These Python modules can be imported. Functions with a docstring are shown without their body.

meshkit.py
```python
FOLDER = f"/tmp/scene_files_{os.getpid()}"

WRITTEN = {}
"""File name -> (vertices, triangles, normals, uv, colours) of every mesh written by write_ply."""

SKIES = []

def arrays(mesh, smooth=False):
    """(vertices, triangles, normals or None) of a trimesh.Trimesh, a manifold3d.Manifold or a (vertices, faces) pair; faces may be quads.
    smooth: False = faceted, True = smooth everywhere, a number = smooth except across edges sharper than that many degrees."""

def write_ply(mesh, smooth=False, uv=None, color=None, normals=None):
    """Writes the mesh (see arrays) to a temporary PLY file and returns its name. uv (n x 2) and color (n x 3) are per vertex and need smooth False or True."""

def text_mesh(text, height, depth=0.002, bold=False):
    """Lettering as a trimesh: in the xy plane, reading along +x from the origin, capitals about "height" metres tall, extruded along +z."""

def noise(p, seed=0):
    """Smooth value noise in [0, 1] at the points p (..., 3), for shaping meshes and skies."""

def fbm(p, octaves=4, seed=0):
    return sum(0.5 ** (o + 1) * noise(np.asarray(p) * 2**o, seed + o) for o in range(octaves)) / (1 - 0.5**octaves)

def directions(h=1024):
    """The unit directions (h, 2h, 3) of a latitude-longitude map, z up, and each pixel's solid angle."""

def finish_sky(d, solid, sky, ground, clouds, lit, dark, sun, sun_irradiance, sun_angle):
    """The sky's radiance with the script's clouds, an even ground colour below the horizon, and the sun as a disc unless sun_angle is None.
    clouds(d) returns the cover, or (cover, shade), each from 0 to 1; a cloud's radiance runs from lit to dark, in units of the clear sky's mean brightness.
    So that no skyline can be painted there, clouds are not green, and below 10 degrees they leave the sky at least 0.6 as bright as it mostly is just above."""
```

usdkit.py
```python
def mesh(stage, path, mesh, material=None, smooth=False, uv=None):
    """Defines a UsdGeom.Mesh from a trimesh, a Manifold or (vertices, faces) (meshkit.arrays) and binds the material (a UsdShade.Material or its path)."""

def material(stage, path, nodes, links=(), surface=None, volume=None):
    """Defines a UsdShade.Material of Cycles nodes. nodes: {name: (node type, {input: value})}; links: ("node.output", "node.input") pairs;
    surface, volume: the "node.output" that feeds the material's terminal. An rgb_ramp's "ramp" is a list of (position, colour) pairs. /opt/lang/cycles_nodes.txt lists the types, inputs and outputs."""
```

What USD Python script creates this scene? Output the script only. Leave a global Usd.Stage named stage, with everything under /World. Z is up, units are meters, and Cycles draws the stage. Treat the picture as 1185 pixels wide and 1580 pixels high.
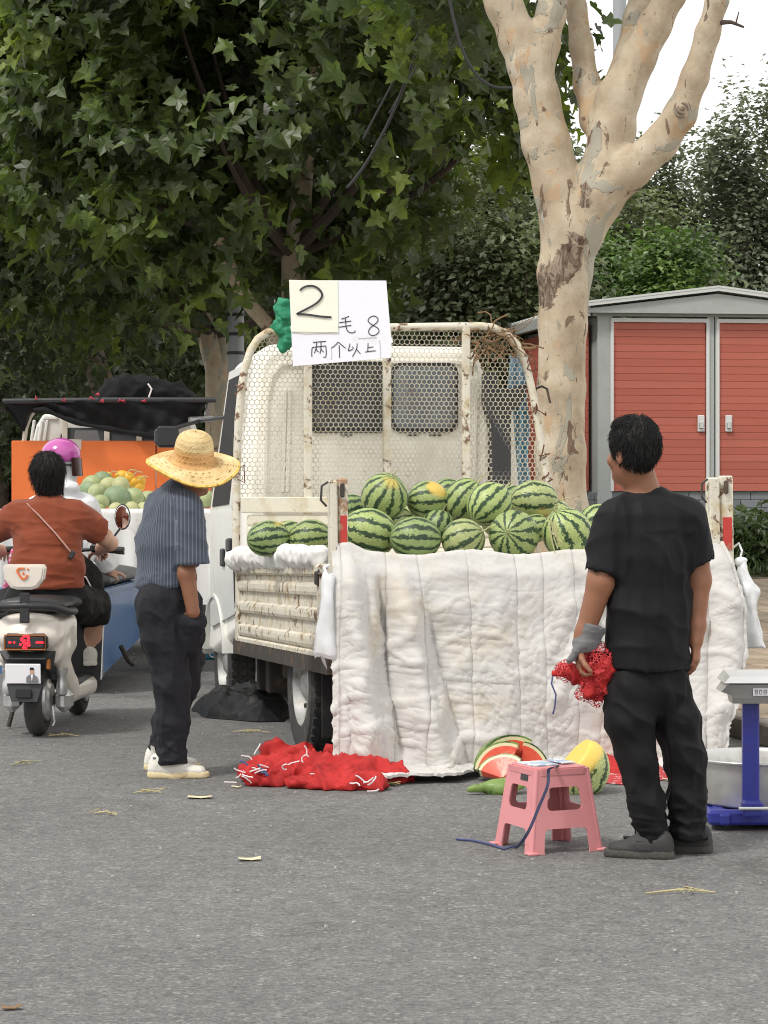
import math, random
import numpy as np, trimesh, usdkit, meshkit
from pxr import Usd, UsdGeom, UsdLux, UsdShade, Gf, Sdf, Vt
from scipy.spatial import ConvexHull
from shapely.geometry import Polygon, LineString, box as sbox
from shapely.ops import unary_union

stage = Usd.Stage.CreateInMemory()
UsdGeom.SetStageUpAxis(stage, 'Z'); UsdGeom.SetStageMetersPerUnit(stage, 1.0)
UsdGeom.Xform.Define(stage, '/World'); UsdGeom.Scope.Define(stage, '/World/Looks')
random.seed(7); RNG = np.random.default_rng(11)

# ---------------------------------------------------------------- camera, sky, sun, exposure
CAMZ, FPX, CX, HY = 1.43, 3600.0, 592.5, 748.0
cam = UsdGeom.Camera.Define(stage, '/World/camera')
cam.CreateHorizontalApertureAttr(36.0); cam.CreateVerticalApertureAttr(48.0)
cam.CreateFocalLengthAttr(FPX / 1185.0 * 36.0)
cam.CreateVerticalApertureOffsetAttr(-42.0 * 36.0 / 1185.0)
cam.CreateClippingRangeAttr(Gf.Vec2f(0.1, 2000))
cam.AddTranslateOp().Set(Gf.Vec3d(0, 0, CAMZ)); cam.AddRotateXOp().Set(90.0)
cam.CreateExposureAttr(0.72)
SUN_DIR = np.array([-0.42, -0.42, 0.80]); SUN_DIR /= np.linalg.norm(SUN_DIR)
elev, rot = math.asin(SUN_DIR[2]), math.atan2(SUN_DIR[0], SUN_DIR[1])
skym = usdkit.material(stage, '/World/Looks/overcast_sky', {
    'sky': ('sky_texture', {'sky_type': 'single_scattering', 'sun_disc': False, 'sun_elevation': elev, 'sun_rotation': rot, 'aerosol_density': 2.0}),
    'tc': ('texture_coordinate', {}),
    'n': ('noise_texture', {'scale': 2.0, 'detail': 5.0}),
    'cl': ('rgb_ramp', {'ramp': [(0.3, (9.0, 8.9, 8.75)), (0.7, (11.1, 11.0, 10.7))]}),
    'mx': ('mix_color', {'fac': 0.9, 'use_clamp': False}),
    'bg': ('background_shader', {'strength': 0.085})},
    [('tc.generated', 'n.vector'), ('n.fac', 'cl.fac'), ('sky.color', 'mx.a'), ('cl.color', 'mx.b'), ('mx.result', 'bg.color')], surface='bg.background')
dome = UsdLux.DomeLight.Define(stage, '/World/sky')
UsdShade.MaterialBindingAPI.Apply(dome.GetPrim()).Bind(skym)
dome.GetPrim().SetCustomDataByKey('kind', 'structure')
sun = UsdLux.DistantLight.Define(stage, '/World/sun')
sun.CreateIntensityAttr(0.4); sun.CreateAngleAttr(10.0); sun.CreateColorAttr(Gf.Vec3f(1.0, 0.96, 0.9)); sun.CreateNormalizeAttr(True)
zax = Gf.Vec3d(*map(float, SUN_DIR)); xax = Gf.Cross(Gf.Vec3d(0, 0, 1), zax).GetNormalized(); yax = Gf.Cross(zax, xax)
sun.AddTransformOp().Set(Gf.Matrix4d(xax[0], xax[1], xax[2], 0, yax[0], yax[1], yax[2], 0, zax[0], zax[1], zax[2], 0, 0, 0, 10, 1))

# ---------------------------------------------------------------- helpers
def P(px, py, d): return np.array([(px - CX) * d / FPX, d, CAMZ - (py - HY) * d / FPX])
def GD(py, z=0.0): return (CAMZ - z) * FPX / (py - HY)          # distance of a ground point
def G(px, py, z=0.0): return P(px, py, GD(py, z))
def unit(a): a = np.asarray(a, float); return a / max(np.linalg.norm(a), 1e-12)
def rotz(a): c, s = math.cos(a), math.sin(a); return np.array([[c, -s, 0], [s, c, 0], [0, 0, 1.0]])
def rotx(a): c, s = math.cos(a), math.sin(a); return np.array([[1.0, 0, 0], [0, c, -s], [0, s, c]])
def roty(a): c, s = math.cos(a), math.sin(a); return np.array([[c, 0, s], [0, 1.0, 0], [-s, 0, c]])
def align(d):                                                     # rotation taking z to d
    z = unit(d); x = unit(np.cross([0, 1, 0.01], z)) if abs(z[2]) > .9 else unit(np.cross([0, 0, 1], z)); return np.stack([x, np.cross(z, x), z], 1)
fbm, noise = meshkit.fbm, meshkit.noise
def sst(a, b, x): t = np.clip((np.asarray(x, float) - a) / (b - a), 0, 1); return t * t * (3 - 2 * t)

names = {}
def path_for(parent, name):
    base = (parent if isinstance(parent, str) else str(parent.GetPath())) + '/' + name
    k = names.get(base, 0); names[base] = k + 1
    return base if k == 0 else f'{base}_{k:03d}'
FR = {}                                                           # thing path -> (R, loc)
def tag(p, label=None, cat=None, group=None, kind=None):
    p = p.GetPrim() if hasattr(p, 'GetPrim') else p
    for k, v in (('label', label), ('category', cat), ('group', group), ('kind', kind)):
        if v: p.SetCustomDataByKey(k, v)
    return p
def thing(name, label, cat, loc=(0, 0, 0), R=None, group=None, kind=None):
    R = np.eye(3) if R is None else R; loc = np.asarray(loc, float)
    x = UsdGeom.Xform.Define(stage, path_for('/World', name))
    m = np.eye(4); m[:3, :3] = R.T; m[3, :3] = loc
    x.AddTransformOp().Set(Gf.Matrix4d(*m.ravel().tolist()))
    FR[str(x.GetPath())] = (R, loc)
    return tag(x, label, cat, group, kind)
def frame_of(path):
    while path and path not in FR: path = path.rpartition('/')[0]
    return FR.get(path, (np.eye(3), np.zeros(3)))
def obj(name, mesh, mat, parent=None, smooth=False, world=True, label=None, cat=None, group=None, kind=None, primvars=None):
    if hasattr(mesh, 'get'): mesh = mesh.get()
    if hasattr(mesh, 'vertices'): mesh = (np.array(mesh.vertices), np.array(mesh.faces))
    v, f = np.asarray(mesh[0], float), np.asarray(mesh[1], int)
    if parent is None:
        if world:                                                 # a one-mesh thing gets its own base
            pass
        path = path_for('/World', name)
    else:
        pp = str(parent.GetPath())
        if world:
            R, loc = frame_of(pp); v = (v - loc) @ R
        path = path_for(parent, name)
    if primvars: smooth = True if smooth else False
    m = usdkit.mesh(stage, path, (v, f), mat, smooth=smooth)
    if primvars:
        for k, a in primvars.items():
            a = np.asarray(a, np.float32)
            if a.ndim == 2: UsdGeom.PrimvarsAPI(m).CreatePrimvar(k, Sdf.ValueTypeNames.Color3fArray, 'vertex').Set(Vt.Vec3fArray.FromNumpy(a))
            else: UsdGeom.PrimvarsAPI(m).CreatePrimvar(k, Sdf.ValueTypeNames.FloatArray, 'vertex').Set(Vt.FloatArray.FromNumpy(a))
    m.CreateDoubleSidedAttr(True)
    return tag(m, label, cat, group, kind)

def _cham():
    pts, c = [], 0.2
    for sx in (-1, 1):
        for sy in (-1, 1):
            for sz in (-1, 1):
                for k in range(3): pts.append((sx, sy, sz, k))
    q = np.array([[s[i] * (1 if i == s[3] else 1 - c) for i in range(3)] for s in pts], float)
    h = ConvexHull(q); f = h.simplices.copy()
    for i, t in enumerate(f):
        n = np.cross(q[t[1]] - q[t[0]], q[t[2]] - q[t[0]])
        if n @ q[t].mean(0) < 0: f[i] = t[::-1]
    return np.array(pts, float), f
CH_P, CH_F = _cham()
BX_V = np.array([[x, y, z] for x in (-.5, .5) for y in (-.5, .5) for z in (-.5, .5)])
BX_F = np.array([[0, 1, 3], [0, 3, 2], [4, 6, 7], [4, 7, 5], [0, 4, 5], [0, 5, 1], [2, 3, 7], [2, 7, 6], [0, 2, 6], [0, 6, 4], [1, 5, 7], [1, 7, 3]])
class B:
    def __init__(s): s.v, s.f, s.n = [], [], 0
    def add(s, v, f=None):
        if f is None: v, f = v.get() if hasattr(v, 'get') else (np.array(v.vertices), np.array(v.faces))
        v = np.asarray(v, float); s.v.append(v); s.f.append(np.asarray(f, int) + s.n); s.n += len(v); return s
    def get(s): return np.vstack(s.v), np.vstack(s.f)
    def xf(s, R=None, t=(0, 0, 0)):
        v, f = s.get(); s.v = [(v if R is None else v @ R.T) + np.asarray(t)]; s.f = [f]; return s
    def box(s, c, size, R=None, ch=0.0):
        size = np.asarray(size, float)
        if ch > 0:
            ch = min(ch, .45 * size.min()); v = np.array([[p[i] * (size[i] / 2 - (0 if i == p[3] else ch)) for i in range(3)] for p in CH_P]); f = CH_F
        else: v, f = BX_V * size, BX_F
        if R is not None: v = v @ R.T
        return s.add(v + np.asarray(c), f)
    def bar(s, a, b, w, h=None, up=(0, 0, 1), ch=0.0):            # square bar from a to b
        a, b = np.asarray(a, float), np.asarray(b, float); h = h or w; y = unit(b - a)
        x = np.cross(y, up); x = unit(x) if np.linalg.norm(x) > 1e-6 else unit(np.cross(y, [1, 0, 0])); z = np.cross(x, y)
        return s.box((a + b) / 2, (w, np.linalg.norm(b - a), h), np.stack([x, y, z], 1), ch)
    def tube(s, pts, r, n=8, cap=True, flat=1.0):
        pts = np.asarray(pts, float); m = len(pts); r = np.broadcast_to(np.asarray(r, float), (m,))
        t = np.gradient(pts, axis=0); t /= np.maximum(np.linalg.norm(t, axis=1, keepdims=True), 1e-9)
        x = np.cross(t[0], [0.13, 0.2, 0.97]); x = unit(x) if np.linalg.norm(x) > .05 else unit(np.cross(t[0], [1, 0, 0]))
        V = []
        a = np.arange(n) * 2 * np.pi / n
        for i in range(m):
            x = unit(x - t[i] * (x @ t[i])); y = np.cross(t[i], x)
            V.append(pts[i] + r[i] * (np.cos(a)[:, None] * x + flat * np.sin(a)[:, None] * y))
        V = np.vstack(V); F = []
        for i in range(m - 1):
            for j in range(n):
                p, q = i * n + j, i * n + (j + 1) % n; F += [(p, q, q + n), (p, q + n, p + n)]
        if cap:
            V = np.vstack([V, pts[:1], pts[-1:]]); k = m * n
            for j in range(n): F += [(k, (j + 1) % n, j), (k + 1, (m - 1) * n + j, (m - 1) * n + (j + 1) % n)]
        return s.add(V, F)
    def lathe(s, prof, n=24, c=(0, 0, 0), R=None, arc=None):
        prof = np.asarray(prof, float); m = len(prof); a = np.arange(n) * 2 * np.pi / n
        V = np.vstack([np.stack([p[0] * np.cos(a), p[0] * np.sin(a), np.full(n, p[1])], 1) for p in prof]); F = []
        for i in range(m - 1):
            for j in range(n):
                p, q = i * n + j, i * n + (j + 1) % n; F += [(p, q, q + n), (p, q + n, p + n)]
        if R is not None: V = V @ R.T
        return s.add(V + np.asarray(c), F)
    def hull(s, pts):
        pts = np.asarray(pts, float); h = ConvexHull(pts); f = h.simplices.copy(); c = pts[h.vertices].mean(0)
        for i, t in enumerate(f):
            if np.cross(pts[t[1]] - pts[t[0]], pts[t[2]] - pts[t[0]]) @ (pts[t].mean(0) - c) < 0: f[i] = t[::-1]
        u, inv = np.unique(f, return_inverse=True); return s.add(pts[u], inv.reshape(f.shape))
    def grid(s, g, closed=False, flip=False):
        g = np.asarray(g, float); n, m = g.shape[:2]; i, j = np.meshgrid(np.arange(n - 1), np.arange(m if closed else m - 1), indexing='ij')
        a, b = i * m + j, i * m + (j + 1) % m; c, d = a + m, b + m
        f = np.concatenate([np.stack([a, b, d], -1).reshape(-1, 3), np.stack([a, d, c], -1).reshape(-1, 3)])
        return s.add(g.reshape(-1, 3), f[:, ::-1] if flip else f)
    def slab(s, g, t):                                            # a closed sheet of thickness t
        g = np.asarray(g, float); du = np.gradient(g, axis=0); dv = np.gradient(g, axis=1); nn = np.cross(du, dv); nn /= np.maximum(np.linalg.norm(nn, axis=-1, keepdims=True), 1e-9)
        h = g - nn * t; s.grid(g, flip=False); s.grid(h, flip=True)
        for e in (0, -1):
            s.grid(np.stack([g[e], h[e]]), flip=(e == 0)); s.grid(np.stack([g[:, e], h[:, e]]), flip=(e == -1))
        return s
    def prism(s, poly, d0, d1, o, ex, ey):                        # shapely polygon extruded along ex x ey from d0 to d1
        ex, ey, o = unit(ex), unit(ey), np.asarray(o, float); ez = np.cross(ex, ey)
        for g in getattr(poly, 'geoms', [poly]):
            if g.is_empty: continue
            m = trimesh.creation.extrude_polygon(g, d1 - d0, engine='earcut'); v = np.array(m.vertices)
            s.add(o + v[:, :1] * ex + v[:, 1:2] * ey + (v[:, 2:] + d0) * ez, m.faces)
        return s
def rrect(x0, y0, x1, y1, r): r = min(r, .49 * (x1 - x0), .49 * (y1 - y0)); return sbox(x0 + r, y0 + r, x1 - r, y1 - r).buffer(r, 6)
def rings(sections, n):                                           # loft of closed rings (list of n x 3) with fan caps
    b = B(); g = np.stack(sections); b.grid(g, closed=True)
    for k, e in ((0, True), (-1, False)):
        c = g[k].mean(0); v = np.vstack([g[k], c]); f = [(j, (j + 1) % n, n) if not e else ((j + 1) % n, j, n) for j in range(n)]; b.add(v, f)
    return b

# signed-distance bodies ----------------------------------------------------
_COR = np.array([[x, y, z] for x in (0, 1) for y in (0, 1) for z in (0, 1)])
_EDG = [(a, b) for a in range(8) for b in range(a + 1, 8) if np.abs(_COR[a] - _COR[b]).sum() == 1]
def snets(F, org, h):
    s = F < 0; n = np.array(F.shape) - 1; c = np.zeros(n, int)
    for o in _COR: c += s[o[0]:o[0] + n[0], o[1]:o[1] + n[1], o[2]:o[2] + n[2]]
    act = (c > 0) & (c < 8); ids = np.argwhere(act); idx = np.full(n, -1); idx[act] = np.arange(len(ids))
    acc, cnt = np.zeros((len(ids), 3)), np.zeros(len(ids))
    val = [F[ids[:, 0] + o[0], ids[:, 1] + o[1], ids[:, 2] + o[2]] for o in _COR]
    for a, b in _EDG:
        fa, fb = val[a], val[b]; m = (fa < 0) != (fb < 0); t = (fa / np.where(m, fa - fb, 1))[:, None]
        acc[m] += (_COR[a] + (_COR[b] - _COR[a]) * t)[m]; cnt += m
    v = org + h * (ids + acc / cnt[:, None]); faces = []
    for k in range(3):
        a, b = (k + 1) % 3, (k + 2) % 3
        sl0 = [slice(1, -1)] * 3; sl1 = [slice(1, -1)] * 3; sl0[k] = slice(0, -1); sl1[k] = slice(1, None)
        m = s[tuple(sl0)] != s[tuple(sl1)]; g = np.argwhere(m); off = np.ones(3, int); off[k] = 0; g = g + off
        ea, eb = np.eye(3, dtype=int)[a], np.eye(3, dtype=int)[b]
        q = np.stack([idx[tuple((g - ea - eb).T)], idx[tuple((g - eb).T)], idx[tuple(g.T)], idx[tuple((g - ea).T)]], 1)
        ins = s[tuple(g.T)]; q[~ins] = q[~ins][:, ::-1]; faces.append(q)
    q = np.vstack(faces); return v, np.vstack([q[:, [0, 1, 2]], q[:, [0, 2, 3]]])
class SD:
    def __init__(s, h): s.h, s.pr = h, []
    def E(s, a, b, ra, rb=None, e1=(1, 0, 0), k=.03, cuts=(), op='u'):
        a, b = np.asarray(a, float), np.asarray(b, float); rb = ra if rb is None else rb
        ra, rb = np.broadcast_to(ra, 2).astype(float), np.broadcast_to(rb, 2).astype(float); ax = b - a; L = np.linalg.norm(ax)
        az = ax / L if L > 1e-9 else np.array([0, 0, 1.0]); x = np.asarray(e1, float); x = x - az * (x @ az)
        if np.linalg.norm(x) < 1e-4: x = np.cross(az, [0, 1, 0.1])
        x = unit(x); y = np.cross(az, x); R = max(ra.max(), rb.max()); lo, hi = np.minimum(a, b) - R, np.maximum(a, b) + R
        def f(p):
            q = p - a; z = q @ az; t = np.clip(z / max(L, 1e-9), 0, 1); r1 = ra[0] + (rb[0] - ra[0]) * t; r2 = ra[1] + (rb[1] - ra[1]) * t
            h = z - t * L; rm = np.minimum(r1, r2); d = (np.sqrt(((q @ x) / r1) ** 2 + ((q @ y) / r2) ** 2 + (h / rm) ** 2) - 1) * rm
            for pt, nn in cuts: d = np.maximum(d, (p - np.asarray(pt)) @ unit(nn))
            return d
        s.pr.append((f, lo, hi, k, op)); return s
    def ell(s, c, r, A=None, k=.03, cuts=(), op='u'):
        c, r = np.asarray(c, float), np.asarray(r, float); A = np.eye(3) if A is None else A; R = r.max()
        def f(p):
            q = (p - c) @ A; k0 = np.sqrt(((q / r) ** 2).sum(-1)); k1 = np.sqrt(((q / r ** 2) ** 2).sum(-1)); d = k0 * (k0 - 1) / np.maximum(k1, 1e-9)
            for pt, nn in cuts: d = np.maximum(d, (p - np.asarray(pt)) @ unit(nn))
            return d
        s.pr.append((f, c - R, c + R, k, op)); return s
    def chain(s, pts, rad, **kw):
        for i in range(len(pts) - 1): s.E(pts[i], pts[i + 1], rad[i], rad[i + 1], **kw)
        return s
    def mesh(s):
        h = s.h; u = [p for p in s.pr if p[4] == 'u']; lo = np.min([p[1] for p in u], 0) - 3 * h - .02; hi = np.max([p[2] for p in u], 0) + 3 * h + .02
        n = np.ceil((hi - lo) / h).astype(int) + 1; F = np.full(n, .2); ax = [lo[i] + h * np.arange(n[i]) for i in range(3)]
        for f, a, b, k, op in s.pr:
            m = k + .05; i0 = np.maximum(0, ((a - m - lo) / h).astype(int)); i1 = np.minimum(n, ((b + m - lo) / h).astype(int) + 2)
            if (i1 <= i0).any(): continue
            g = np.stack(np.meshgrid(*[ax[i][i0[i]:i1[i]] for i in range(3)], indexing='ij'), -1); d = f(g); sl = tuple(slice(i0[i], i1[i]) for i in range(3)); c = F[sl]
            if op == 'u':
                hh = np.maximum(k - np.abs(c - d), 0) / max(k, 1e-9); F[sl] = np.minimum(c, d) - hh * hh * k * .25
            else:
                e = -d; hh = np.maximum(k - np.abs(c - e), 0) / max(k, 1e-9); F[sl] = np.maximum(c, e) + hh * hh * k * .25
        return snets(F, lo, h)
def vnormals(v, f):
    n = np.zeros_like(v); fn = np.cross(v[f[:, 1]] - v[f[:, 0]], v[f[:, 2]] - v[f[:, 0]])
    for k in range(3): np.add.at(n, f[:, k], fn)
    return n / np.maximum(np.linalg.norm(n, axis=1, keepdims=True), 1e-12)
def displace(m, fn): v, f = m; n = vnormals(v, f); return v + n * fn(v)[:, None], f
def smooth_mesh(m, it=3, lam=.5):
    v, f = m; e = np.vstack([f[:, [0, 1]], f[:, [1, 2]], f[:, [2, 0]]]); e = np.vstack([e, e[:, ::-1]]); deg = np.bincount(e[:, 0], minlength=len(v))[:, None]
    for _ in range(it):
        a = np.zeros_like(v); np.add.at(a, e[:, 0], v[e[:, 1]]); v = v + lam * (a / np.maximum(deg, 1) - v)
    return v, f

def folds(v, fr, amp, seed, ax=(1, 1, 1)): p = v * np.asarray(ax) * fr; return amp * ((1 - np.abs(2 * fbm(p, 2, seed) - 1)) ** 3 - .35) + amp * .4 * (fbm(p * 2.1, 2, seed + 5) - .5)

# materials ------------------------------------------------------------------
def c3(c): return tuple(float(x) for x in c)
def M(name, col, rough=.6, var=.12, scale=5., bump=0., bscale=60., bdist=.01, metal=0., spec=.5, spots=(), sheen=0., coat=0., trans=0., stretch=(1, 1, 1), extra=None):
    col = np.asarray(col, float)
    n = {'g': ('geometry', {}), 'mp': ('mapping', {'scale': stretch}), 'n': ('noise_texture', {'scale': scale, 'detail': 5.0, 'roughness': .6}), 'm': ('mix_color', {'a': c3(col * (1 - var)), 'b': c3(np.minimum(col * (1 + var), 1))}),
         'p': ('principled_bsdf', {'roughness': rough, 'metallic': metal, 'specular_ior_level': spec, 'sheen_weight': sheen, 'coat_weight': coat, 'coat_roughness': .1})}
    l = [('g.position', 'mp.vector'), ('mp.vector', 'n.vector'), ('n.fac', 'm.fac')]; last = 'm.result'
    for i, (sc, ss, lo, hi) in enumerate(spots):
        n[f's{i}'] = ('noise_texture', {'scale': ss, 'detail': 6.0, 'roughness': .65, 'distortion': .3}); n[f'r{i}'] = ('rgb_ramp', {'ramp': [(lo, (0, 0, 0)), (hi, (1, 1, 1))]}); n[f'x{i}'] = ('mix_color', {'b': c3(sc)})
        n[f'o{i}'] = ('vector_math', {'math_type': 'add', 'vector2': (3.1 * i + 1.7, 5.3 * i, 2.2 * i)})
        l += [('mp.vector', f'o{i}.vector1'), (f'o{i}.vector', f's{i}.vector'), (f's{i}.fac', f'r{i}.fac'), (f'r{i}.color', f'x{i}.fac'), (last, f'x{i}.a')]; last = f'x{i}.result'
    l.append((last, 'p.base_color'))
    if bump:
        n['bn'] = ('noise_texture', {'scale': bscale, 'detail': 4.0}); n['b'] = ('bump', {'strength': bump, 'distance': bdist}); l += [('mp.vector', 'bn.vector'), ('bn.fac', 'b.height'), ('b.normal', 'p.normal')]
    out = 'p.BSDF'
    if trans:
        n['t'] = ('translucent_bsdf', {}); n['mc'] = ('mix_closure', {'fac': trans}); l += [(last, 't.color'), ('p.BSDF', 'mc.closure1'), ('t.BSDF', 'mc.closure2')]; out = 'mc.closure'
    return usdkit.material(stage, '/World/Looks/' + name, n, l, surface=out)
# ---------------------------------------------------------------- looks
RUST, DIRT = (.10, .045, .025), (.16, .13, .09)
m_asphalt = usdkit.material(stage, '/World/Looks/asphalt', {
    'g': ('geometry', {}), 'n1': ('noise_texture', {'scale': .45, 'detail': 7.0, 'roughness': .65}), 'n2': ('noise_texture', {'scale': 9.0, 'detail': 6.0, 'roughness': .75}),
    'v': ('voronoi_texture', {'scale': 85.0, 'randomness': 1.0}), 'vc': ('separate_color', {}), 'v2': ('voronoi_texture', {'scale': 160.0}), 'vc2': ('separate_color', {}), 'n3': ('noise_texture', {'scale': 120.0, 'detail': 3.0}),
    'r1': ('rgb_ramp', {'ramp': [(.3, (.122, .120, .118)), (.5, (.142, .140, .137)), (.7, (.166, .164, .159))]}),
    'r2': ('rgb_ramp', {'ramp': [(.35, (.84, .84, .84)), (.5, (1., 1., 1.)), (.68, (1.18, 1.175, 1.16))]}),
    'r3': ('rgb_ramp', {'ramp': [(.0, (.70, .70, .70)), (.3, (.90, .90, .90)), (.7, (1.04, 1.04, 1.04)), (.93, (1.2, 1.19, 1.18)), (1., (1.75, 1.72, 1.66))]}),
    'r4': ('rgb_ramp', {'ramp': [(.0, (.82, .82, .82)), (.6, (1., 1., 1.)), (1., (1.22, 1.22, 1.21))]}),
    'ns': ('noise_texture', {'scale': 1.1, 'detail': 5.0, 'roughness': .6, 'distortion': .6}), 'os': ('vector_math', {'math_type': 'add', 'vector2': (3.7, 8.2, 0)}), 'rs': ('rgb_ramp', {'ramp': [(.60, (1., 1., 1.)), (.72, (.70, .69, .68))]}),
    'm1': ('mix_color', {'blend_type': 'multiply', 'fac': 1.0, 'use_clamp': False}), 'm2': ('mix_color', {'blend_type': 'multiply', 'fac': 1.0, 'use_clamp': False}), 'm3': ('mix_color', {'blend_type': 'multiply', 'fac': 1.0, 'use_clamp': False}), 'm4': ('mix_color', {'blend_type': 'multiply', 'fac': 1.0, 'use_clamp': False}),
    'b': ('bump', {'strength': .35, 'distance': .003}), 'p': ('principled_bsdf', {'roughness': .88, 'specular_ior_level': .3})},
    [('g.position', 'n1.vector'), ('g.position', 'n2.vector'), ('g.position', 'v.vector'), ('g.position', 'v2.vector'), ('g.position', 'n3.vector'), ('n1.fac', 'r1.fac'), ('n2.fac', 'r2.fac'), ('v.color', 'vc.color'), ('vc.r', 'r3.fac'), ('v2.color', 'vc2.color'), ('vc2.g', 'r4.fac'), ('g.position', 'os.vector1'), ('os.vector', 'ns.vector'), ('ns.fac', 'rs.fac'),
     ('r1.color', 'm1.a'), ('r2.color', 'm1.b'), ('m1.result', 'm2.a'), ('r3.color', 'm2.b'), ('m2.result', 'm3.a'), ('r4.color', 'm3.b'), ('m3.result', 'm4.a'), ('rs.color', 'm4.b'), ('m4.result', 'p.base_color'), ('v.distance', 'b.height'), ('b.normal', 'p.normal')], surface='p.BSDF')
m_pave = usdkit.material(stage, '/World/Looks/paving', {
    'g': ('geometry', {}), 'bt': ('brick_texture', {'color1': (.30, .235, .165), 'color2': (.24, .185, .125), 'mortar': (.12, .10, .075), 'scale': 1.0, 'brick_width': .26, 'row_height': .26, 'mortar_size': .012, 'offset': 0.0}),
    'n': ('noise_texture', {'scale': 1.3, 'detail': 5.0}), 'r': ('rgb_ramp', {'ramp': [(.3, (.8, .8, .78)), (.7, (1.2, 1.2, 1.2))]}), 'm': ('mix_color', {'blend_type': 'multiply', 'fac': 1.0, 'use_clamp': False}), 'p': ('principled_bsdf', {'roughness': .9})},
    [('g.position', 'bt.vector'), ('g.position', 'n.vector'), ('n.fac', 'r.fac'), ('bt.color', 'm.a'), ('r.color', 'm.b'), ('m.result', 'p.base_color')], surface='p.BSDF')
m_paver = [M(f'paver_{k}', c, .9, .2, 9, .3, 40, spots=[((.14, .12, .085), 3.0, .5, .75)]) for k, c in enumerate([(.30, .235, .165), (.26, .20, .14), (.34, .26, .185), (.22, .175, .125)])]
m_kerb = M('kerb_stone', (.20, .175, .145), .9, .25, 6, .4, 60, spots=[((.09, .08, .07), 4, .45, .7)])
m_soil = M('soil', (.12, .10, .06), .95, .3, 2, .5, 20)
m_cream = M('cream_paint', (.68, .64, .53), .5, .1, 4, .15, 40, spots=[((.50, .42, .26), 4.5, .52, .72), ((.30, .22, .13), 15, .62, .70), (RUST, 9, .68, .74)])
m_creamworn = M('worn_cream_paint', (.60, .565, .47), .6, .14, 5, .25, 50, spots=[((.45, .36, .20), 9, .5, .68), ((.16, .09, .05), 14, .56, .62), ((.05, .035, .03), 20, .63, .68)])
m_white = M('white_vehicle_paint', (.66, .66, .62), .38, .06, 3, 0, 40, coat=.3, spots=[((.50, .46, .36), 2.5, .48, .8)])
m_cabback = M('dusty_cab_paint', (.84, .82, .755), .5, .06, 2.5, .05, 10, spots=[((.52, .48, .36), 2.2, .58, .9)], stretch=(1.6, 1.6, .6))
m_blackpl = M('black_plastic', (.022, .022, .024), .45, .2, 8, .15, 60)
m_rubber = M('tyre_rubber', (.035, .034, .034), .85, .25, 12, .5, 70, spots=[((.10, .09, .08), 6, .5, .8)])
m_rim = M('wheel_rim', (.36, .36, .35), .5, .15, 8, .1, 40, metal=.3, spots=[(DIRT, 9, .5, .7)])
m_chassis = M('chassis_grime', (.045, .038, .032), .85, .4, 9, .5, 40, spots=[((.13, .08, .05), 8, .55, .7)])
m_steel = M('brushed_steel', (.62, .62, .61), .32, .08, 6, .1, 90, metal=.9)
m_silver = M('silver_casting', (.55, .55, .54), .35, .1, 20, .1, 50, metal=.85)
m_glass = usdkit.material(stage, '/World/Looks/window_glass', {'t': ('transparent_bsdf', {'color': (.24, .27, .27)}), 'gl': ('glossy_bsdf', {'color': (.95, .97, 1.0), 'roughness': .03}), 'f': ('fresnel', {'IOR': 1.6}), 'm': ('mix_closure', {})}, [('f.fac', 'm.fac'), ('t.BSDF', 'm.closure1'), ('gl.BSDF', 'm.closure2')], surface='m.closure')
m_dark = M('dark_interior', (.012, .012, .013), .8, .2, 4)
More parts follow.
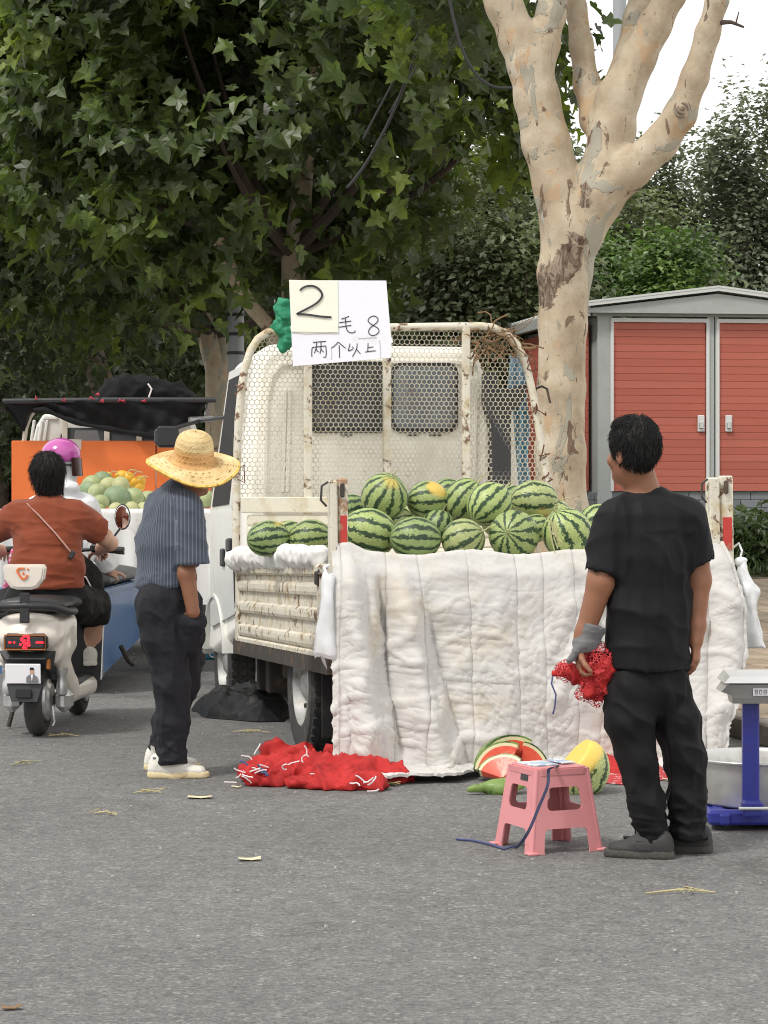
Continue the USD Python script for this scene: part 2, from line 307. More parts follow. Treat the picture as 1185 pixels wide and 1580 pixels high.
m_mirror = M('mirror_glass', (.75, .78, .8), .04, .02, 4, metal=1.0)
m_red = M('red_marker', (.45, .035, .025), .5, .15, 20, spots=[((.30, .22, .14), 18, .58, .68)])
m_quilt = usdkit.material(stage, '/World/Looks/quilt_cotton', {
    'g': ('geometry', {}), 'n': ('noise_texture', {'scale': 3.0, 'detail': 5.0}), 'm': ('mix_color', {'a': (.50, .487, .465), 'b': (.575, .56, .54)}),
    's0': ('noise_texture', {'scale': 2.3, 'detail': 6.0, 'roughness': .65, 'distortion': .6}), 'r0': ('rgb_ramp', {'ramp': [(.53, (0, 0, 0)), (.78, (.75, .75, .75))]}), 'x0': ('mix_color', {'b': (.47, .385, .25)}),
    's1': ('noise_texture', {'scale': 6.5, 'detail': 6.0, 'roughness': .7, 'distortion': .4}), 'o1': ('vector_math', {'math_type': 'add', 'vector2': (4.1, 2.3, 7.7)}), 'r1': ('rgb_ramp', {'ramp': [(.60, (0, 0, 0)), (.76, (.8, .8, .8))]}), 'x1': ('mix_color', {'b': (.33, .28, .20)}),
    'sm': ('attribute', {'attribute': 'seam'}), 'x2': ('mix_color', {'b': (.16, .145, .12)}), 'bn': ('noise_texture', {'scale': 75.0, 'detail': 4.0}), 'b': ('bump', {'strength': .35, 'distance': .005}), 'p': ('principled_bsdf', {'roughness': .92, 'specular_ior_level': .1})},
    [('g.position', 'n.vector'), ('n.fac', 'm.fac'), ('g.position', 's0.vector'), ('s0.fac', 'r0.fac'), ('m.result', 'x0.a'), ('r0.color', 'x0.fac'), ('g.position', 'o1.vector1'), ('o1.vector', 's1.vector'), ('s1.fac', 'r1.fac'), ('x0.result', 'x1.a'), ('r1.color', 'x1.fac'), ('x1.result', 'x2.a'), ('sm.fac', 'x2.fac'), ('x2.result', 'p.base_color'), ('g.position', 'bn.vector'), ('bn.fac', 'b.height'), ('b.normal', 'p.normal')], surface='p.BSDF')
m_whitecloth = M('white_cloth', (.66, .65, .63), .9, .05, 6, .3, 60, .005, spec=.2, spots=[((.40, .35, .28), 6, .58, .75)])
m_bag = M('white_plastic_film', (.80, .81, .82), .3, .03, 5, .15, 25, spec=.5, trans=.25)
m_redmesh = M('red_net_cloth', (.52, .028, .026), .6, .25, 20, .8, 220, .006, spec=.3, trans=.12, spots=[((.30, .014, .016), 5, .45, .7)])
m_rednet = usdkit.material(stage, '/World/Looks/red_open_net', {'g': ('geometry', {}), 'v': ('voronoi_texture', {'scale': 85.0, 'feature': 'distance_to_edge'}), 'r': ('rgb_ramp', {'ramp': [(.07, (1, 1, 1)), (.10, (0, 0, 0))]}), 'p': ('principled_bsdf', {'base_color': (.5, .03, .035), 'roughness': .6}), 't': ('transparent_bsdf', {}), 'm': ('mix_closure', {})}, [('g.position', 'v.vector'), ('v.distance', 'r.fac'), ('r.color', 'm.fac'), ('t.BSDF', 'm.closure1'), ('p.BSDF', 'm.closure2')], surface='m.closure')
m_redstripe = M('red_striped_net', (.42, .03, .035), .6, .3, 30, .6, 160, .006, stretch=(1, 1, 5), spots=[((.6, .45, .45), 30, .55, .62)])
m_whitestr = M('white_string', (.70, .62, .62), .6, .1, 30)
m_bluestr = M('blue_string', (.05, .06, .16), .6, .1, 30)
m_navy = M('navy_webbing', (.035, .04, .085), .7, .2, 40)
m_blackcloth = M('black_cloth', (.0085, .0082, .0085), .72, .25, 5, .3, 90, .004, spec=.18)
m_blackshirt = M('black_jersey', (.0075, .0075, .0088), .7, .2, 5, .2, 150, .002, spec=.2)
m_tarp = M('black_tarp', (.0055, .0055, .006), .5, .25, 5, .3, 14, .02, spec=.22)
m_canopy = M('black_canopy_net', (.010, .010, .011), .85, .3, 8, .4, 60, .006, spec=.2)
m_skin = M('tanned_skin', (.24, .105, .057), .5, .1, 14, .1, 120, .001, spec=.4)
m_skindark = M('sunburnt_skin', (.20, .085, .045), .5, .1, 14, .1, 120, .001, spec=.4)
m_skinlight = M('fair_skin', (.50, .29, .205), .5, .08, 14, .1, 120, .001, spec=.4)
m_hair = M('black_hair', (.0065, .0052, .0048), .55, .35, 30, .5, 60, .003, spec=.25, stretch=(2.5, 2.5, .5))
m_hairgrey = M('greying_hair', (.009, .0085, .0085), .6, .5, 60, .5, 70, .003, spec=.25, stretch=(2.5, 2.5, .5), spots=[((.03, .029, .028), 55, .6, .75)])
m_eye = M('eye_white', (.6, .58, .55), .25, .02, 5)
m_pupil = M('eye_pupil', (.01, .008, .006), .15, .02, 5)
m_greyknit = M('grey_knit', (.12, .115, .12), .9, .15, 30, .4, 150, .003, sheen=.2)
m_shoeblack = M('grey_black_shoe', (.035, .034, .033), .75, .3, 20, .3, 90, .004)
m_soleblack = M('dark_sole', (.055, .05, .045), .8, .25, 15, .4, 60, spots=[(DIRT, 12, .55, .7)])
m_shoewhite = M('white_knit_shoe', (.62, .60, .54), .85, .07, 20, .4, 120, .003)
m_solecream = M('cream_sole', (.60, .49, .29), .6, .1, 15, .3, 40, spots=[((.28, .19, .11), 28, .58, .68)])
m_brown = M('rust_brown_jersey', (.20, .048, .022), .85, .08, 5, .25, 140, .002, spec=.2, sheen=.1)
m_hoodwhite = M('white_hoodie', (.68, .68, .69), .85, .04, 5, .25, 140, .002, spec=.2)
m_trousers = M('charcoal_trousers', (.015, .015, .0185), .75, .2, 5, .3, 130, .003, spec=.2)
m_pinkhelm = M('pink_helmet_shell', (.42, .07, .30), .22, .06, 3, coat=.6)
m_visor = M('smoked_visor', (.03, .012, .010), .15, .1, 5, spec=.4)
m_strapbeige = M('beige_strap', (.42, .24, .19), .6, .1, 30)
m_scooter = M('ivory_scooter_paint', (.66, .60, .53), .25, .03, 3, coat=.5)
m_orangelogo = M('orange_print', (.65, .16, .04), .5, .05, 8)
m_lamp = usdkit.material(stage, '/World/Looks/tail_lamp_lit', {'p': ('principled_bsdf', {'base_color': (.5, .01, .015), 'roughness': .2, 'emission_color': (1.0, .02, .04), 'emission_strength': 1.3})}, surface='p.BSDF')
m_lampred = M('red_lens', (.30, .015, .015), .15, .1, 40, coat=.5)
m_amber = M('amber_lens', (.30, .10, .02), .2, .1, 40)
m_paper = M('white_paper', (.78, .77, .80), .8, .02, 6)
m_board = M('white_sign_board', (.74, .735, .80), .7, .03, 5, .1, 20, spots=[((.62, .60, .60), 5, .6, .8)])
m_paperyel = M('yellowed_paper', (.77, .755, .65), .8, .04, 6, .2, 12)
m_ink = M('marker_ink', (.028, .03, .034), .6, .3, 30)
m_inkgrey = M('grey_print', (.16, .16, .17), .7, .1, 30)
m_bluecard = M('blue_card', (.30, .42, .55), .4, .05, 20, coat=.2, spots=[((.75, .78, .80), 14, .5, .55)])
m_pink = M('pink_plastic', (.58, .225, .235), .36, .04, 5, .1, 60, .001, spec=.45, spots=[((.50, .185, .19), 7, .55, .8)])
m_bluescale = M('blue_enamel', (.022, .028, .23), .35, .12, 6, .1, 30, spots=[((.03, .03, .09), 8, .6, .75)])
m_alu = M('aluminium_basin', (.60, .595, .57), .42, .1, 5, .25, 20, metal=.75, spots=[((.38, .36, .32), 4, .45, .7)])
m_greysteel = M('grey_display_case', (.36, .35, .34), .35, .06, 6, metal=.5)
m_bluecart = M('blue_cart_paint', (.045, .12, .27), .4, .12, 4, .1, 20, coat=.2, spots=[((.08, .13, .2), 6, .55, .8)])
m_orange = M('orange_board_paint', (.62, .135, .022), .55, .07, 4, .1, 20, stretch=(1, 1, .4))
m_beigepost = M('beige_post', (.50, .45, .38), .6, .1, 6)
m_green = M('green_netting', (.025, .26, .13), .7, .3, 20, .6, 60, trans=.2)
m_bluetarp = M('pale_blue_tarp', (.19, .31, .40), .6, .15, 5, .3, 20, .02, spots=[((.10, .28, .36), 12, .5, .6)])
m_pinkdots = usdkit.material(stage, '/World/Looks/pink_polka_cloth', {'g': ('geometry', {}), 'v': ('voronoi_texture', {'scale': 30.0, 'randomness': .25}), 'r': ('rgb_ramp', {'ramp': [(.28, (.75, .62, .66)), (.34, (.62, .10, .24))]}), 'p': ('principled_bsdf', {'roughness': .8})}, [('g.position', 'v.vector'), ('v.distance', 'r.fac'), ('r.color', 'p.base_color')], surface='p.BSDF')
m_shedgrey = M('shed_grey_trim', (.36, .385, .37), .55, .06, 3, spots=[((.30, .31, .29), 3, .5, .8)])
m_shedred = [M(f'shed_red_slat_{k}', c, .6, .07, 3, .1, 30, stretch=(.6, .6, 3)) for k, c in enumerate([(.42, .108, .072), (.40, .10, .066), (.44, .118, .08)])]
m_shedwhite = M('shed_white_frame', (.62, .63, .62), .5, .05, 4)
m_shedroof = M('shed_roof', (.56, .58, .56), .55, .08, 3)
m_plinth = [M(f'plinth_brick_{k}', c, .9, .15, 6, .3, 40) for k, c in enumerate([(.20, .215, .23), (.17, .185, .20), (.225, .235, .245)])]
m_pole = M('galvanised_pole', (.30, .315, .325), .5, .08, 3, metal=.2)
m_cable = M('black_cable', (.015, .015, .016), .6, .1, 5)
m_flesh = M('melon_flesh', (.66, .085, .045), .35, .22, 25, .35, 60, .004, spots=[((.75, .28, .18), 14, .55, .75)])
m_rindwhite = M('melon_pith', (.70, .62, .38), .5, .06, 20)
m_rindgreen = M('melon_skin_plain', (.16, .25, .06), .45, .3, 14, spots=[((.03, .06, .02), 12, .5, .6)])
m_vine = M('dry_vine', (.40, .38, .19), .8, .2, 20)
m_straw_db = M('dry_straw', (.45, .38, .20), .85, .2, 20)
m_brownwood = M('dry_brown_leaves', (.20, .12, .06), .9, .4, 14)
m_branchdark = M('dark_twig', (.07, .05, .04), .9, .3, 14)

def melon_mat(name, light, dark, nstripe, width, yellow):
    return usdkit.material(stage, '/World/Looks/' + name, {
        'a': ('attribute', {'attribute': 'rest'}), 'sp': ('attribute', {'attribute': 'spot'}), 's': ('separate_xyz', {}), 'at': ('math', {'math_type': 'arctan2'}), 'mu': ('math', {'math_type': 'multiply', 'value2': float(nstripe)}),
        'n1': ('noise_texture', {'scale': 3.2, 'detail': 2.0}), 'n2': ('noise_texture', {'scale': 13.0, 'detail': 3.0, 'roughness': .6}), 'k1': ('math', {'math_type': 'multiply', 'value2': 5.0}), 'k2': ('math', {'math_type': 'multiply', 'value2': 3.4}),
        'a1': ('math', {'math_type': 'add'}), 'a2': ('math', {'math_type': 'add'}), 'sn': ('math', {'math_type': 'sine'}), 'h': ('math', {'math_type': 'multiply_add', 'value2': .5, 'value3': .5}),
        'r': ('rgb_ramp', {'ramp': [(.0, (0, 0, 0)), (width - .05, (0, 0, 0)), (width + .05, (1, 1, 1)), (1.0, (1, 1, 1))]}),
        'v': ('voronoi_texture', {'scale': 11.0, 'feature': 'distance_to_edge'}), 'vr': ('rgb_ramp', {'ramp': [(.02, (.75, .75, .75)), (.10, (0, 0, 0))]}),
        'nl': ('noise_texture', {'scale': 7.0, 'detail': 4.0}), 'lc': ('mix_color', {'a': c3(np.array(light) * .72), 'b': c3(np.array(light) * 1.25)}),
        'm1': ('mix_color', {'b': c3(np.array(light) * .42)}), 'm2': ('mix_color', {'b': c3(dark)}), 'm3': ('mix_color', {'b': c3(yellow)}),
        'oi': ('object_info', {}), 'hm': ('map_range', {'to_min': .85, 'to_max': 1.18}), 'hv': ('hsv', {'saturation': .93}), 'p': ('principled_bsdf', {'roughness': .45, 'specular_ior_level': .4}), 'b': ('bump', {'strength': .15, 'distance': .004})},
        [('a.color', 's.vector'), ('s.y', 'at.value1'), ('s.z', 'at.value2'), ('at.value', 'mu.value1'), ('a.color', 'n1.vector'), ('a.color', 'n2.vector'), ('n1.fac', 'k1.value1'), ('n2.fac', 'k2.value1'), ('mu.value', 'a1.value1'), ('k1.value', 'a1.value2'), ('a1.value', 'a2.value1'), ('k2.value', 'a2.value2'), ('a2.value', 'sn.value1'), ('sn.value', 'h.value1'), ('h.value', 'r.fac'),
         ('a.color', 'v.vector'), ('v.distance', 'vr.fac'), ('a.color', 'nl.vector'), ('nl.fac', 'lc.fac'), ('lc.result', 'm1.a'), ('vr.color', 'm1.fac'), ('m1.result', 'm2.a'), ('r.color', 'm2.fac'), ('m2.result', 'm3.a'), ('sp.fac', 'm3.fac'), ('m3.result', 'hv.color'), ('oi.random', 'hm.value'), ('hm.result', 'hv.value'), ('hv.color', 'p.base_color'), ('nl.fac', 'b.height'), ('b.normal', 'p.normal')], surface='p.BSDF')
m_melon = [melon_mat('watermelon_skin', (.32, .40, .125), (.022, .05, .02), 11, .70, (.62, .42, .05)), melon_mat('watermelon_skin_pale', (.40, .46, .17), (.028, .058, .022), 10, .76, (.62, .42, .05)), melon_mat('watermelon_skin_deep', (.25, .34, .11), (.020, .045, .02), 12, .62, (.60, .40, .05))]
def fruit_mat(name, a, b): return M(name, a, .55, .12, 14, .3, 60, .003, spots=[(b, 16, .5, .7)])
m_cant = [fruit_mat('pale_green_melon_skin', (.28, .33, .15), (.38, .40, .24)), fruit_mat('grey_green_melon_skin', (.17, .24, .13), (.27, .31, .19)), fruit_mat('cream_melon_skin', (.40, .40, .20), (.30, .34, .15))]
m_yelmelon = fruit_mat('yellow_melon_skin', (.62, .33, .02), (.66, .42, .06))
m_bark = usdkit.material(stage, '/World/Looks/plane_bark', {
    'g': ('geometry', {}), 'mp': ('mapping', {'scale': (1.0, 1.0, .55)}), 'n': ('noise_texture', {'scale': 3.2, 'detail': 6.0, 'roughness': .65}), 'base': ('rgb_ramp', {'ramp': [(.3, (.31, .24, .165)), (.48, (.405, .33, .235)), (.7, (.51, .45, .35))]}),
    'na': ('noise_texture', {'scale': 3.6, 'detail': 5.0, 'roughness': .55, 'distortion': 1.2}), 'ra': ('rgb_ramp', {'ramp': [(.58, (0, 0, 0)), (.60, (1, 1, 1))]}), 'm1': ('mix_color', {'b': (.32, .30, .24)}),
    'ob': ('vector_math', {'math_type': 'add', 'vector2': (7.3, 2.1, 4.4)}), 'nb': ('noise_texture', {'scale': 7.0, 'detail': 5.0, 'roughness': .6, 'distortion': .8}), 'rb': ('rgb_ramp', {'ramp': [(.625, (0, 0, 0)), (.645, (1, 1, 1))]}), 'm2': ('mix_color', {'b': (.17, .115, .08)}),
    'oc': ('vector_math', {'math_type': 'add', 'vector2': (1.3, 9.1, 3.4)}), 'nc': ('noise_texture', {'scale': 4.5, 'detail': 5.0, 'roughness': .6, 'distortion': .8}), 'rc': ('rgb_ramp', {'ramp': [(.60, (0, 0, 0)), (.62, (1, 1, 1))]}), 'm3': ('mix_color', {'b': (.42, .30, .19)}),
    'br': ('attribute', {'attribute': 'rough_bark'}), 'n5': ('noise_texture', {'scale': 8.0, 'detail': 6.0, 'roughness': .7, 'distortion': 1.0}), 'ad': ('math', {'math_type': 'add'}), 'r5': ('rgb_ramp', {'ramp': [(.84, (0, 0, 0)), (.88, (1, 1, 1))]}), 'm6': ('mapping', {'scale': (1., 1., .38)}), 'n6': ('noise_texture', {'scale': 17.0, 'detail': 7.0, 'roughness': .7, 'distortion': 1.5}), 'c6': ('rgb_ramp', {'ramp': [(.34, (.035, .024, .018)), (.42, (.11, .075, .052)), (.50, (.17, .125, .09)), (.56, (.29, .235, .18)), (.66, (.21, .155, .11))]}), 'm5': ('mix_color', {}),
    'n7': ('noise_texture', {'scale': 30.0, 'detail': 3.0}), 'r7': ('rgb_ramp', {'ramp': [(.68, (0, 0, 0)), (.72, (1, 1, 1))]}), 'm7': ('mix_color', {'b': (.22, .15, .10)}),
    'hs': ('math', {'math_type': 'add'}), 'h2': ('math', {'math_type': 'add'}), 'b': ('bump', {'strength': .6, 'distance': .012}), 'p': ('principled_bsdf', {'roughness': .8, 'specular_ior_level': .25})},
    [('g.position', 'mp.vector'), ('g.position', 'n.vector'), ('n.fac', 'base.fac'), ('mp.vector', 'na.vector'), ('na.fac', 'ra.fac'), ('base.color', 'm1.a'), ('ra.color', 'm1.fac'), ('mp.vector', 'oc.vector1'), ('oc.vector', 'nc.vector'), ('nc.fac', 'rc.fac'), ('m1.result', 'm3.a'), ('rc.color', 'm3.fac'), ('mp.vector', 'ob.vector1'), ('ob.vector', 'nb.vector'), ('nb.fac', 'rb.fac'), ('m3.result', 'm2.a'), ('rb.color', 'm2.fac'),
     ('g.position', 'n7.vector'), ('n7.fac', 'r7.fac'), ('m2.result', 'm7.a'), ('r7.color', 'm7.fac'), ('g.position', 'n5.vector'), ('n5.fac', 'ad.value1'), ('br.fac', 'ad.value2'), ('ad.value', 'r5.fac'), ('g.position', 'm6.vector'), ('m6.vector', 'n6.vector'), ('n6.fac', 'c6.fac'), ('m7.result', 'm5.a'), ('c6.color', 'm5.b'), ('r5.color', 'm5.fac'), ('m5.result', 'p.base_color'), ('ad.value', 'hs.value1'), ('rb.color', 'hs.value2'), ('hs.value', 'h2.value1'), ('ra.color', 'h2.value2'), ('h2.value', 'b.height'), ('b.normal', 'p.normal')], surface='p.BSDF')
m_barkdull = M('dull_bark', (.20, .155, .115), .9, .25, 6, .5, 30, spots=[((.10, .075, .055), 5, .5, .65), ((.30, .27, .2), 4, .6, .7)])
def leaf_mat(name, stops, trans=.3, cl=1.1, rough=.42):
    return usdkit.material(stage, '/World/Looks/' + name, {
        'g': ('geometry', {}), 'n': ('noise_texture', {'scale': cl, 'detail': 3.0}), 'k': ('math', {'math_type': 'multiply', 'value2': .55}), 'k2': ('math', {'math_type': 'multiply', 'value2': 1.9}), 'a': ('math', {'math_type': 'add'}), 'o': ('math', {'math_type': 'subtract', 'value2': .63}),
        'r': ('rgb_ramp', {'ramp': stops}), 'p': ('principled_bsdf', {'roughness': rough, 'specular_ior_level': .6}), 't': ('translucent_bsdf', {}), 'hs': ('hsv', {'value': 1.3, 'saturation': 1.1}), 'm': ('mix_closure', {'fac': trans})},
        [('g.position', 'n.vector'), ('g.random_per_island', 'k.value1'), ('n.fac', 'k2.value1'), ('k.value', 'a.value1'), ('k2.value', 'a.value2'), ('a.value', 'o.value1'), ('o.value', 'r.fac'), ('r.color', 'p.base_color'), ('r.color', 'hs.color'), ('hs.color', 't.color'), ('p.BSDF', 'm.closure1'), ('t.BSDF', 'm.closure2')], surface='m.closure')
m_leaf = leaf_mat('plane_leaves', [(.0, (.034, .048, .015)), (.30, (.058, .086, .022)), (.50, (.105, .150, .032)), (.68, (.21, .275, .048)), (1., (.32, .37, .085))], .42)
m_leafdeep = leaf_mat('plane_leaves_deep', [(.0, (.026, .037, .013)), (.5, (.046, .068, .020)), (.8, (.08, .115, .028)), (1., (.13, .175, .042))], .33)
m_leafmid = leaf_mat('shrub_leaves', [(.0, (.085, .105, .048)), (.5, (.125, .152, .062)), (.8, (.165, .20, .075)), (1., (.22, .25, .10))], .25, .6)
m_leafpoplar = leaf_mat('poplar_leaves', [(.0, (.115, .14, .085)), (.5, (.165, .196, .110)), (.8, (.21, .245, .14)), (1., (.27, .30, .18))], .25, .5)
m_leaflocust = leaf_mat('locust_leaves', [(.0, (.045, .085, .02)), (.5, (.10, .17, .038)), (.8, (.15, .23, .05)), (1., (.21, .30, .08))], .3, .7)
m_grass = leaf_mat('weed_leaves', [(.0, (.03, .05, .016)), (.5, (.07, .11, .03)), (.8, (.12, .16, .05)), (1., (.19, .22, .08))], .25, 1.5)
m_strawhat = usdkit.material(stage, '/World/Looks/straw_braid', {
    'g': ('geometry', {}), 'a': ('attribute', {'attribute': 'rest'}), 's': ('separate_xyz', {}), 'w': ('math', {'math_type': 'multiply', 'value2': 75.4}), 'sw': ('math', {'math_type': 'sine'}), 'cv': ('combine_xyz', {}), 'kx': ('math', {'math_type': 'multiply', 'value2': 12.0}), 'ky': ('math', {'math_type': 'multiply', 'value2': 9.0}), 'su': ('noise_texture', {'scale': 1.0, 'detail': 2.0}), 'cs': ('map_range', {'value': 0.5, 'from_min': .3, 'from_max': .7, 'to_min': -.4, 'to_max': 1.3}), 'mm': ('math', {'math_type': 'multiply'}),
    'n': ('noise_texture', {'scale': 9.0, 'detail': 4.0}), 'r': ('rgb_ramp', {'ramp': [(.25, (.50, .35, .15)), (.5, (.63, .47, .23)), (.75, (.70, .57, .33))]}), 'gz': ('rgb_ramp', {'ramp': [(.0, (.38, .27, .15)), (.3, (1, 1, 1)), (1., (1, 1, 1))]}), 'h': ('math', {'math_type': 'multiply_add', 'value2': .5, 'value3': .5}),
    'z': ('rgb_ramp', {'ramp': [(.40, (1, 1, 1)), (.43, (.86, .66, .50)), (.66, (.86, .66, .50)), (.70, (1, 1, 1)), (.955, (1, 1, 1)), (.965, (1.08, .98, .5)), (1., (1.08, .98, .5))]}),
    'm0': ('mix_color', {'blend_type': 'multiply', 'fac': 1.0, 'use_clamp': False}), 'm': ('mix_color', {'blend_type': 'multiply', 'fac': .75, 'use_clamp': False}), 'b': ('bump', {'strength': .8, 'distance': .006}), 'p': ('principled_bsdf', {'roughness': .75})},
    [('a.color', 's.vector'), ('s.x', 'w.value1'), ('s.y', 'ky.value1'), ('s.x', 'kx.value1'), ('kx.value', 'cv.x'), ('ky.value', 'cv.y'), ('cv.vector', 'su.vector'), ('su.fac', 'cs.value'), ('w.value', 'sw.value1'), ('sw.value', 'mm.value1'), ('cs.result', 'mm.value2'), ('mm.value', 'h.value1'), ('h.value', 'gz.fac'), ('g.position', 'n.vector'), ('n.fac', 'r.fac'), ('s.x', 'z.fac'), ('r.color', 'm0.a'), ('z.color', 'm0.b'), ('m0.result', 'm.a'), ('gz.color', 'm.b'), ('m.result', 'p.base_color'), ('h.value', 'b.height'), ('b.normal', 'p.normal')], surface='p.BSDF')
m_stripeshirt = usdkit.material(stage, '/World/Looks/blue_grey_striped_shirt', {
    'a': ('attribute', {'attribute': 'rest'}), 's': ('separate_xyz', {}), 'k': ('math', {'math_type': 'multiply', 'value2': 1.0}), 'n': ('noise_texture', {'scale': 4.0, 'detail': 4.0}), 'sn': ('math', {'math_type': 'sine'}), 'h': ('math', {'math_type': 'multiply_add', 'value2': .5, 'value3': .5}),
    'r': ('rgb_ramp', {'ramp': [(.55, (.052, .062, .085)), (.93, (.085, .097, .125)), (.985, (.135, .15, .18))]}), 'p': ('principled_bsdf', {'roughness': .85, 'sheen_weight': .1, 'specular_ior_level': .2})},
    [('a.color', 's.vector'), ('s.x', 'k.value1'), ('k.value', 'sn.value1'), ('sn.value', 'h.value1'), ('h.value', 'r.fac'), ('r.color', 'p.base_color')], surface='p.BSDF')
# ---------------------------------------------------------------- ground, kerb, pavement
TA = math.radians(12.8); TU, TV = np.array([math.cos(TA), math.sin(TA), 0]), np.array([-math.sin(TA), math.cos(TA), 0])
K0 = np.array([2.02, 13.0, 0.])                                    # a point of the kerb line, which runs along TV
b = B(); xs = np.linspace(-70, 70, 57); ys = np.concatenate([np.linspace(-8, 30, 77), np.linspace(32, 180, 20)])
g = np.stack(np.meshgrid(xs, ys, indexing='ij'), -1); g = np.concatenate([g, np.zeros(g.shape[:2] + (1,))], -1)
obj('road', b.grid(g, flip=True), m_asphalt, kind='structure')
def kp(a, r, z): return K0 + TV * a + TU * r + np.array([0, 0, z])
pv = B(); q = [kp(-30, .14, .12), kp(-30, 16, .12), kp(60, 16, .12), kp(60, .14, .12)]
pv.add(q, [[0, 1, 2], [0, 2, 3]]); pave = obj('pavement', pv, m_pave, kind='structure')
kb = B(); kb.bar(kp(-30, .06, .05), kp(60, .06, .05), .12, .12); kerb = obj('kerb', kb, m_kerb, kind='structure')
for i in range(14):
    a = -4.0 + i * .8; s = B().bar(kp(a + .006, .07, .06), kp(a + .794, .07, .06), .15, .128, ch=.012); obj('kerb_stone', s, m_kerb, kerb)
n = 0
for i in range(40):
    for j in range(12):
        c = kp(.4 + i * .26, .30 + j * .26, .122); px = CX + c[0] / c[1] * FPX
        if 1120 < px < 1215 and n < 290 and c[1] < 24:
            obj('paver', B().box(c + np.array([0, 0, RNG.uniform(-.003, .004)]), (.25, .25, .02), rotz(TA), .006), m_paver[RNG.integers(4)], pave); n += 1
so = B(); gx, gy = np.meshgrid(np.linspace(2.2, 34, 60), np.linspace(32.6, 75, 50), indexing='ij')
gz = .128 + .12 * fbm(np.stack([gx * .4, gy * .4, gx * 0], -1), 3, 5) * sst(32.6, 34, gy)
obj('grass_verge', so.grid(np.stack([gx, gy, gz], -1), flip=True), m_soil, kind='structure')
gl, gr_ = np.meshgrid(np.linspace(-60, 2.0, 40), np.linspace(55, 120, 20), indexing='ij')
obj('field', B().grid(np.stack([gl, gr_, .02 + 0 * gl], -1), flip=True), m_soil, kind='structure')

# ---------------------------------------------------------------- shed (a transformer cabinet)
SD0 = 35.0; yaw = math.radians(7)
SL = np.array([(918 - CX) * SD0 / FPX, SD0, .12]); sx, sy = np.array([math.cos(yaw), math.sin(yaw), 0]), None
SLb = np.array([(806 - CX) * 39.6 / FPX, 39.6, .12]); sy = unit(SLb - SL)       # the cabinet's left side as it is seen
shed = thing('cabinet_building', 'red and grey metal cabinet building with low gabled roof behind the verge', 'building', SL)
def sp(u, w, z): return SL + sx * u + sy * w + np.array([0, 0, z])
ppm = FPX / SD0
def zz(py): return CAMZ - (py - HY) / ppm - .12
ez = zz(488); Wd = (1105 - 918) * 2 / ppm; Lsd = np.linalg.norm(SLb - SL); zr = zz(758); apex = zz(447)
core = B().hull([sp(u, w, z) for u in (.03, Wd - .03) for w in (.03, Lsd) for z in (0, ez - .02)]); obj('wall_core', core, m_shedgrey, shed)
# plinth bricks on the front and the left side
for r in range(int(zr / .12)):
    z = .06 + r * .12
    for k in range(12):
        u0 = k * .32 - (.16 if r % 2 else 0)
        if u0 + .31 > 0 and u0 < Wd and (CX + sp(u0, 0, 0)[0] / SD0 * FPX) < 1200:
            a0, a1 = max(u0, 0), min(u0 + .31, Wd)
            if a1 > a0 + .03: obj('brick', B().bar(sp(a0, 0, z), sp(a1, 0, z), .06, .112, ch=.006), m_plinth[RNG.integers(3)], shed)
    if r % 1 == 0: obj('brick', B().bar(sp(0, .03, z), sp(0, Lsd, z), .06, .112, ch=.006), m_plinth[r % 3], shed)
def door(u0, u1, z0, z1, face):
    pt = (lambda u, z, o: sp(u, -.0 - o, z)) if face == 'f' else (lambda u, z, o: sp(-o, u, z))
    nsl = 23; h = (z1 - z0) / nsl
    for i in range(nsl):
        z = z0 + (i + .5) * h; obj('slat', B().bar(pt(u0, z, .045), pt(u1, z, .045), .03 + .006 * RNG.random(), h - .004, ch=.003), m_shedred[RNG.integers(3)], shed)
z1 = zz(497)
u = lambda px: (px - 918) / ppm
for (a, c) in ((946, 1091), (1113, 1258)):
    door(u(a), u(c), zr, z1, 'f')
    fr = B()
    fr.bar(sp(u(a) - .03, -.07, zr), sp(u(a) - .03, -.07, z1 + .05), .05, .05, ch=.004); fr.bar(sp(u(c) + .03, -.07, zr), sp(u(c) + .03, -.07, z1 + .05), .05, .05, ch=.004); fr.bar(sp(u(a) - .05, -.072, z1 + .03), sp(u(c) + .05, -.072, z1 + .03), .05, .06, ch=.004)
    obj('door_frame', fr, m_shedwhite, shed)
for a, c in ((920, 943), (1093, 1104), (1105.5, 1111), (1261, 1284)):
    obj('corner_post', B().hull([sp(uu, ww, z) for uu in (u(a), u(c)) for ww in (-.075, .0) for z in (.0 if a != 1105.5 else zr, ez)]), m_shedgrey, shed)
for px in (1083, 1127):
    hz = zz(653); h = obj('handle_plate', B().box(sp(u(px), -.085, hz), (.105, .02, .25), rotz(yaw), .01), m_shedwhite, shed)
    obj('handle_grip', B().box(sp(u(px), -.105, hz - .03), (.07, .03, .10), rotz(yaw), .01), m_silver, h)
obj('fascia', B().hull([sp(uu, ww, z) for uu in (-.05, Wd + .05) for ww in (-.06, .02) for z in (ez - .0, ez + .09)]), m_shedgrey, shed)
gab = B().hull([sp(-.16, w, ez + .10) for w in (-.22, -.12)] + [sp(Wd + .16, w, ez + .10) for w in (-.22, -.12)] + [sp(Wd / 2, w, apex - .06) for w in (-.22, -.12)] + [sp(-.16, w, ez + .04) for w in (-.22, -.12)] + [sp(Wd + .16, w, ez + .04) for w in (-.22, -.12)])
obj('gable', gab, m_shedgrey, shed)
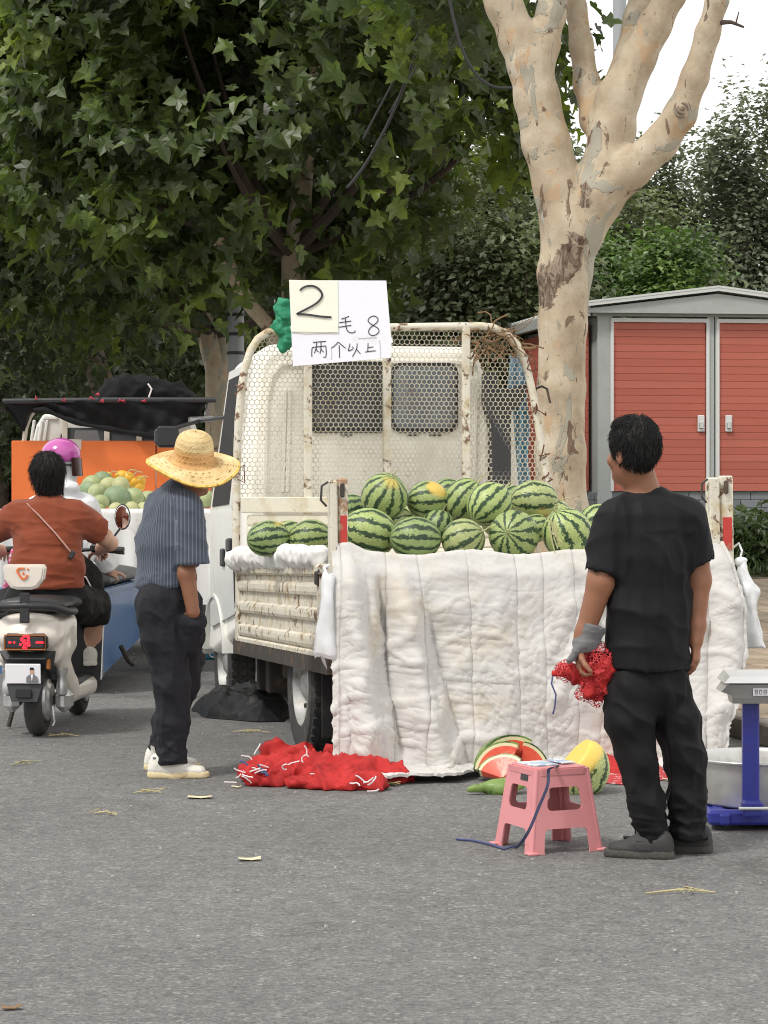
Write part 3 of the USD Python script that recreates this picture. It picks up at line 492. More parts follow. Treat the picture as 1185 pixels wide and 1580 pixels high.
for s0, s1 in ((-.2, Wd / 2), (Wd + .2, Wd / 2)):
    rf = B(); zE, zA = ez + .13, apex - .02
    rf.hull([sp(s0, w, zE + t) for w in (-.27, Lsd + .2) for t in (0, .05)] + [sp(s1, w, zA + t) for w in (-.27, Lsd + .2) for t in (0, .05)]); roof = obj('roof_sheet', rf, m_shedroof, shed)
    for k in range(26):
        w = -.25 + k * (Lsd + .4) / 25; obj('roof_rib', B().bar(sp(s0, w, zE + .065), sp(s1, w, zA + .065), .05, .03), m_shedroof, roof)
obj('eave', B().bar(sp(-.17, -.2, ez + .07), sp(-.17, Lsd + .2, ez + .07), .1, .16), m_shedgrey, shed)
door(.25, Lsd - .2, zr, z1, 's')
obj('side_lock', B().box(sp(-.08, .6, zz(612)), (.03, .12, .3), rotz(yaw), .01), m_shedwhite, shed)

# ---------------------------------------------------------------- poles and cables
def pole(px, d, r, ztop, label, bands=()):
    x = P(px, HY, d)[0]; t = thing('utility_pole', label, 'utility pole', (x, d, 0)); obj('shaft', B().tube([(x, d, 0), (x, d, ztop * .5), (x, d, ztop)], [r * 1.06, r, r * .96], 18), m_pole, t, 40)
    return t, x
t, x = pole(956, 63, .19, 17.5, 'tall pale grey pole rising behind the forked plane tree')
obj('cable_duct', B().box((x + .17, 62.8, 7.5), (.06, .05, 11), None, .01), m_pole, t)
t, x = pole(364, 29.0, .105, CAMZ + (748 - 466) * 29 / FPX, 'light grey pole with dark straps behind the truck cab')
obj('upper_box', B().box((x + .02, 29, CAMZ + (748 - 438) * 29 / FPX), (.10, .10, .45), None, .01), m_whitecloth, t)
for py in (486, 516, 545): obj('strap_band', B().lathe([(.112, -.02), (.116, -.02), (.116, .02), (.112, .02)], 18, (x, 29, CAMZ + (748 - py) * 29 / FPX)), m_blackpl, t)
def cable(pts, r, label):
    P_ = np.array([P(*p) for p in pts]); tt = np.linspace(0, len(P_) - 1, 30); ii = np.arange(len(P_))
    from scipy.interpolate import CubicSpline
    obj('hanging_cable', B().tube(CubicSpline(ii, P_)(tt), r, 6), m_cable, None, True, label=label, cat='cable')
cable([(535, 290, 20), (572, 240, 20), (612, 160, 20), (650, 60, 20), (690, -40, 20)], .013, 'black cable hanging lowest through the leaves above the price sign')
cable([(560, 215, 20.4), (610, 120, 20.4), (650, 40, 20.4), (672, -30, 20.4)], .010, 'thinner black cable running beside the lowest cable')
cable([(600, 175, 21), (660, 75, 21), (700, 10, 21), (718, -30, 21)], .008, 'thin dark wire slanting behind the other cables in the leaves')
cable([(688, -30, 16.5), (705, 50, 16.5), (735, 115, 16.5), (790, 135, 16.5)], .011, 'dark cable sagging to the left limb of the forked plane tree')

# ---------------------------------------------------------------- leaves
PLANE = np.array([(0, .34), (0, 0), (.20, -.07), (.40, .02), (.30, .17), (.60, .34), (.44, .44), (.24, .46), (.21, .68), (0, 1.0), (-.21, .68), (-.24, .46), (-.44, .44), (-.60, .34), (-.30, .17), (-.40, .02), (-.20, -.07)])
PLANE_F = np.array([(0, i, i + 1 if i < 16 else 1) for i in range(1, 17)])
RHOMB = np.array([(0, 0), (.32, .45), (0, 1.0), (-.32, .45)]); RHOMB_F = np.array([(0, 1, 2), (0, 2, 3)])
def leaves(C, N, T, size, shape=PLANE, faces=PLANE_F, fold=.28, rng=RNG):
    N = N / np.linalg.norm(N, axis=1, keepdims=True); T = T - N * (T * N).sum(1, keepdims=True); T /= np.maximum(np.linalg.norm(T, axis=1, keepdims=True), 1e-6); S = np.cross(T, N)
    n, k = len(C), len(shape); sz = np.broadcast_to(size, (n,))[:, None, None]; x, y = shape[None, :, 0, None], shape[None, :, 1, None]
    f1 = fold * rng.uniform(.3, 1.8, (n, 1, 1)); f2 = rng.uniform(.0, .45, (n, 1, 1))
    z = np.abs(x) * f1 - y * y * f2 + rng.normal(0, .03, (n, k, 1))
    V = C[:, None] + sz * (x * S[:, None] + y * T[:, None] + z * N[:, None])
    return V.reshape(-1, 3), (faces[None] + (np.arange(n) * k)[:, None, None]).reshape(-1, 3)
def crown_points(c, r, ntw, seed, gap=.40, shell=.45, lump=.45, freq=.55):
    rng = np.random.default_rng(seed); c, r = np.asarray(c, float), np.asarray(r, float); out = []
    while sum(map(len, out)) < ntw:
        d = rng.normal(size=(ntw, 3)); d /= np.linalg.norm(d, axis=1, keepdims=True); rad = (shell ** 3 + (1 - shell ** 3) * rng.random(ntw)) ** (1 / 3)
        rad *= (1 - lump / 2) + lump * noise(d * 2.6 + seed, seed); p = c + d * rad[:, None] * r; out.append(p[(noise(p * freq + 17.3 * seed, seed + 3) > gap)])
    return np.vstack(out)[:ntw]
def twig_leaves(p, per, spread, size, c, seed, droop=.5, shape=PLANE, faces=PLANE_F, up=.9, fold=.28):
    rng = np.random.default_rng(seed + 99); C = np.repeat(p, per, 0); n = len(C); C = C + rng.normal(0, spread, (n, 3)) * (1, 1, .8)
    o = C - np.asarray(c); o /= np.maximum(np.linalg.norm(o, axis=1, keepdims=True), 1e-6)
    N = o * .7 + np.array([0, 0, up]) + rng.normal(0, .55, (n, 3)); T = o * .6 + rng.normal(0, .7, (n, 3)) + np.array([0, 0, -droop]); s = size * rng.uniform(.6, 1.25, n)
    return leaves(C, N, T, s, shape, faces, fold, rng)
def limbs(b, base, tops, r0, seed, bend=.25):
    rng = np.random.default_rng(seed)
    for t_ in tops:
        t_ = np.asarray(t_, float); a = np.asarray(base, float); m = (a + t_) / 2 + rng.normal(0, bend, 3) * (1, 1, .3); tt = np.linspace(0, 1, 9)[:, None]
        b.tube((1 - tt) ** 2 * a + 2 * tt * (1 - tt) * m + tt ** 2 * t_, np.linspace(r0, r0 * .25, 9), 7)
def plane_tree(name, base, fork, tr, c, r, ntw, per, size, seed, label, group=None, mat=m_leaf, near_parts=0, trunk_pts=None, extra=None, gap=.4):
    t = thing(name, label, 'tree', base, group=group); b = B(); base, fork = np.asarray(base, float), np.asarray(fork, float)
    tp = np.array(trunk_pts) if trunk_pts is not None else np.array([base, (base + fork) / 2 + (.05, 0, 0), fork]); rr = np.linspace(tr * 1.1, tr * .8, len(tp)); rr[0] *= 1.15
    b.tube(tp, rr, 12); rng = np.random.default_rng(seed)
    obj('trunk', b, m_bark if tr > .14 and mat is m_leaf else m_barkdull, t, 40); b = B(); limbs(b, fork, [np.asarray(c) + np.clip(rng.normal(0, .4, 3), -.7, .7) * np.asarray(r) for _ in range(8)], tr * .38, seed, .5)
    obj('limbs', b, m_branchdark, t, 40, kind='stuff')
    for e in extra or (): obj('limb', B().tube(*e), m_bark, t, 40)
    pts = crown_points(c, r, ntw, seed, gap)
    obj('crown', twig_leaves(pts, per, size * 1.15, size, c, seed), mat, t, kind='stuff')
    if near_parts:                                                # the leaves that show largest, one by one
        q = pts[np.argsort(np.linalg.norm(pts - np.array([0, 0, 1.4]), axis=1))[:near_parts * 3]]; px = CX + q[:, 0] / q[:, 1] * FPX; py = HY - (q[:, 2] - CAMZ) / q[:, 1] * FPX
        q = q[(px > 10) & (px < 840) & (py > 5) & (py < 480)][:near_parts]; rng = np.random.default_rng(seed + 5)
        q = q + unit(np.array([0, -1, -.1])) * .25 + rng.normal(0, .12, q.shape)
        N = np.array([0, -.7, .8]) + rng.normal(0, .4, q.shape); T = np.array([0, -.5, -.6]) + rng.normal(0, .7, q.shape); v, f = leaves(q, N, T, size * rng.uniform(.8, 1.3, len(q)), rng=rng); k = len(PLANE)
        for i in range(len(q)): obj('leaf', (v[i * k:(i + 1) * k], PLANE_F), m_leaf, t)
    return t

# the big-leaved plane tree behind the truck, its neighbours further along the kerb
def at(px, py, d): return P(px, py, d)
A0 = G(452, 905, .12)
d = 26.5
plane_tree('plane_tree', (at(448, 0, d)[0], d, .12), at(452, 395, d), .17, at(395, 70, 25.6) + (0, 0, .5), (3.5, 3.6, 3.55), 1700, 10, .212, 3, 'leafy plane tree whose trunk rises just behind the price sign', near_parts=260,
           extra=[([at(412, 500, d - .2), at(385, 470, d - .3), at(360, 425, d - .4), at(340, 380, d - .5), at(325, 340, d - .5)], [.085, .085, .08, .075, .07], 10), ([at(448, 640, d), at(430, 540, d - .1), at(412, 500, d - .2)], [.09, .09, .085], 10), ([at(455, 400, d), at(470, 250, d), at(487, 150, d - .6), at(490, 60, d - .8)], [.15, .11, .09, .07], 10)], gap=.36)
d = 31
plane_tree('plane_tree', (at(336, 0, d)[0], d, .12), at(330, 520, d), .17, at(210, 120, 29.5), (4.4, 3.4, 3.5), 1400, 10, .20, 5, 'plane tree with ragged broken stump top left of the strapped pole', trunk_pts=[at(338, 880, d), at(337, 640, d), at(335, 570, d), at(326, 540, d), at(312, 480, d)], mat=m_leaf,
           extra=[([at(338, 600, d), at(343, 545, d), at(342, 520, d)], [.15, .10, .07], 9), ([at(336, 580, d), at(322, 545, d), at(318, 525, d)], [.12, .09, .06], 9)], gap=.36)
d = 38
plane_tree('plane_tree', (at(172, 0, d)[0], d, .12), at(120, 440, d), .20, at(70, 210, 37), (5.4, 4, 4.6), 1500, 9, .20, 7, 'leaning plane tree at far left rising behind the black canopy', trunk_pts=[at(180, 840, d), at(160, 600, d), at(140, 540, d), at(120, 470, d), at(95, 425, d), at(40, 340, d)], mat=m_leafdeep, gap=.3)
d = 47
plane_tree('plane_tree', (at(-10, 0, d)[0], d, .12), at(0, 480, d), .22, at(20, 480, d), (6.5, 5, 3.9), 1500, 9, .22, 9, 'dark plane tree at the left edge behind the white van cab', mat=m_leafdeep, gap=.25)

# background trees
def back_tree(name, px, d, zc, r, ntw, per, size, seed, mat, label, shape=RHOMB, faces=RHOMB_F, gap=.38, spread=.30, lump=.5, freq=.6, cols=None):
    x = at(px, 0, d)[0]; t = thing(name, label, 'tree', (x, d, .12)); b = B(); c = np.array([x, d, zc]); b.tube([(x, d, .1), (x + .1, d, zc * .5), (x, d, zc + r[2] * .6)], [.22, .17, .05], 9)
    rng = np.random.default_rng(seed); limbs(b, (x, d, max(.8, zc - r[2] * .6)), [c + rng.normal(0, .4, 3) * np.asarray(r) for _ in range(8)], .07, seed, .4); obj('trunk', b, m_barkdull, t, 40)
    if cols is None: pts = crown_points(c, r, int(ntw * 1.35), seed, gap, .62, lump, freq)
    else: pts = np.vstack([crown_points((x + dx, d + dy, z_), rr_, n_, seed + k, gap, .55, lump, freq) for k, (dx, dy, z_, rr_, n_) in enumerate(cols)])
    obj('crown', twig_leaves(pts, per, spread, size * 1.0, c, seed, .3, shape * np.array([1.15, 1]), faces, 1.1), mat, t, kind='stuff')
back_tree('poplar_tree', 1150, 56, 6.0, (1.7, 1.7, 5.6), 0, 14, .17, 31, m_leafpoplar, 'tall grey green poplar clump at the right edge behind the cabinet', spread=.26, gap=.33, cols=[(-.3, 0, 6.2, (.9, 1., 4.7), 1000), (1.1, .5, 6.0, (1.0, 1., 5.2), 1000), (2.2, -.2, 5.6, (1.0, 1, 4.9), 900), (.4, -1, 3.2, (1.5, 1, 3.2), 800)])
back_tree('poplar_tree', 1040, 58, 5.6, (1.6, 1.6, 5.2), 0, 14, .17, 33, m_leafpoplar, 'grey green poplar showing between the right limbs of the forked tree', spread=.26, gap=.33, cols=[(-.9, 0, 5.4, (.8, 1., 4.6), 900), (.2, .5, 5.8, (.9, 1., 4.9), 1000), (1.2, 0, 5.0, (.9, 1, 4.4), 900), (0, -1, 3, (1.6, 1, 3.0), 700)])
back_tree('locust_tree', 1035, 45, 3.9, (1.5, 1.5, 2.0), 0, 16, .15, 35, m_leaflocust, 'bright green feathery locust tree just above the cabinet roof', spread=.24, gap=.36, cols=[(0, 0, 4.8, (.9, .9, 1.4), 420), (-.8, .2, 4.0, (1.0, .9, .9), 380), (.8, 0, 4.0, (1.0, .9, .8), 380), (-.2, -.3, 3.2, (1.5, 1, .9), 380)])
back_tree('locust_tree', 900, 47, 4.3, (1.6, 1.5, 2.2), 900, 15, .15, 37, m_leaflocust, 'lighter green locust tree behind the fork of the bare trunk', spread=.26)
back_tree('shrub_tree', 775, 41, 3.7, (1.8, 1.5, 3.4), 1500, 14, .15, 41, m_leafmid, 'dull green bushy tree left of the bare trunk above the headboard', spread=.28, gap=.33)
back_tree('shrub_tree', 640, 44, 3.6, (2.0, 1.6, 3.6), 1500, 14, .15, 43, m_leafmid, 'dull green bushy tree right behind the price sign', spread=.28, gap=.33)
back_tree('shrub_tree', 800, 60, 5.6, (2.6, 1.8, 5.2), 1800, 14, .18, 51, m_leafmid, 'tall mid green tree seen between the plane crown and the bare trunk', spread=.3, gap=.30)
back_tree('shrub_tree', 690, 60, 5.2, (2.6, 1.8, 5.0), 1700, 14, .18, 53, m_leafmid, 'tall mid green tree far behind the headboard, right of the sign', spread=.3, gap=.30)
back_tree('shrub_tree', 880, 62, 5.4, (2.4, 1.8, 4.8), 1600, 14, .18, 55, m_leafpoplar, 'grey green tree behind the fork of the bare trunk', spread=.3, gap=.30)
back_tree('shrub_tree', 520, 46, 3.2, (2.2, 1.6, 3.4), 1300, 14, .16, 45, m_leafdeep, 'dark bushy tree left of the price sign behind the plane trunk', spread=.3, gap=.33)
back_tree('shrub_tree', 965, 52, 4.2, (2.2, 1.8, 3.6), 1500, 14, .16, 47, m_leafmid, 'mid green rounded tree behind the cabinet roof ridge', spread=.3, gap=.33)
back_tree('shrub_tree', 840, 55, 4.2, (2.2, 1.8, 3.8), 1400, 14, .16, 49, m_leafmid, 'mid green tree hidden mostly by the bare trunk', spread=.3, gap=.33)
for k, (px, dd) in enumerate(((-60, 60), (140, 62), (320, 60))):
    back_tree('dark_tree', px, dd, 4.8, (4.2, 2.5, 5.2), 1500, 12, .24, 61 + k, m_leafdeep, ['dark distant tree at the left edge beyond the vans', 'dark distant tree beyond the black canopy', 'dark distant tree beyond the strapped pole'][k], spread=.45, gap=.3)
hp = np.random.default_rng(5).uniform((-20, 66, .2), (24, 74, 5.5), (5200, 3)); hp = hp[noise(hp * .4, 3) > .25]
obj('distant_wood', twig_leaves(hp, 9, .5, .34, (0, 90, 0), 77, .3, RHOMB, RHOMB_F), m_leafdeep, kind='stuff', label='dark distant belt of trees behind everything', cat='wood')

# the bare forked plane tree (trunk and limbs as one skin)
TD = 17.4
mt = thing('plane_tree', 'pale peeling bare trunk of the forked plane tree beside the truck', 'tree', (P(866, 0, TD)[0], TD, .12))
S = SD(.022)
def w(px, py, dd=0.): return P(px, py, TD + dd)
s_ = FPX / TD
def lim(pts, rad, k=.05): S.chain([w(*p) for p in pts], [r / s_ for r in rad], k=k)
lim([(865, 1010), (866, 900), (866, 790), (864, 700), (866, 600), (868, 500), (872, 420), (880, 350)], [56, 44, 40, 38, 36, 37, 41, 45])
lim([(880, 350), (862, 290), (843, 220), (828, 150), (818, 100), (800, 60), (778, 10), (757, -40), (735, -110)], [44, 38, 36, 34, 34, 30, 27, 25, 22])
lim([(822, 115), (838, 70), (851, 20), (858, -40), (868, -130)], [27, 25, 22, 20, 17])
lim([(885, 360), (915, 310), (935, 260), (945, 200), (955, 150), (985, 90), (1010, 40), (1035, -10), (1065, -90)], [46, 42, 38, 34, 33, 27, 25, 23, 19])
lim([(952, 150, .1), (975, 80, .3), (985, 30, .4), (998, -30, .5), (1015, -110, .6)], [28, 24, 23, 21, 18])
lim([(938, 215, .05), (915, 185, .12), (905, 130, .2), (897, 70, .25), (888, 10, .3), (878, -60, .35)], [26, 20, 19, 18, 16, 14])
lim([(925, 300, -.05), (970, 265, -.12), (1020, 220, -.2), (1050, 175, -.28), (1072, 120, -.35), (1092, 50, -.4), (1107, 0, -.45), (1125, -70, -.5), (1140, -130, -.5)], [38, 30, 26, 24, 20, 18, 16, 15, 13])
v, f = S.mesh(); nrm = vnormals(v, f); v = v + nrm * ((fbm(v * 5, 3, 2) - .5) * .014 + (fbm(v * (11, 11, 4), 3, 4) - .5) * .012)[:, None]
py_ = HY - (v[:, 2] - CAMZ) / v[:, 1] * FPX; px_ = CX + v[:, 0] / v[:, 1] * FPX
br = np.exp(-((py_ - 400) / 65) ** 2) * np.exp(-((px_ - 880 - (400 - py_) * .30) / 34) ** 2) * .5 + np.exp(-((py_ - 445) / 40) ** 2) * np.exp(-((px_ - 838) / 20) ** 2) * .5 + np.exp(-((py_ - 300) / 26) ** 2) * np.exp(-((px_ - 903) / 15) ** 2) * .42 + np.exp(-((py_ - 570) / 36) ** 2) * np.exp(-((px_ - 828) / 9) ** 2) * .35
obj('trunk', (v, f), m_bark, mt, True, primvars={'rough_bark': br})
def knot(px, py, dd, r):
    c = w(px, py, dd); b = B(); a = np.linspace(0, 2 * np.pi, 17)
    for q, (rr, tr_, oo) in enumerate(((1.0, .22, .0), (.62, .18, .012))): b.tube([c + np.array([rr * r * math.cos(t), -oo - .01 * math.sin(2 * t), rr * r * 1.1 * math.sin(t)]) for t in a], r * tr_, 6, False)
    b.box(c + (0, -.012, 0), (r * .7, .03, r * .8), roty(.4), .012); obj('knot', b, m_barkdull, mt, True)
knot(1053, 168, -.28 - 24 / s_ * .96, .055); knot(845, 51, -22 / s_ * .97, .035)
obj('broken_twig', B().tube([w(1108, 35, -.45), w(1128, 34, -.5), w(1148, 42, -.5)], [.02, .014, .008], 6).tube([w(1135, 37, -.5), w(1140, 18, -.5)], [.008, .004], 5), m_branchdark, mt)
pts = np.vstack([crown_points((P(900, 0, TD)[0] + .3, TD + .4, 9.4), (3.6, 3.0, 2.2), 420, 71, .4, .3), crown_points((P(690, 0, 19)[0], 19.2, 5.9), (.9, .9, 1.3), 70, 73, .4, .2)])
obj('crown', twig_leaves(pts, 8, .22, .19, (1.4, TD, 6.5), 75), m_leaf, mt, kind='stuff')

# weeds by the cabinet
def weed(px, d, h, n, seed, label, mat=m_grass):
    rng = np.random.default_rng(seed); x = at(px, 0, d)[0]; t = thing('weed_clump', label, 'plant', (x, d, .14)); st = B(); C, T, N = [], [], []
    for i in range(n):
        a = rng.uniform(0, 6.28); l = h * rng.uniform(.5, 1.05); tip = np.array([x + rng.normal(0, .25) + math.cos(a) * l * .25, d + rng.normal(0, .2) + math.sin(a) * l * .25, .14 + l]); p0 = np.array([x + rng.normal(0, .25), d + rng.normal(0, .2), .1]); st.tube([p0, (p0 + tip) / 2 + (0, 0, .05), tip], [.008, .006, .003], 4, False)
        for k in range(14):
            u_ = rng.uniform(.12, 1.); C.append(p0 + (tip - p0) * u_ + rng.normal(0, .03, 3)); T.append(rng.normal(0, 1, 3) + (0, 0, .2)); N.append(rng.normal(0, .6, 3) + (0, -.3, .8))
    obj('stems', st, mat, t); obj('leaves', leaves(np.array(C), np.array(N), np.array(T), .15 * rng.uniform(.6, 1.3, len(C)), RHOMB, RHOMB_F), mat, t, kind='stuff')
for k, (px, d, h, n) in enumerate(((1148, 33.3, 1.0, 40), (1175, 33.5, .75, 40), (1130, 33.6, .9, 28), (1200, 33.6, .8, 34), (1110, 34, .7, 20), (1040, 34, .6, 24), (920, 34, .5, 24))):
    weed(px, d, h, n, 80 + k, ['tallest green weeds just right of the peeling post', 'leafy weeds in front of the grey plinth at the right edge', 'weeds directly behind the peeling post', 'weeds at the very right edge of the verge', 'low weeds behind the seller in black, near the post', 'low weeds behind the seller in black', 'low weeds at the left corner of the cabinet'][k])
rng = np.random.default_rng(3); gp = rng.uniform((2.4, 32.7, .14), (9, 35.2, .18), (3800, 3)); obj('grass', leaves(gp, rng.normal(0, 1, gp.shape) + (0, -.6, .2), rng.normal(0, .35, gp.shape) + (0, 0, 1), rng.uniform(.10, .30, len(gp)), RHOMB * (.35, 1), RHOMB_F, rng=rng), m_grass, kind='stuff', label='rough green grass on the verge before the cabinet', cat='grass')
# ---------------------------------------------------------------- the melon truck
TO = np.array([.745, 11.8, 0.0]); TR = rotz(TA) @ rotx(-.0333)
truck = thing('fruit_truck', 'small worn cream flatbed truck loaded with watermelons, wire mesh behind its cab', 'truck', TO, TR)
def tw(p): return TO + np.asarray(p, float) @ TR.T                 # truck to world
def tl(p): return (np.asarray(p, float) - TO) @ TR                 # world to truck
EYE = np.array([0, 0, CAMZ])
def ray(px, py): return np.array([(px - CX) / FPX, 1.0, -(py - HY) / FPX])
def on_y(px, py, yl): e, r = tl(EYE), ray(px, py) @ TR; return e + r * ((yl - e[1]) / r[1])   # truck point on the plane y = yl
def on_x(px, py, xl): e, r = tl(EYE), ray(px, py) @ TR; return e + r * ((xl - e[0]) / r[0])
def tp_(name, b, mat, parent=truck, smooth=False, **kw): return obj(name, b, mat, parent, smooth, world=False, **kw)
BED = .76
bb = B(); 
for k in range(12): tp_('floor_plank', B().box((-.88 + k * .16, 1.58, BED), (.155, 3.06, .03), None, .004), m_creamworn)
tp_('floor_frame', B().box((0, 1.58, BED - .05), (1.92, 3.08, .06), None, .01), m_chassis)
# left side panel with pressed ribs, its frame and hinges
sx0 = -1.0; yA, yB = .30, 3.02; zb, zt = .585, .985
def sidepanel(x, sgn):
    prof = []; n = 60
    for i in range(n + 1):
        z = zb + (zt - zb) * i / n; t = (z - zb) / (zt - zb)
        ridge = sum(sst(c - .075, c - .05, t) * (1 - sst(c + .05, c + .075, t)) for c in (.12, .47, .80)); prof.append((x - sgn * (-.0) + sgn * .022 * ridge - sgn * .012, z))
    g = np.array([[(p[0], y, p[1]) for p in prof] for y in (yA + .09, yB - .09)]); b = B(); b.slab(g, .012); sp_ = tp_('side_panel', b, m_creamworn)
    for nm, c_, s_2 in (('panel_edge', (x, yA + .045, (zb + zt) / 2), (.05, .09, zt - zb + .02)), ('panel_edge', (x, yB - .045, (zb + zt) / 2), (.05, .09, zt - zb + .02))): tp_(nm, B().box(c_, s_2, None, .01), m_creamworn, sp_)
    tp_('top_rail', B().box((x, (yA + yB) / 2, zt + .02), (.062, yB - yA + .01, .062), None, .012), m_creamworn, sp_)
    tp_('bottom_rail', B().box((x, (yA + yB) / 2, zb - .012), (.055, yB - yA, .035), None, .008), m_creamworn, sp_)
    return sp_
spl = sidepanel(sx0, -1); sidepanel(1.0, 1)
for y in (.6, 1.25, 1.6): tp_('rust_bracket', B().box((sx0 - .01, y, zt + .075), (.05, .18, .05), None, .01), m_chassis if y > 1.5 else M('rusty_red_bracket', (.24, .075, .045), .8, .3, 12), spl)
tp_('latch', B().box((sx0 - .035, yA + .03, zt - .02), (.02, .04, .07), None, .006).tube([(sx0 - .03, yA, zt + .02), (sx0 - .045, yA - .03, zt + .0), (sx0 - .04, yA - .03, zt - .06)], .006, 6), m_chassis, spl)
tp_('tailgate', B().box((0, .03, .83), (1.96, .04, .44), None, .012), m_creamworn)
tp_('bed_edge', B().bar((-1.0, .12, zb - .06), (-1.0, 3.1, zb - .06), .05, .09).bar((1., .12, zb - .06), (1., 3.1, zb - .06), .05, .09), m_chassis)
# corner posts
def post(px0, px1, py0, py1, lab, mirror=False):
    a, b_ = on_y(px0, py0, 0.02), on_y(px1, py1, 0.02); zt_ = a[2]; wd = b_[0] - a[0]; zb_ = .56; w1 = wd * .42
    p = B().box((a[0] + w1 / 2, .02, (zt_ - .01 + zb_) / 2), (w1, .07, zt_ - .01 - zb_), None, .008); po = tp_('corner_post', p, m_creamworn, label=lab)
    q = B().box((a[0] + w1 + .006 + (wd - w1) / 2, .035, (zt_ + zb_) / 2), (wd - w1 - .006, .06, zt_ - zb_), None, .008); tp_('post_channel', q, m_creamworn if mirror else M('rusty_post', (.36, .22, .13), .75, .3, 8, .3, 40, spots=[((.6, .55, .45), 9, .5, .56), ((.07, .04, .03), 12, .55, .65)]), po)
    zr_ = zt_ - (.30 if mirror else .27); tp_('red_marker', B().box((a[0] + w1 + .006 + (wd - w1) / 2, .003, zr_), ((wd - w1) * .62, .008, .17), None, .002), m_red, po)
    tp_('hook', B().tube([(a[0] - .01, -.01, zt_ - .02), (a[0] - .045, -.03, zt_ - .04), (a[0] - .05, -.03, zt_ - .11), (a[0] - .02, -.02, zt_ - .14)], .006, 6), m_chassis, po); tp_('worn_clip', B().box((a[0] + wd * .7, -.005, zt_ - .06), (.022, .02, .07), None, .006), m_chassis, po)
post(507, 535, 738, 738, 'rust-streaked corner post with a red marker')
post(1091, 1129, 734, 734, 'peeling cream corner post with a faded red marker', True)

# headboard: bent pipe frame, uprights, perforated mesh, ribbed board
HYL = 3.13
def hp_(px, py, o=0.): return on_y(px, py, HYL + o)
fl = [(364, 872), (365, 770), (366, 700), (368, 648), (372, 605), (377, 570), (387, 540), (398, 523), (413, 513), (432, 509), (460, 507), (520, 505), (607, 505), (680, 504), (740, 503), (760, 505), (780, 514), (797, 531), (808, 552), (815, 575), (823, 612), (830, 655), (838, 702), (845, 742), (850, 800), (853, 860)]
hpts = np.array([hp_(*p) for p in fl]); tp_('headboard_pipe', B().tube(hpts, .026, 10), m_creamworn, truck, 50)
for px, p0, p1 in ((475, 508, 775), (597, 505, 770), (719, 503, 745)):
    a, c = hp_(px, p0, -.01), hp_(px, 860, -.01); tp_('upright_bar', B().bar(a, c, .052, .03, (0, 1, 0), .006), m_creamworn)
a, c = hp_(372, 779, -.03), hp_(838, 779, -.03); tp_('cross_rail', B().bar(a, c, .03, .10, ch=.006), m_cream)
za = a[2]
for k in range(6):
    z = za - .10 - k * .072; tp_('board_rib', B().box((0, HYL - .02 - (.012 if k % 2 else 0), z), (1.86, .03, .07), None, .012), m_cream)
inner = Polygon([(p[0], p[2]) for p in np.array([hp_(*q) for q in fl])]).buffer(-.015)
cs = .0325; rowh = cs * .866; mb = B(); ww = .0026; hv, hf = [], []
x0, z0, x1, z1 = inner.bounds; ang = np.arange(6) * np.pi / 3 + np.pi / 6; k = 0
from shapely.prepared import prep
pin = prep(inner)
from shapely.geometry import Point
for r in range(int((z1 - z0) / rowh) + 1):
    for c_ in range(int((x1 - x0) / cs) + 1):
        x, z = x0 + (c_ + .5 * (r % 2)) * cs, z0 + r * rowh
        if z < za - .02 or not pin.contains(Point(x, z)): continue
        R0 = cs / math.sqrt(3); R1 = R0 - ww
        dy = .012 * math.sin(x * 5 + z * 3) * math.sin(z * 4)
        o = np.stack([x + R0 * np.cos(ang), np.full(6, HYL + .022 + dy), z + R0 * np.sin(ang)], 1); i_ = np.stack([x + R1 * np.cos(ang), np.full(6, HYL + .018 + dy), z + R1 * np.sin(ang)], 1)
        hv.append(np.vstack([o, i_])); hf += [(k + j, k + (j + 1) % 6, k + 6 + (j + 1) % 6) for j in range(6)] + [(k + j, k + 6 + (j + 1) % 6, k + 6 + j) for j in range(6)]; k += 12
tp_('wire_mesh', (np.vstack(hv), np.array(hf)), m_cream, kind='stuff')
m_rw = M('rusty_wire', (.16, .075, .045), .9, .3, 30); rng = np.random.default_rng(8)
for px, py in ((372, 600), (366, 728), (828, 640), (838, 700), (845, 735), (820, 560)):
    c0 = hp_(px, py, -.03); pts = np.array([c0 + rng.normal(0, .028, 3) for _ in range(9)]); tp_('wire_tie', B().tube(pts, .005, 5), m_rw)

tp_('hook_rod', B().tube([hp_(826, 600, .02), hp_(836, 596, .02), hp_(844, 600, .02), hp_(849, 622, .02)], .008, 6), m_chassis)

# cab
def cabring(y, x0, x1, z0, z1, tum, r=.13, n=8):
    pts = []
    for (cx, cz, a0) in ((x1 - r - tum, z1 - r, 0), (x0 + r + tum, z1 - r, 90), (x0 + r * .4, z0 + r * .4, 180), (x1 - r * .4, z0 + r * .4, 270)):
        rr = r if a0 in (0, 90) else r * .4
        for k in range(n): a = math.radians(a0 + 90 * k / (n - 1)); pts.append((cx + rr * math.cos(a), y, cz + rr * math.sin(a)))
        if a0 == 90:
            for k in range(1, 6): t = k / 6; pts.append((x0 + tum * (1 - t) * (1 - t * .0) if False else x0 + tum * max(0, 1 - t * 2.0), y, (z1 - r) * (1 - t) + (z0 + r * .4) * t))
    return np.array(pts)
cz1 = on_y(600, 533, 3.36)[2]; cx0 = on_y(375, 700, 3.3)[0]; cx1 = on_y(770, 700, 3.3)[0]; cz0 = .62
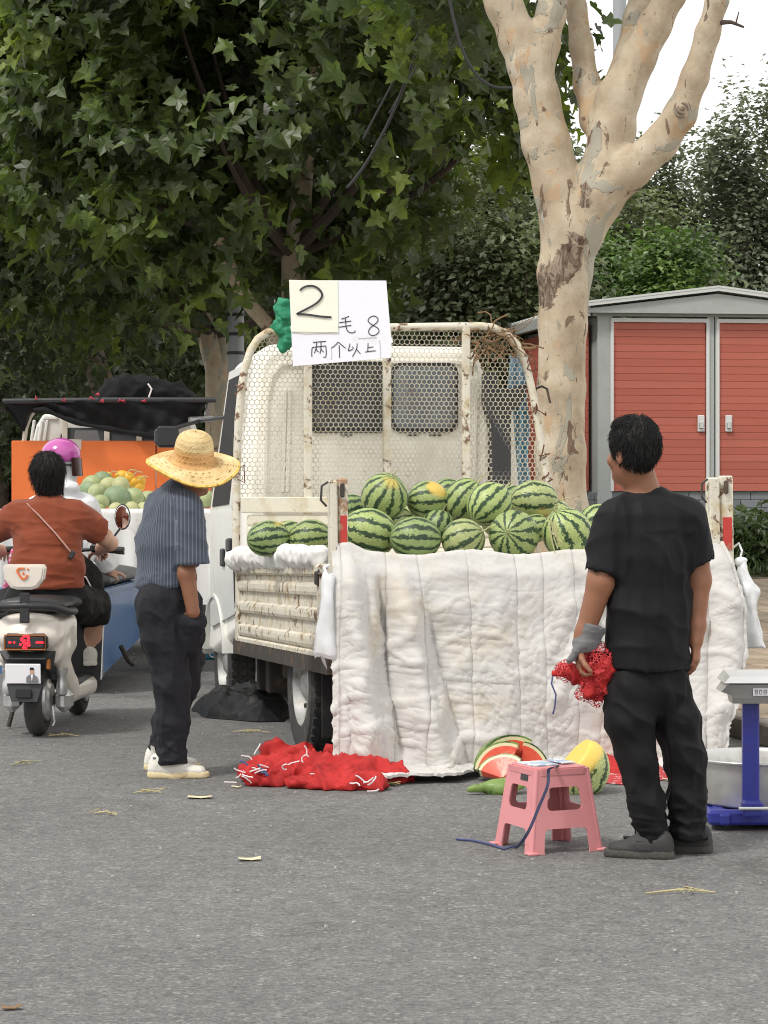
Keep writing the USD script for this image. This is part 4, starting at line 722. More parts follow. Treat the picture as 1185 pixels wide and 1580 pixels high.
secs = [cabring(3.31, cx0 + .06, cx1 - .06, cz0 + .05, cz1 - .06, .08), cabring(3.33, cx0 + .02, cx1 - .02, cz0 + .02, cz1 - .02, .09), cabring(3.40, cx0, cx1, cz0, cz1, .10), cabring(4.35, cx0 - .0, cx1, cz0 - .15, cz1 - .02, .10), cabring(4.62, cx0 - .0, cx1, cz0 - .2, cz1 - .10, .12), cabring(4.95, cx0 + .02, cx1 - .02, cz0 - .2, cz1 - .62, .05), cabring(5.06, cx0 + .06, cx1 - .06, cz0 - .2, cz1 - .85, .02), cabring(5.08, cx0 + .1, cx1 - .1, cz0 - .1, cz1 - .95, .02)]
cab = tp_('cab', rings(secs, len(secs[0])), m_cabback, truck, 40)
# pressed panel and roof lip of the cab's back
def back_poly(pts, o0, o1, mat, name, parent=cab, r=0., **kw):
    q = np.array([on_y(p[0], p[1], 3.31) for p in pts]); pl = Polygon([(a[0], a[2]) for a in q])
    if r: pl = pl.buffer(-r).buffer(r, 6)
    b = B().prism(pl, o0, o1, (0, 3.31, 0), (1, 0, 0), (0, 0, 1)); return tp_(name, b, mat, parent, **kw)
rim = Polygon([(on_y(x, y, 3.31)[0], on_y(x, y, 3.31)[2]) for x, y in ((404, 880), (408, 620), (416, 578), (432, 560), (470, 556), (700, 556), (738, 562), (752, 590), (752, 880))])
rb = rim.buffer(.0).difference(rim.buffer(-.02)); tp_('back_bead', B().prism(rb, .0, .016, (0, 3.31, 0), (1, 0, 0), (0, 0, 1)), m_cabback, cab)
for x_ in (440, 447, 735): tp_('pressed_rib', B().bar(on_y(x_, 600, 3.30), on_y(x_ - 4, 760, 3.30), .022, .012, (0, 1, 0), .004), m_cabback, cab)
back_poly([(474, 558), (598, 558), (598, 668), (474, 668)], .004, .020, m_blackpl, 'window_seal', r=.06)
wL = back_poly([(483, 566), (591, 566), (591, 661), (483, 661)], .022, .028, M('dark_dusty_glass', (.05, .053, .055), .25, .2, 5, spots=[((.10, .10, .098), 4, .5, .8)], stretch=(1, 1, .5)), 'rear_window', r=.05)
back_poly([(602, 560), (706, 560), (706, 668), (602, 668)], .004, .020, m_blackpl, 'window_seal', r=.07)
back_poly([(606, 567), (701, 567), (701, 661), (606, 661)], .022, .028, M('sky_tone_glass', (.12, .135, .15), .2, .2, 5, spots=[((.22, .24, .26), 3, .45, .7), ((.03, .03, .035), 5, .6, .7)], stretch=(1, 1, .5)), 'rear_window', r=.055, label='rear window reflecting the pale sky')  # pale sky reflection is painted into the colour of this dusty pane
for x_ in (535, 637, 672): tp_('vent_slot', B().bar(on_y(x_ - 9, 672, 3.30), on_y(x_ + 9, 672, 3.30), .006, .012), m_chassis, cab)
# air intake and pillar on the right of the cab
back_poly([(739, 578), (757, 578), (757, 600), (782, 602), (806, 592), (800, 612), (790, 632), (778, 634), (778, 755), (751, 755), (748, 660), (738, 622)], .07, .16, m_blackpl, 'air_intake', truck)
back_poly([(777, 636), (788, 636), (797, 760), (777, 760)], .02, .05, m_cabback, 'pillar_cover', truck)
# left door on the cab's side
sx_ = cx0
def side_poly(pts, o0, o1, mat, name, parent, r=0., x=None, **kw):     # pts as (y, z) on the cab's left side
    pl = Polygon(pts); pl = pl.buffer(-r).buffer(r, 5) if r else pl
    return tp_(name, B().prism(pl, o0, o1, (sx_ if x is None else x, 0, 0), (0, -1, 0), (0, 0, 1)) if False else B().prism(Polygon([(-p[0], p[1]) for p in pl.exterior.coords]), o0, o1, (sx_ if x is None else x, 0, 0), (0, -1, 0), (0, 0, 1)), mat, parent, **kw)
zm = 1.40
dr = side_poly([(3.52, .72), (4.62, .60), (4.62, zm), (3.52, zm)], .0, .018, m_white, 'door', truck, .05)
up_ = np.array([.10, 0, 0])
def tilt_poly(pts, o, th, mat, name, parent, **kw):                 # on the inward-leaning upper door, z above zm
    zt2 = cz1 - .13; b = B(); V = []
    for (y, z) in pts: V.append((sx_ + .10 * max(0, (z - zm) / (zt2 - zm)) - o, y, z))
    V = np.array(V); b.hull(np.vstack([V, V + np.array([-th, 0, 0])])); return tp_(name, b, mat, parent, **kw)
zt2 = cz1 - .10
tilt_poly([(3.52, zm), (4.62, zm), (4.40, zt2), (3.52, zt2)], .0, .016, m_white, 'door_upper', dr)
wn = tilt_poly([(3.62, zm + .03), (4.50, zm + .03), (4.33, zt2 - .06), (3.62, zt2 - .06)], .017, .006, m_dark, 'door_window', dr)
tilt_poly([(3.60, zm + .01), (3.66, zm + .01), (3.66, zt2 - .04), (3.60, zt2 - .04)], .023, .012, m_white, 'window_pillar', dr)
tp_('door_seam', B().bar((sx_ - .019, 3.52, .75), (sx_ - .019, 3.52, zm), .008, .01), m_dark, dr)
tp_('door_handle', B().box((sx_ - .035, 3.66, 1.16), (.03, .15, .09), None, .012), m_blackpl, dr); tp_('fuel_cap', B().box((sx_ - .028, 4.0, 1.08), (.02, .12, .12), None, .01), m_blackpl, dr)
tp_('drain_hose', B().tube([(sx_ - .02, 3.44, 1.45), (sx_ - .035, 3.44, 1.1), (sx_ - .03, 3.42, .8), (sx_ + .0, 3.40, .62)], .014, 6), m_blackpl, truck)
tp_('wheel_arch', B().slab(np.array([[(sx_ - .03 + dx, 4.45 + .45 * math.cos(a_), .38 + .45 * math.sin(a_)) for dx in (0, .12, .26)] for a_ in np.linspace(.15, 3.0, 18)]), .02), m_white, truck, 40); tp_('wheel_well', B().box((-.55, 4.45, .62), (.5, .8, .4), None, .02), m_dark, truck)
tp_('bumper', B().box((0, 5.12, .52), (1.9, .12, .24), None, .04), m_white)
mc = tl(P(257, 674, 16.2)); mr = tp_('side_mirror', B().box(mc, (.17, .10, .15), None, .035), m_blackpl); tp_('mirror_face', B().box(mc + (0.0, -.053, 0), (.145, .004, .12), None, .001), m_blackpl, mr)
tp_('mirror_arm', B().tube([mc + (.03, 0, -.04), mc + (.2, .1, -.10), (sx_, 4.45, mc[2] - .16)], .014, 7).tube([mc + (.02, 0, .05), mc + (.25, .1, .12), (sx_ + .06, 4.4, mc[2] + .12)], .014, 7), m_blackpl, mr)
# chassis, wheels
for x in (-.38, .38): tp_('chassis_beam', B().box((x, 2.55, .50), (.09, 4.8, .15), None, .01), m_chassis)
tp_('rear_axle', B().tube([(-.8, 1.15, .37), (-.2, 1.15, .37), (-.12, 1.15, .37), (.12, 1.15, .37), (.2, 1.15, .37), (.8, 1.15, .37)], [.05, .05, .13, .13, .05, .05], 10), m_chassis)
for x in (-.5, .5): tp_('leaf_spring', B().tube([(x, .45, .45), (x, .8, .36), (x, 1.15, .33), (x, 1.5, .36), (x, 1.9, .45)], .028, 6), m_chassis)

for c_, s_2 in (((0, .22, .50), (1.5, .08, .12)), ((0, 2.0, .50), (.9, .06, .1)), ((-.85, .55, .5), (.06, .06, .12)), ((-.8, 2.2, .46), (.1, .3, .2)), ((-.82, 2.7, .40), (.12, .12, .30)), ((-.86, 2.95, .42), (.08, .05, .34))): tp_('cross_member', B().box(c_, s_2, None, .01), m_chassis)
def wheel(x, y, r, wd, sgn, name='wheel', rim=True):
    Rw = roty(sgn * math.pi / 2); h = wd / 2; pr = [(r * .60, -h * .85), (r * .80, -h), (r * .93, -h * .95), (r * .99, -h * .7), (r, -h * .4), (r, h * .4), (r * .99, h * .7), (r * .93, h * .95), (r * .80, h), (r * .60, h * .85), (r * .60, -h * .85)]
    wt = tp_(name, B().lathe(pr, 40, (x, y, r), Rw), m_rubber, truck, 35)
    tr = B()
    for k in range(40):
        a = k * 2 * np.pi / 40; c_ = np.array([math.cos(a) * (r - .004), math.sin(a) * (r - .004), 0]); Rk = rotz(a)
        for zz_ in (-h * .55, 0, h * .55): tr.box((Rw @ (c_ + (0, 0, zz_ * 1.1))) + (x, y, r), (.022, .030, h * .45), Rw @ Rk)
    tp_('tread', tr, m_rubber, wt, kind='stuff')
    if rim:
        tp_('rim', B().lathe([(r * .61, h * .80), (r * .58, h * .9), (r * .56, h * .6), (r * .50, h * .2), (r * .30, h * .15), (r * .26, h * .45), (r * .14, h * .75), (.001, h * .8)], 32, (x, y, r), Rw), m_rim, wt, 40)
        bo = B()
        for k in range(5): a = k * 1.2566; bo.lathe([(.001, 0), (.013, 0), (.013, .03), (.001, .03)], 6, (Rw @ np.array([math.cos(a) * r * .38, math.sin(a) * r * .38, h * .16])) + (x, y, r), Rw)
        tp_('wheel_nuts', bo, m_chassis, wt)
wz = .06
for sgn, xs_ in ((-1, (-.885, -.66)), (1, (.885, .66))):
    for i, x in enumerate(xs_): wheel(x, 1.15, .375, .19, sgn, rim=(i == 0))
wheel(-.80, 4.45, .36, .19, -1); wheel(.80, 4.45, .36, .19, 1)
tp_('mudflap', B().box((-.72, .70, .33), (.44, .012, .42), None, .004), m_rubber); tp_('mudflap', B().box((.72, .70, .33), (.44, .012, .42), None, .004), m_rubber)
lb = tp_('lamp_bracket', B().box((-.72, .10, .47), (.36, .05, .03)).box((-.72, .10, .36), (.36, .05, .03)).box((-.9, .10, .415), (.03, .05, .14)), m_chassis)
for k in range(8): tp_('bracket_slat', B().bar((-.88 + k * .045, .08, .36), (-.84 + k * .045, .08, .47), .014), m_chassis, lb)

# ---------------------------------------------------------------- price sign
sd = 14.52; so_ = P(445, 432, sd); yawS = math.radians(4)
SR = np.array([math.cos(yawS), math.sin(yawS), 0])
def spx(px, py, o=0.):                                             # sign plane: faces the camera, leaning back a little
    n_ = unit(np.array([math.sin(yawS), -math.cos(yawS), .06])); r = ray(px, py); t_ = ((so_ - EYE) @ n_) / (r @ n_); return EYE + r * t_ + n_ * o
sign = thing('price_sign', 'white handwritten price board tied to the top of the mesh headboard', 'sign', spx(524, 500, -.01))
def flat(pts, o, th, mat, name, parent=sign, **kw):
    a = [spx(x, y, o) for x, y in pts]; c_ = [spx(x, y, o - th) for x, y in pts]; return obj(name, B().hull(a + c_), mat, parent, **kw)
flat([(446, 432), (596, 433), (604, 530), (603, 552), (452, 565)], 0, .012, m_board, 'board')
flat([(597, 500), (607, 528), (603, 530)], -.002, .006, m_board, 'board_tab')
flat([(446, 432), (521, 433), (521, 505), (522, 513), (500, 514), (470, 515), (450, 511)], .005, .003, m_paperyel, 'paper_sheet')
flat([(448, 503), (521, 501), (522, 513), (449, 512)], .0085, .003, m_paperyel, 'paper_strip')
def stroke(pts, wpx, o=.0125):
    from scipy.interpolate import CubicSpline
    q = np.array([(420 + x * .1688, 420 + y * .1688) for x, y in pts], float)
    if len(q) > 2: q = CubicSpline(np.arange(len(q)), q)(np.linspace(0, len(q) - 1, 7 * len(q)))
    t_ = np.gradient(q, axis=0); t_ /= np.linalg.norm(t_, axis=1, keepdims=True); nn = np.stack([-t_[:, 1], t_[:, 0]], 1) * wpx / 2
    l, r_ = q + nn, q - nn; g = np.array([[spx(*a, o), spx(*b_, o)] for a, b_ in zip(l, r_)]); return g
def strokes(name, lines, wpx, o=.0125, mat=m_ink, label=None):
    b = B()
    for ln in lines: b.slab(stroke(ln, wpx, o), .001)
    obj(name, b, mat, sign, label=label)
strokes('digit', [[(255, 172), (290, 140), (345, 127), (400, 138), (442, 175), (455, 218), (430, 262), (380, 302), (300, 345), (222, 386)], [(225, 386), (330, 391), (430, 405), (541, 413)]], 3.1, .0125, label='large black digit 2')
strokes('character', [[(702, 402), (670, 416), (632, 428)], [(612, 462), (660, 455), (722, 446)], [(606, 503), (660, 495), (722, 486)], [(668, 424), (674, 490), (692, 540), (735, 554), (758, 532)]], 1.35, .003, label='handwritten currency character')
strokes('digit', [[(925, 400), (888, 418), (878, 450), (915, 482), (965, 512), (972, 548), (930, 578), (886, 562), (888, 520), (925, 485), (962, 452), (962, 418), (925, 400)]], 1.35, .003, label='handwritten digit 8')
strokes('character', [[(372, 642), (430, 636), (492, 632)], [(365, 690), (361, 730), (362, 775)], [(365, 688), (430, 680), (490, 674)], [(490, 674), (494, 730), (490, 770), (468, 774)], [(405, 642), (402, 690), (384, 740)], [(402, 700), (412, 718), (424, 728)], [(446, 638), (444, 700), (436, 745)], [(448, 700), (458, 718), (472, 730)]], 1.25, .003)
strokes('character', [[(602, 638), (575, 668), (538, 694)], [(606, 640), (638, 668), (672, 696)], [(612, 668), (614, 720), (616, 782)]], 1.25, .003)
strokes('character', [[(708, 652), (702, 690), (696, 718), (738, 700)], [(732, 680), (744, 696)], [(775, 650), (768, 705), (732, 772)], [(768, 700), (785, 722), (806, 746)]], 1.25, .003)
strokes('character', [[(876, 648), (874, 690), (872, 724)], [(876, 690), (900, 686), (924, 681)], [(848, 730), (896, 723), (946, 718)]], 1.25, .003)
strokes('pencil_line', [[(785, 607), (870, 602), (955, 598)]], .5, .003, m_inkgrey); strokes('pencil_line', [[(540, 700), (545, 760), (535, 800)], [(980, 620), (988, 700), (992, 790)]], .35, .003, m_inkgrey)
# green net bundle and dry vines on the headboard, pale tarp behind it
S = SD(.008); c0 = tw(hp_(437, 497, -.02))
for dx, dz, r in ((0, .04, .055), (.02, .13, .05), (-.03, -.05, .06), (.05, -.10, .06), (.0, -.17, .05), (-.02, .09, .05)): S.ell(c0 + (dx * .7, .0, dz * .85), (r * .75, r * .7, r * .8), k=.04)
obj('green_net_bundle', displace(S.mesh(), lambda p: (fbm(p * 18, 3, 2) - .5) * .05 + .022 * ((1 - np.abs(2 * fbm(p * (16, 16, 9), 2, 7) - 1)) ** 4 - .2)), m_green, None, True, label='crumpled green netting tied at the left corner of the headboard', cat='netting')
vb = B(); rng = np.random.default_rng(21)
for i in range(46):
    a = hp_(rng.uniform(738, 800), rng.uniform(507, 540), rng.uniform(-.05, .05)); a = tw(a); pts = [a]; d_ = rng.normal(0, 1, 3) * (1, .4, .5)
    for k in range(4): d_ = d_ + rng.normal(0, .5, 3) + (0, 0, -.25); pts.append(pts[-1] + unit(d_) * .05)
    vb.tube(pts, rng.uniform(.003, .008), 5)
vv = obj('dry_vine_bundle', vb, m_brownwood, None, label='dried brown vines caught on the right corner of the headboard', cat='vines')
g = np.array([[tw(on_y(x + 2.0 * math.sin(y * .06), y, HYL + .16 + .02 * math.sin(x * .5))) for x in np.linspace(785, 812 + (y - 550) * .03, 14)] for y in np.linspace(547, 790, 40)])
obj('plastic_tarp', B().slab(g, .004), m_bluetarp, None, True, label='pale blue tarp hanging behind the right side of the headboard mesh', cat='tarp')

# ---------------------------------------------------------------- watermelons
def melon_mesh(a, bq, seed, nu=56, nv=40):
    th = np.linspace(0, np.pi, nv); ph = np.linspace(0, 2 * np.pi, nu, endpoint=False); T_, P_ = np.meshgrid(th, ph, indexing='ij')
    d = np.stack([np.cos(T_), np.sin(T_) * np.cos(P_), np.sin(T_) * np.sin(P_)], -1); r = 1 + .025 * (noise(d * 1.7 + seed, seed) - .5) - .025 * np.exp(-(np.sin(T_) / .12) ** 2)
    return d, (d * (a, bq, bq)) * r[..., None]
mel_pos = []
def melon(px, py, d, rpx, elong, axis, k, label, spot=None, seed=0, group=None, low=False, pos=None, stem=True):
    c = P(px, py, d) if pos is None else np.asarray(pos); r = rpx * d / FPX if pos is None else rpx; mel_pos.append((c, r))
    dd, v = melon_mesh(r * elong, r, seed, 24 if low else 56, 16 if low else 40); x = unit(axis); y = unit(np.cross([0, .3, 1], x)); Rm = np.stack([x, y, np.cross(x, y)], 1)
    g = B().grid(v, closed=True); vv, ff = g.get(); rest = dd.reshape(-1, 3) + 0; sp_ = np.zeros(len(rest))
    wv = vv @ Rm.T + c
    if spot is not None: cosd = (unit(spot[0]) * ((wv - c) / np.linalg.norm(wv - c, axis=1, keepdims=True))).sum(1); sp_ = np.clip(sst(spot[1], spot[1] + .1, cosd + .10 * (noise(wv * 25, 3) - .5)) * spot[2], 0, 1)
    rest = rest + seed * 3.7 * np.array([0, 0, 0])
    if low: obj('watermelon', (wv, ff), m_melon[k], None, True, primvars={'rest': rest, 'spot': sp_}, label=label, cat='watermelon', group=group); return
    t = thing('watermelon', label, 'watermelon', c, group=group); obj('rind', (wv, ff), m_melon[k], t, True, primvars={'rest': rest, 'spot': sp_})
    if stem:
        e = c + Rm @ np.array([r * elong * .96, 0, 0]); q = Rm @ np.array([1, 0, 0]); obj('stem', B().tube([e, e + q * .02, e + q * .035 + (.01, 0, .012), e + q * .045 + (.03, 0, .014)], [.006, .004, .003, .002], 6), m_vine, t)
Y1 = (.62, .42, .05)
MEL = [ # px, py, d, r px, elong, axis, material, label, spot
 (593, 766, 12.35, 36, 1.04, (.35, -.55, .8), 0, 'round watermelon at the top left of the pile, pole tilted to the viewer, yellow tinge', ((.3, -.8, .6), .90, .55)),
 (660, 772, 12.45, 30, 1.10, (1, .2, .05), 0, 'watermelon with a bright yellow patch on its upper right side', ((.45, -.55, .65), .80, .9)),
 (717, 772, 12.45, 32, 1.12, (.55, -.2, .75), 0, 'light striped watermelon leaning upright, third along the top row', None),
 (755, 778, 12.25, 33, 1.12, (.6, .3, .6), 0, 'dusty watermelon wrapped in shreds of film in the top row', None),
 (824, 773, 12.5, 32, 1.18, (1, .1, .02), 1, 'watermelon with bold level stripes at the right end of the top row', ((.3, -.5, -.7), .82, .4)),
 (541, 786, 12.6, 24, 1.1, (.8, .3, .2), 2, 'dark watermelon peeking out behind the left corner post', None),
 (570, 822, 12.1, 38, 1.14, (.9, .1, -.25), 0, 'large watermelon just right of the left corner post', None),
 (612, 806, 12.4, 24, 1.1, (.9, .2, .3), 1, 'pale watermelon half hidden between the two rows at left', None),
 (641, 831, 11.98, 34, 1.18, (1, .15, -.05), 2, 'dark watermelon with level stripes, second along the front row', None),
 (676, 812, 12.35, 26, 1.0, (.3, .4, .9), 2, 'dusty watermelon half hidden in the middle of the pile', None),
 (715, 833, 12.0, 33, 1.03, (.75, -.3, .35), 1, 'pale watermelon with fine broken stripes in the front row', None),
 (793, 826, 12.02, 39, 1.04, (-.30, -.9, .12), 0, 'watermelon facing the viewer with stripes radiating from its end', None),
 (826, 815, 12.4, 22, 1.1, (.9, .2, .2), 0, 'watermelon mostly hidden between the two big right ones', None),
 (876, 824, 12.05, 39, 1.08, (-.45, -.35, .8), 0, 'big watermelon with a curling dry stem on its side', None),
 (921, 806, 12.5, 28, 1.1, (.8, .3, .3), 0, 'watermelon just visible left of the seller in black', None),
 (628, 800, 12.75, 27, 1.1, (.8, .4, .3), 1, 'watermelon deep in the pile behind the second front one', None),
 (692, 800, 12.8, 28, 1.1, (.9, -.3, .2), 0, 'watermelon deep in the pile behind the pale front one', None),
 (772, 800, 12.85, 29, 1.1, (.7, .4, .5), 0, 'watermelon deep in the pile above the star striped one', None),
 (852, 797, 12.8, 28, 1.1, (.9, .3, -.2), 1, 'watermelon deep in the pile behind the big right one', None),
 (690, 762, 12.9, 24, 1.1, (.9, .3, .2), 2, 'dark watermelon at the back between the yellow patched and upright ones', None),
 (790, 775, 12.9, 25, 1.1, (.6, .3, .6), 2, 'dark watermelon at the back left of the level striped one', None),
 (414, 831, 13.0, 28, 1.2, (.9, .2, .1), 2, 'dark green watermelon at the far left of the bed', ((.5, -.3, .75), .93, .9)),
 (444, 829, 13.1, 25, 1.15, (.6, .5, .4), 0, 'middle one of the three watermelons left of the corner post', ((-.5, -.3, .8), .93, .7)),
 (479, 830, 13.0, 29, 1.15, (1, -.1, .1), 0, 'striped watermelon directly left of the rusty corner post', None),
]
for i, (px, py, d, r, el, ax, k, lab, sp0) in enumerate(MEL): melon(px, py, d, r, el, ax, k, lab, sp0, i + 1)
vis = list(mel_pos)
rng = np.random.default_rng(14)
for i in range(7):
    for j in range(6):
        c = tw((-.84 + i * .28, .20 + j * .26, BED + .015 + .118)) + rng.normal(0, .01, 3) * (1, 1, 0)
        if min(np.linalg.norm(c - v_[0]) for v_ in vis) < .36 and min(np.linalg.norm(c - v_[0]) - v_[1] for v_ in vis) > .085: melon(0, 0, 0, .115, 1.06, rng.normal(0, 1, 3), 2, 'watermelon in the bottom layer, mostly hidden under the others', None, 40 + i * 6 + j, 'bottom layer of watermelons', True, c)
ds = B(); c0 = P(843, 800, 11.75)
for i in range(7): a = P(845 + i * 2, 806 + rng.uniform(-12, 6), 11.72); ds.tube([a, a + (.01, -.01, -.03), a + (.012, -.015, -.07), a + (.03, -.02, -.12 + rng.uniform(-.02, .04))], .0035, 5)
obj('dry_vine', ds, m_vine, None, label='pale dry melon vine lying on the big watermelon at right', cat='vine')
# ---------------------------------------------------------------- quilt over the tailgate
def quilt():
    nu, nv = 300, 230; U, V_ = np.meshgrid(np.linspace(0, 1, nu), np.linspace(0, 1, nv), indexing='ij')
    # v: 0 inside the bed .. .08 top .. .86 ground .. 1 lying on the ground; profile by length
    L = 1.62; s = V_ * L; lean = .10 + .05 * np.sin(U * 7 + 1.0)
    ztop = 1.075 + .012 * np.sin(U * 23) + .05 * np.exp(-((U - .03) / .035) ** 2) + .06 * sst(.90, .97, U)
    z = np.where(s < .12, ztop - .06 + .06 * sst(0, .12, s), ztop); y = np.where(s < .12, .16 - s * 1.25, .01)
    rr = .05; down = np.clip(s - .15, 0, None); z = np.where(s >= .12, ztop - .02 * sst(.12, .2, s) - down, z); y = np.where(s >= .12, .01 - .05 * sst(.12, .24, s) - lean * sst(.2, 1.2, s), y)
    zf = .010 + .006 * fbm(np.stack([U * 14, V_ * 9, U * 0], -1), 3, 4); under = np.clip(zf + .05 - z, 0, None)
    k = .05; zs = .5 * (z + zf + np.sqrt((z - zf) ** 2 + k * k)); over = zs - z                  # soft landing on the ground
    y = y - np.clip(over - .02, 0, None) * (.62 + .2 * np.sin(U * 9 + .6)) ; z = zs
    x = -1.02 + 2.06 * U
    tz = np.clip((ztop - z) / 1.05, 0, 1)
    x = x - .045 * tz * np.exp(-(U / .12) ** 2) + (.10 * np.sin(np.clip(tz * 1.15, 0, 1) * np.pi) ** .8 - .06 * tz) * np.exp(-((1 - U) / .09) ** 2)
    # bulge at the far right hem, gathered flap at the left
    y = y - .05 * np.exp(-((U - .965) / .03) ** 2) * np.sin(np.clip(tz, 0, 1) * np.pi) - .035 * np.exp(-((U - .93) / .012) ** 2) * -1 * sst(.02, .2, tz)
    f1 = .02 + .105 * tz + .03 * np.sin(tz * 3.0)                       # the long fold that runs down from the left corner
    ridge = lambda c, w_: np.exp(-((U - c) / w_) ** 2)
    y = y - .085 * ridge(.03 + .045 * tz, .030) * sst(.03, .2, tz) + .075 * ridge(.105 + .05 * tz, .016) * sst(.05, .3, tz) * (1 - sst(.85, 1, tz)) - .080 * ridge(.155 + .085 * tz ** 1.3, .026) * sst(.0, .25, tz) + .055 * ridge(.215 + .10 * tz ** 1.3, .020) * sst(.1, .4, tz)
    y = y + .016 * ridge(.33 + .05 * tz, .03) * sst(.0, .2, tz) * (1 - tz) - .014 * ridge(.40 + .03 * tz, .03) * (1 - tz)
    y = y - .045 * ridge(.80 - .18 * tz, .022) * np.sin(np.clip(tz * 1.2, 0, 1) * np.pi) - .036 * ridge(.70 - .22 * tz, .017) * np.sin(np.clip(tz * 1.25, 0, 1) * np.pi) - .030 * ridge(.885 - .1 * tz, .015) * np.sin(np.clip(tz * 1.1, 0, 1) * np.pi)
    p = np.stack([U * 2.06, V_ * L, U * 0], -1)
    q1 = fbm(p * 1.6, 2, 8) - .5; y = y + .08 * q1 * sst(.12, .35, V_)
    q2 = 1 - np.abs(2 * fbm(np.stack([U * 2.06 * 2.6 + V_ * 1.9 * np.sin(U * 5), V_ * L * 1.5 - U * 1.2, U * 0 + 4], -1), 2, 41) - 1); y = y - .040 * q2 ** 5 * sst(.1, .3, V_) * (1 - .5 * sst(.75, .9, V_))
    # quilting: stitched lines pull in, small puckers run from them
    warp = .03 * (fbm(p * 2.2, 2, 12) - .5); sp_ = np.array([.02, .13, .21, .33, .45, .52, .60, .655, .75, .86, .93, .99]); dd_ = np.abs(U[..., None] - sp_ + warp[..., None] / 2.06) * 2.06; d1 = dd_.min(-1); seam = np.argmin(dd_, -1) * 1.0
    seamv = (V_ * L + .03 * (fbm(p * 2 + 9, 2, 13) - .5)) / .47 + .35; d2 = np.abs(seamv - np.round(seamv)) * .47
    puff = .0045 * (1 - np.exp(-d1 / .02)) * (1 - .25 * np.exp(-d2 / .012)) * sst(.1, .3, V_) - .0055 * np.exp(-(d1 / .0035) ** 2) - .0015 * np.exp(-(d2 / .0035) ** 2)
    ang = .5 * np.sin(U * 13) ; pu = 1 - np.abs(2 * fbm(np.stack([U * 2.06 * 7 + V_ * 9 * ang, V_ * L * 20 + U * 6 * ang, U * 0 + 3], -1), 3, 17) - 1); pu2 = 1 - np.abs(2 * fbm(np.stack([U * 2.06 * 11 + V_ * 14, V_ * L * 9 - U * 11, U * 0 + 7], -1), 3, 19) - 1); pu3 = 1 - np.abs(2 * noise(np.stack([U * 2.06 * 5 - V_ * 8, V_ * L * 6 + U * 8, U * 0 + 2], -1), 23) - 1)
    amp = .35 + 1.1 * fbm(p * 1.4 + 5, 2, 31) * sst(.1, .45, V_); puff = puff + (.007 * pu ** 7 + .007 * pu2 ** 7 + .012 * pu3 ** 8) * amp * (1 - .6 * np.exp(-d1 / .008))
    side = np.stack([x, y, z], -1); du = np.gradient(side, axis=0); dv = np.gradient(side, axis=1); n = np.cross(du, dv); n /= np.linalg.norm(n, axis=-1, keepdims=True); n = np.where((n[..., 1:2] > 0) & (np.abs(n[..., 2:]) < .8) | (n[..., 2:] < -.8), -n, n)
    g = side + n * puff[..., None]
    g = np.einsum('ijk,lk->ijl', g, TR) + TO; g[..., 2] = np.maximum(g[..., 2], .006 + .006 * noise(p * 40)); return g, np.clip(.75 * np.exp(-(d1 / .0042) ** 2) + .18 * np.exp(-(d2 / .003) ** 2), 0, 1) * (.15 + .9 * noise(p * 6))
qg, qs = quilt(); b = B().slab(qg, .014); v, f = b.get(); qsm = np.concatenate([qs.ravel(), qs.ravel(), np.zeros(len(v) - 2 * qs.size)])
qt = obj('quilt', (v, f), m_quilt, None, True, primvars={'seam': np.clip(qsm, 0, 1)}, label='stained off white quilt draped over the tailgate down to the road', cat='quilt')
# white padding rolled on the left side panel
S = SD(.014); rng = np.random.default_rng(4); y = .45
while y < 2.95:
    l = rng.uniform(.25, .5); r = rng.uniform(.05, .068); a = tw((-1.01 + rng.uniform(-.015, .015), y, 1.07)); c = tw((-1.01 + rng.uniform(-.015, .015), min(y + l, 2.98), 1.065 + rng.uniform(-.01, .02))); S.E(a, c, r, r * rng.uniform(.8, 1.1), k=.02); y += l * .85
obj('padding_roll', displace(S.mesh(), lambda p: (fbm(p * 14, 3, 2) - .5) * .035 + .012 * (1 - np.abs(2 * noise(p * (20, 14, 20), 5) - 1)) ** 3), m_whitecloth, None, True, label='rolled white cloth padding lying along the top of the left side panel', cat='padding')
# hanging plastic bags
def bag(rows, d, label, seed, th=.10):
    secs = []; rng = np.random.default_rng(seed); n = 28
    for (py, x0, x1, t) in rows:
        a, c = P(x0, py, d), P(x1, py, d); m = (a + c) / 2; hw = (c[0] - a[0]) / 2; an = np.arange(n) * 2 * np.pi / n
        r = 1 + .10 * np.sin(an * 5 + py * .02) * (t / th); secs.append(np.stack([m[0] + hw * np.cos(an) * r, m[1] + t * np.sin(an) * r, np.full(n, m[2]) + .006 * np.sin(an * 3 + seed)], 1))
    g = np.stack(secs); from scipy.interpolate import interp1d
    g = interp1d(np.linspace(0, 1, len(g)), g, axis=0)(np.linspace(0, 1, 40)); b = B().grid(g, closed=True); return b
c_ = on_y(505, 880, -.06); dL = tw(c_)[1] - .04
bg = thing('plastic_bag', 'bunch of white plastic bags hanging by the left corner post', 'plastic bag', P(505, 950, dL))
bm = displace(bag([(884, 499, 512, .015), (895, 498, 514, .03), (930, 494, 515, .05), (970, 486, 520, .06), (1008, 483, 525, .065), (1014, 486, 523, .055)], dL, '', 2).get(), lambda p: (fbm(p * (18, 18, 7), 3, 3) - .5) * .03); obj('film', bm, m_bag, bg, True)
obj('handle_strip', B().tube([P(505, 888, dL), P(500, 876, dL + .02), P(508, 872, dL + .05)], .008, 6), m_bag, bg); obj('torn_tail', B().hull([P(492, 1008, dL - .01), P(500, 1010, dL - .02), P(505, 1034, dL), P(498, 1022, dL)]), m_bag, bg)
dR = tw((1.09, .05, .9))[1]
bg = thing('plastic_bag', 'white plastic carrier bag hanging by the right peeling post', 'plastic bag', P(1155, 930, dR))
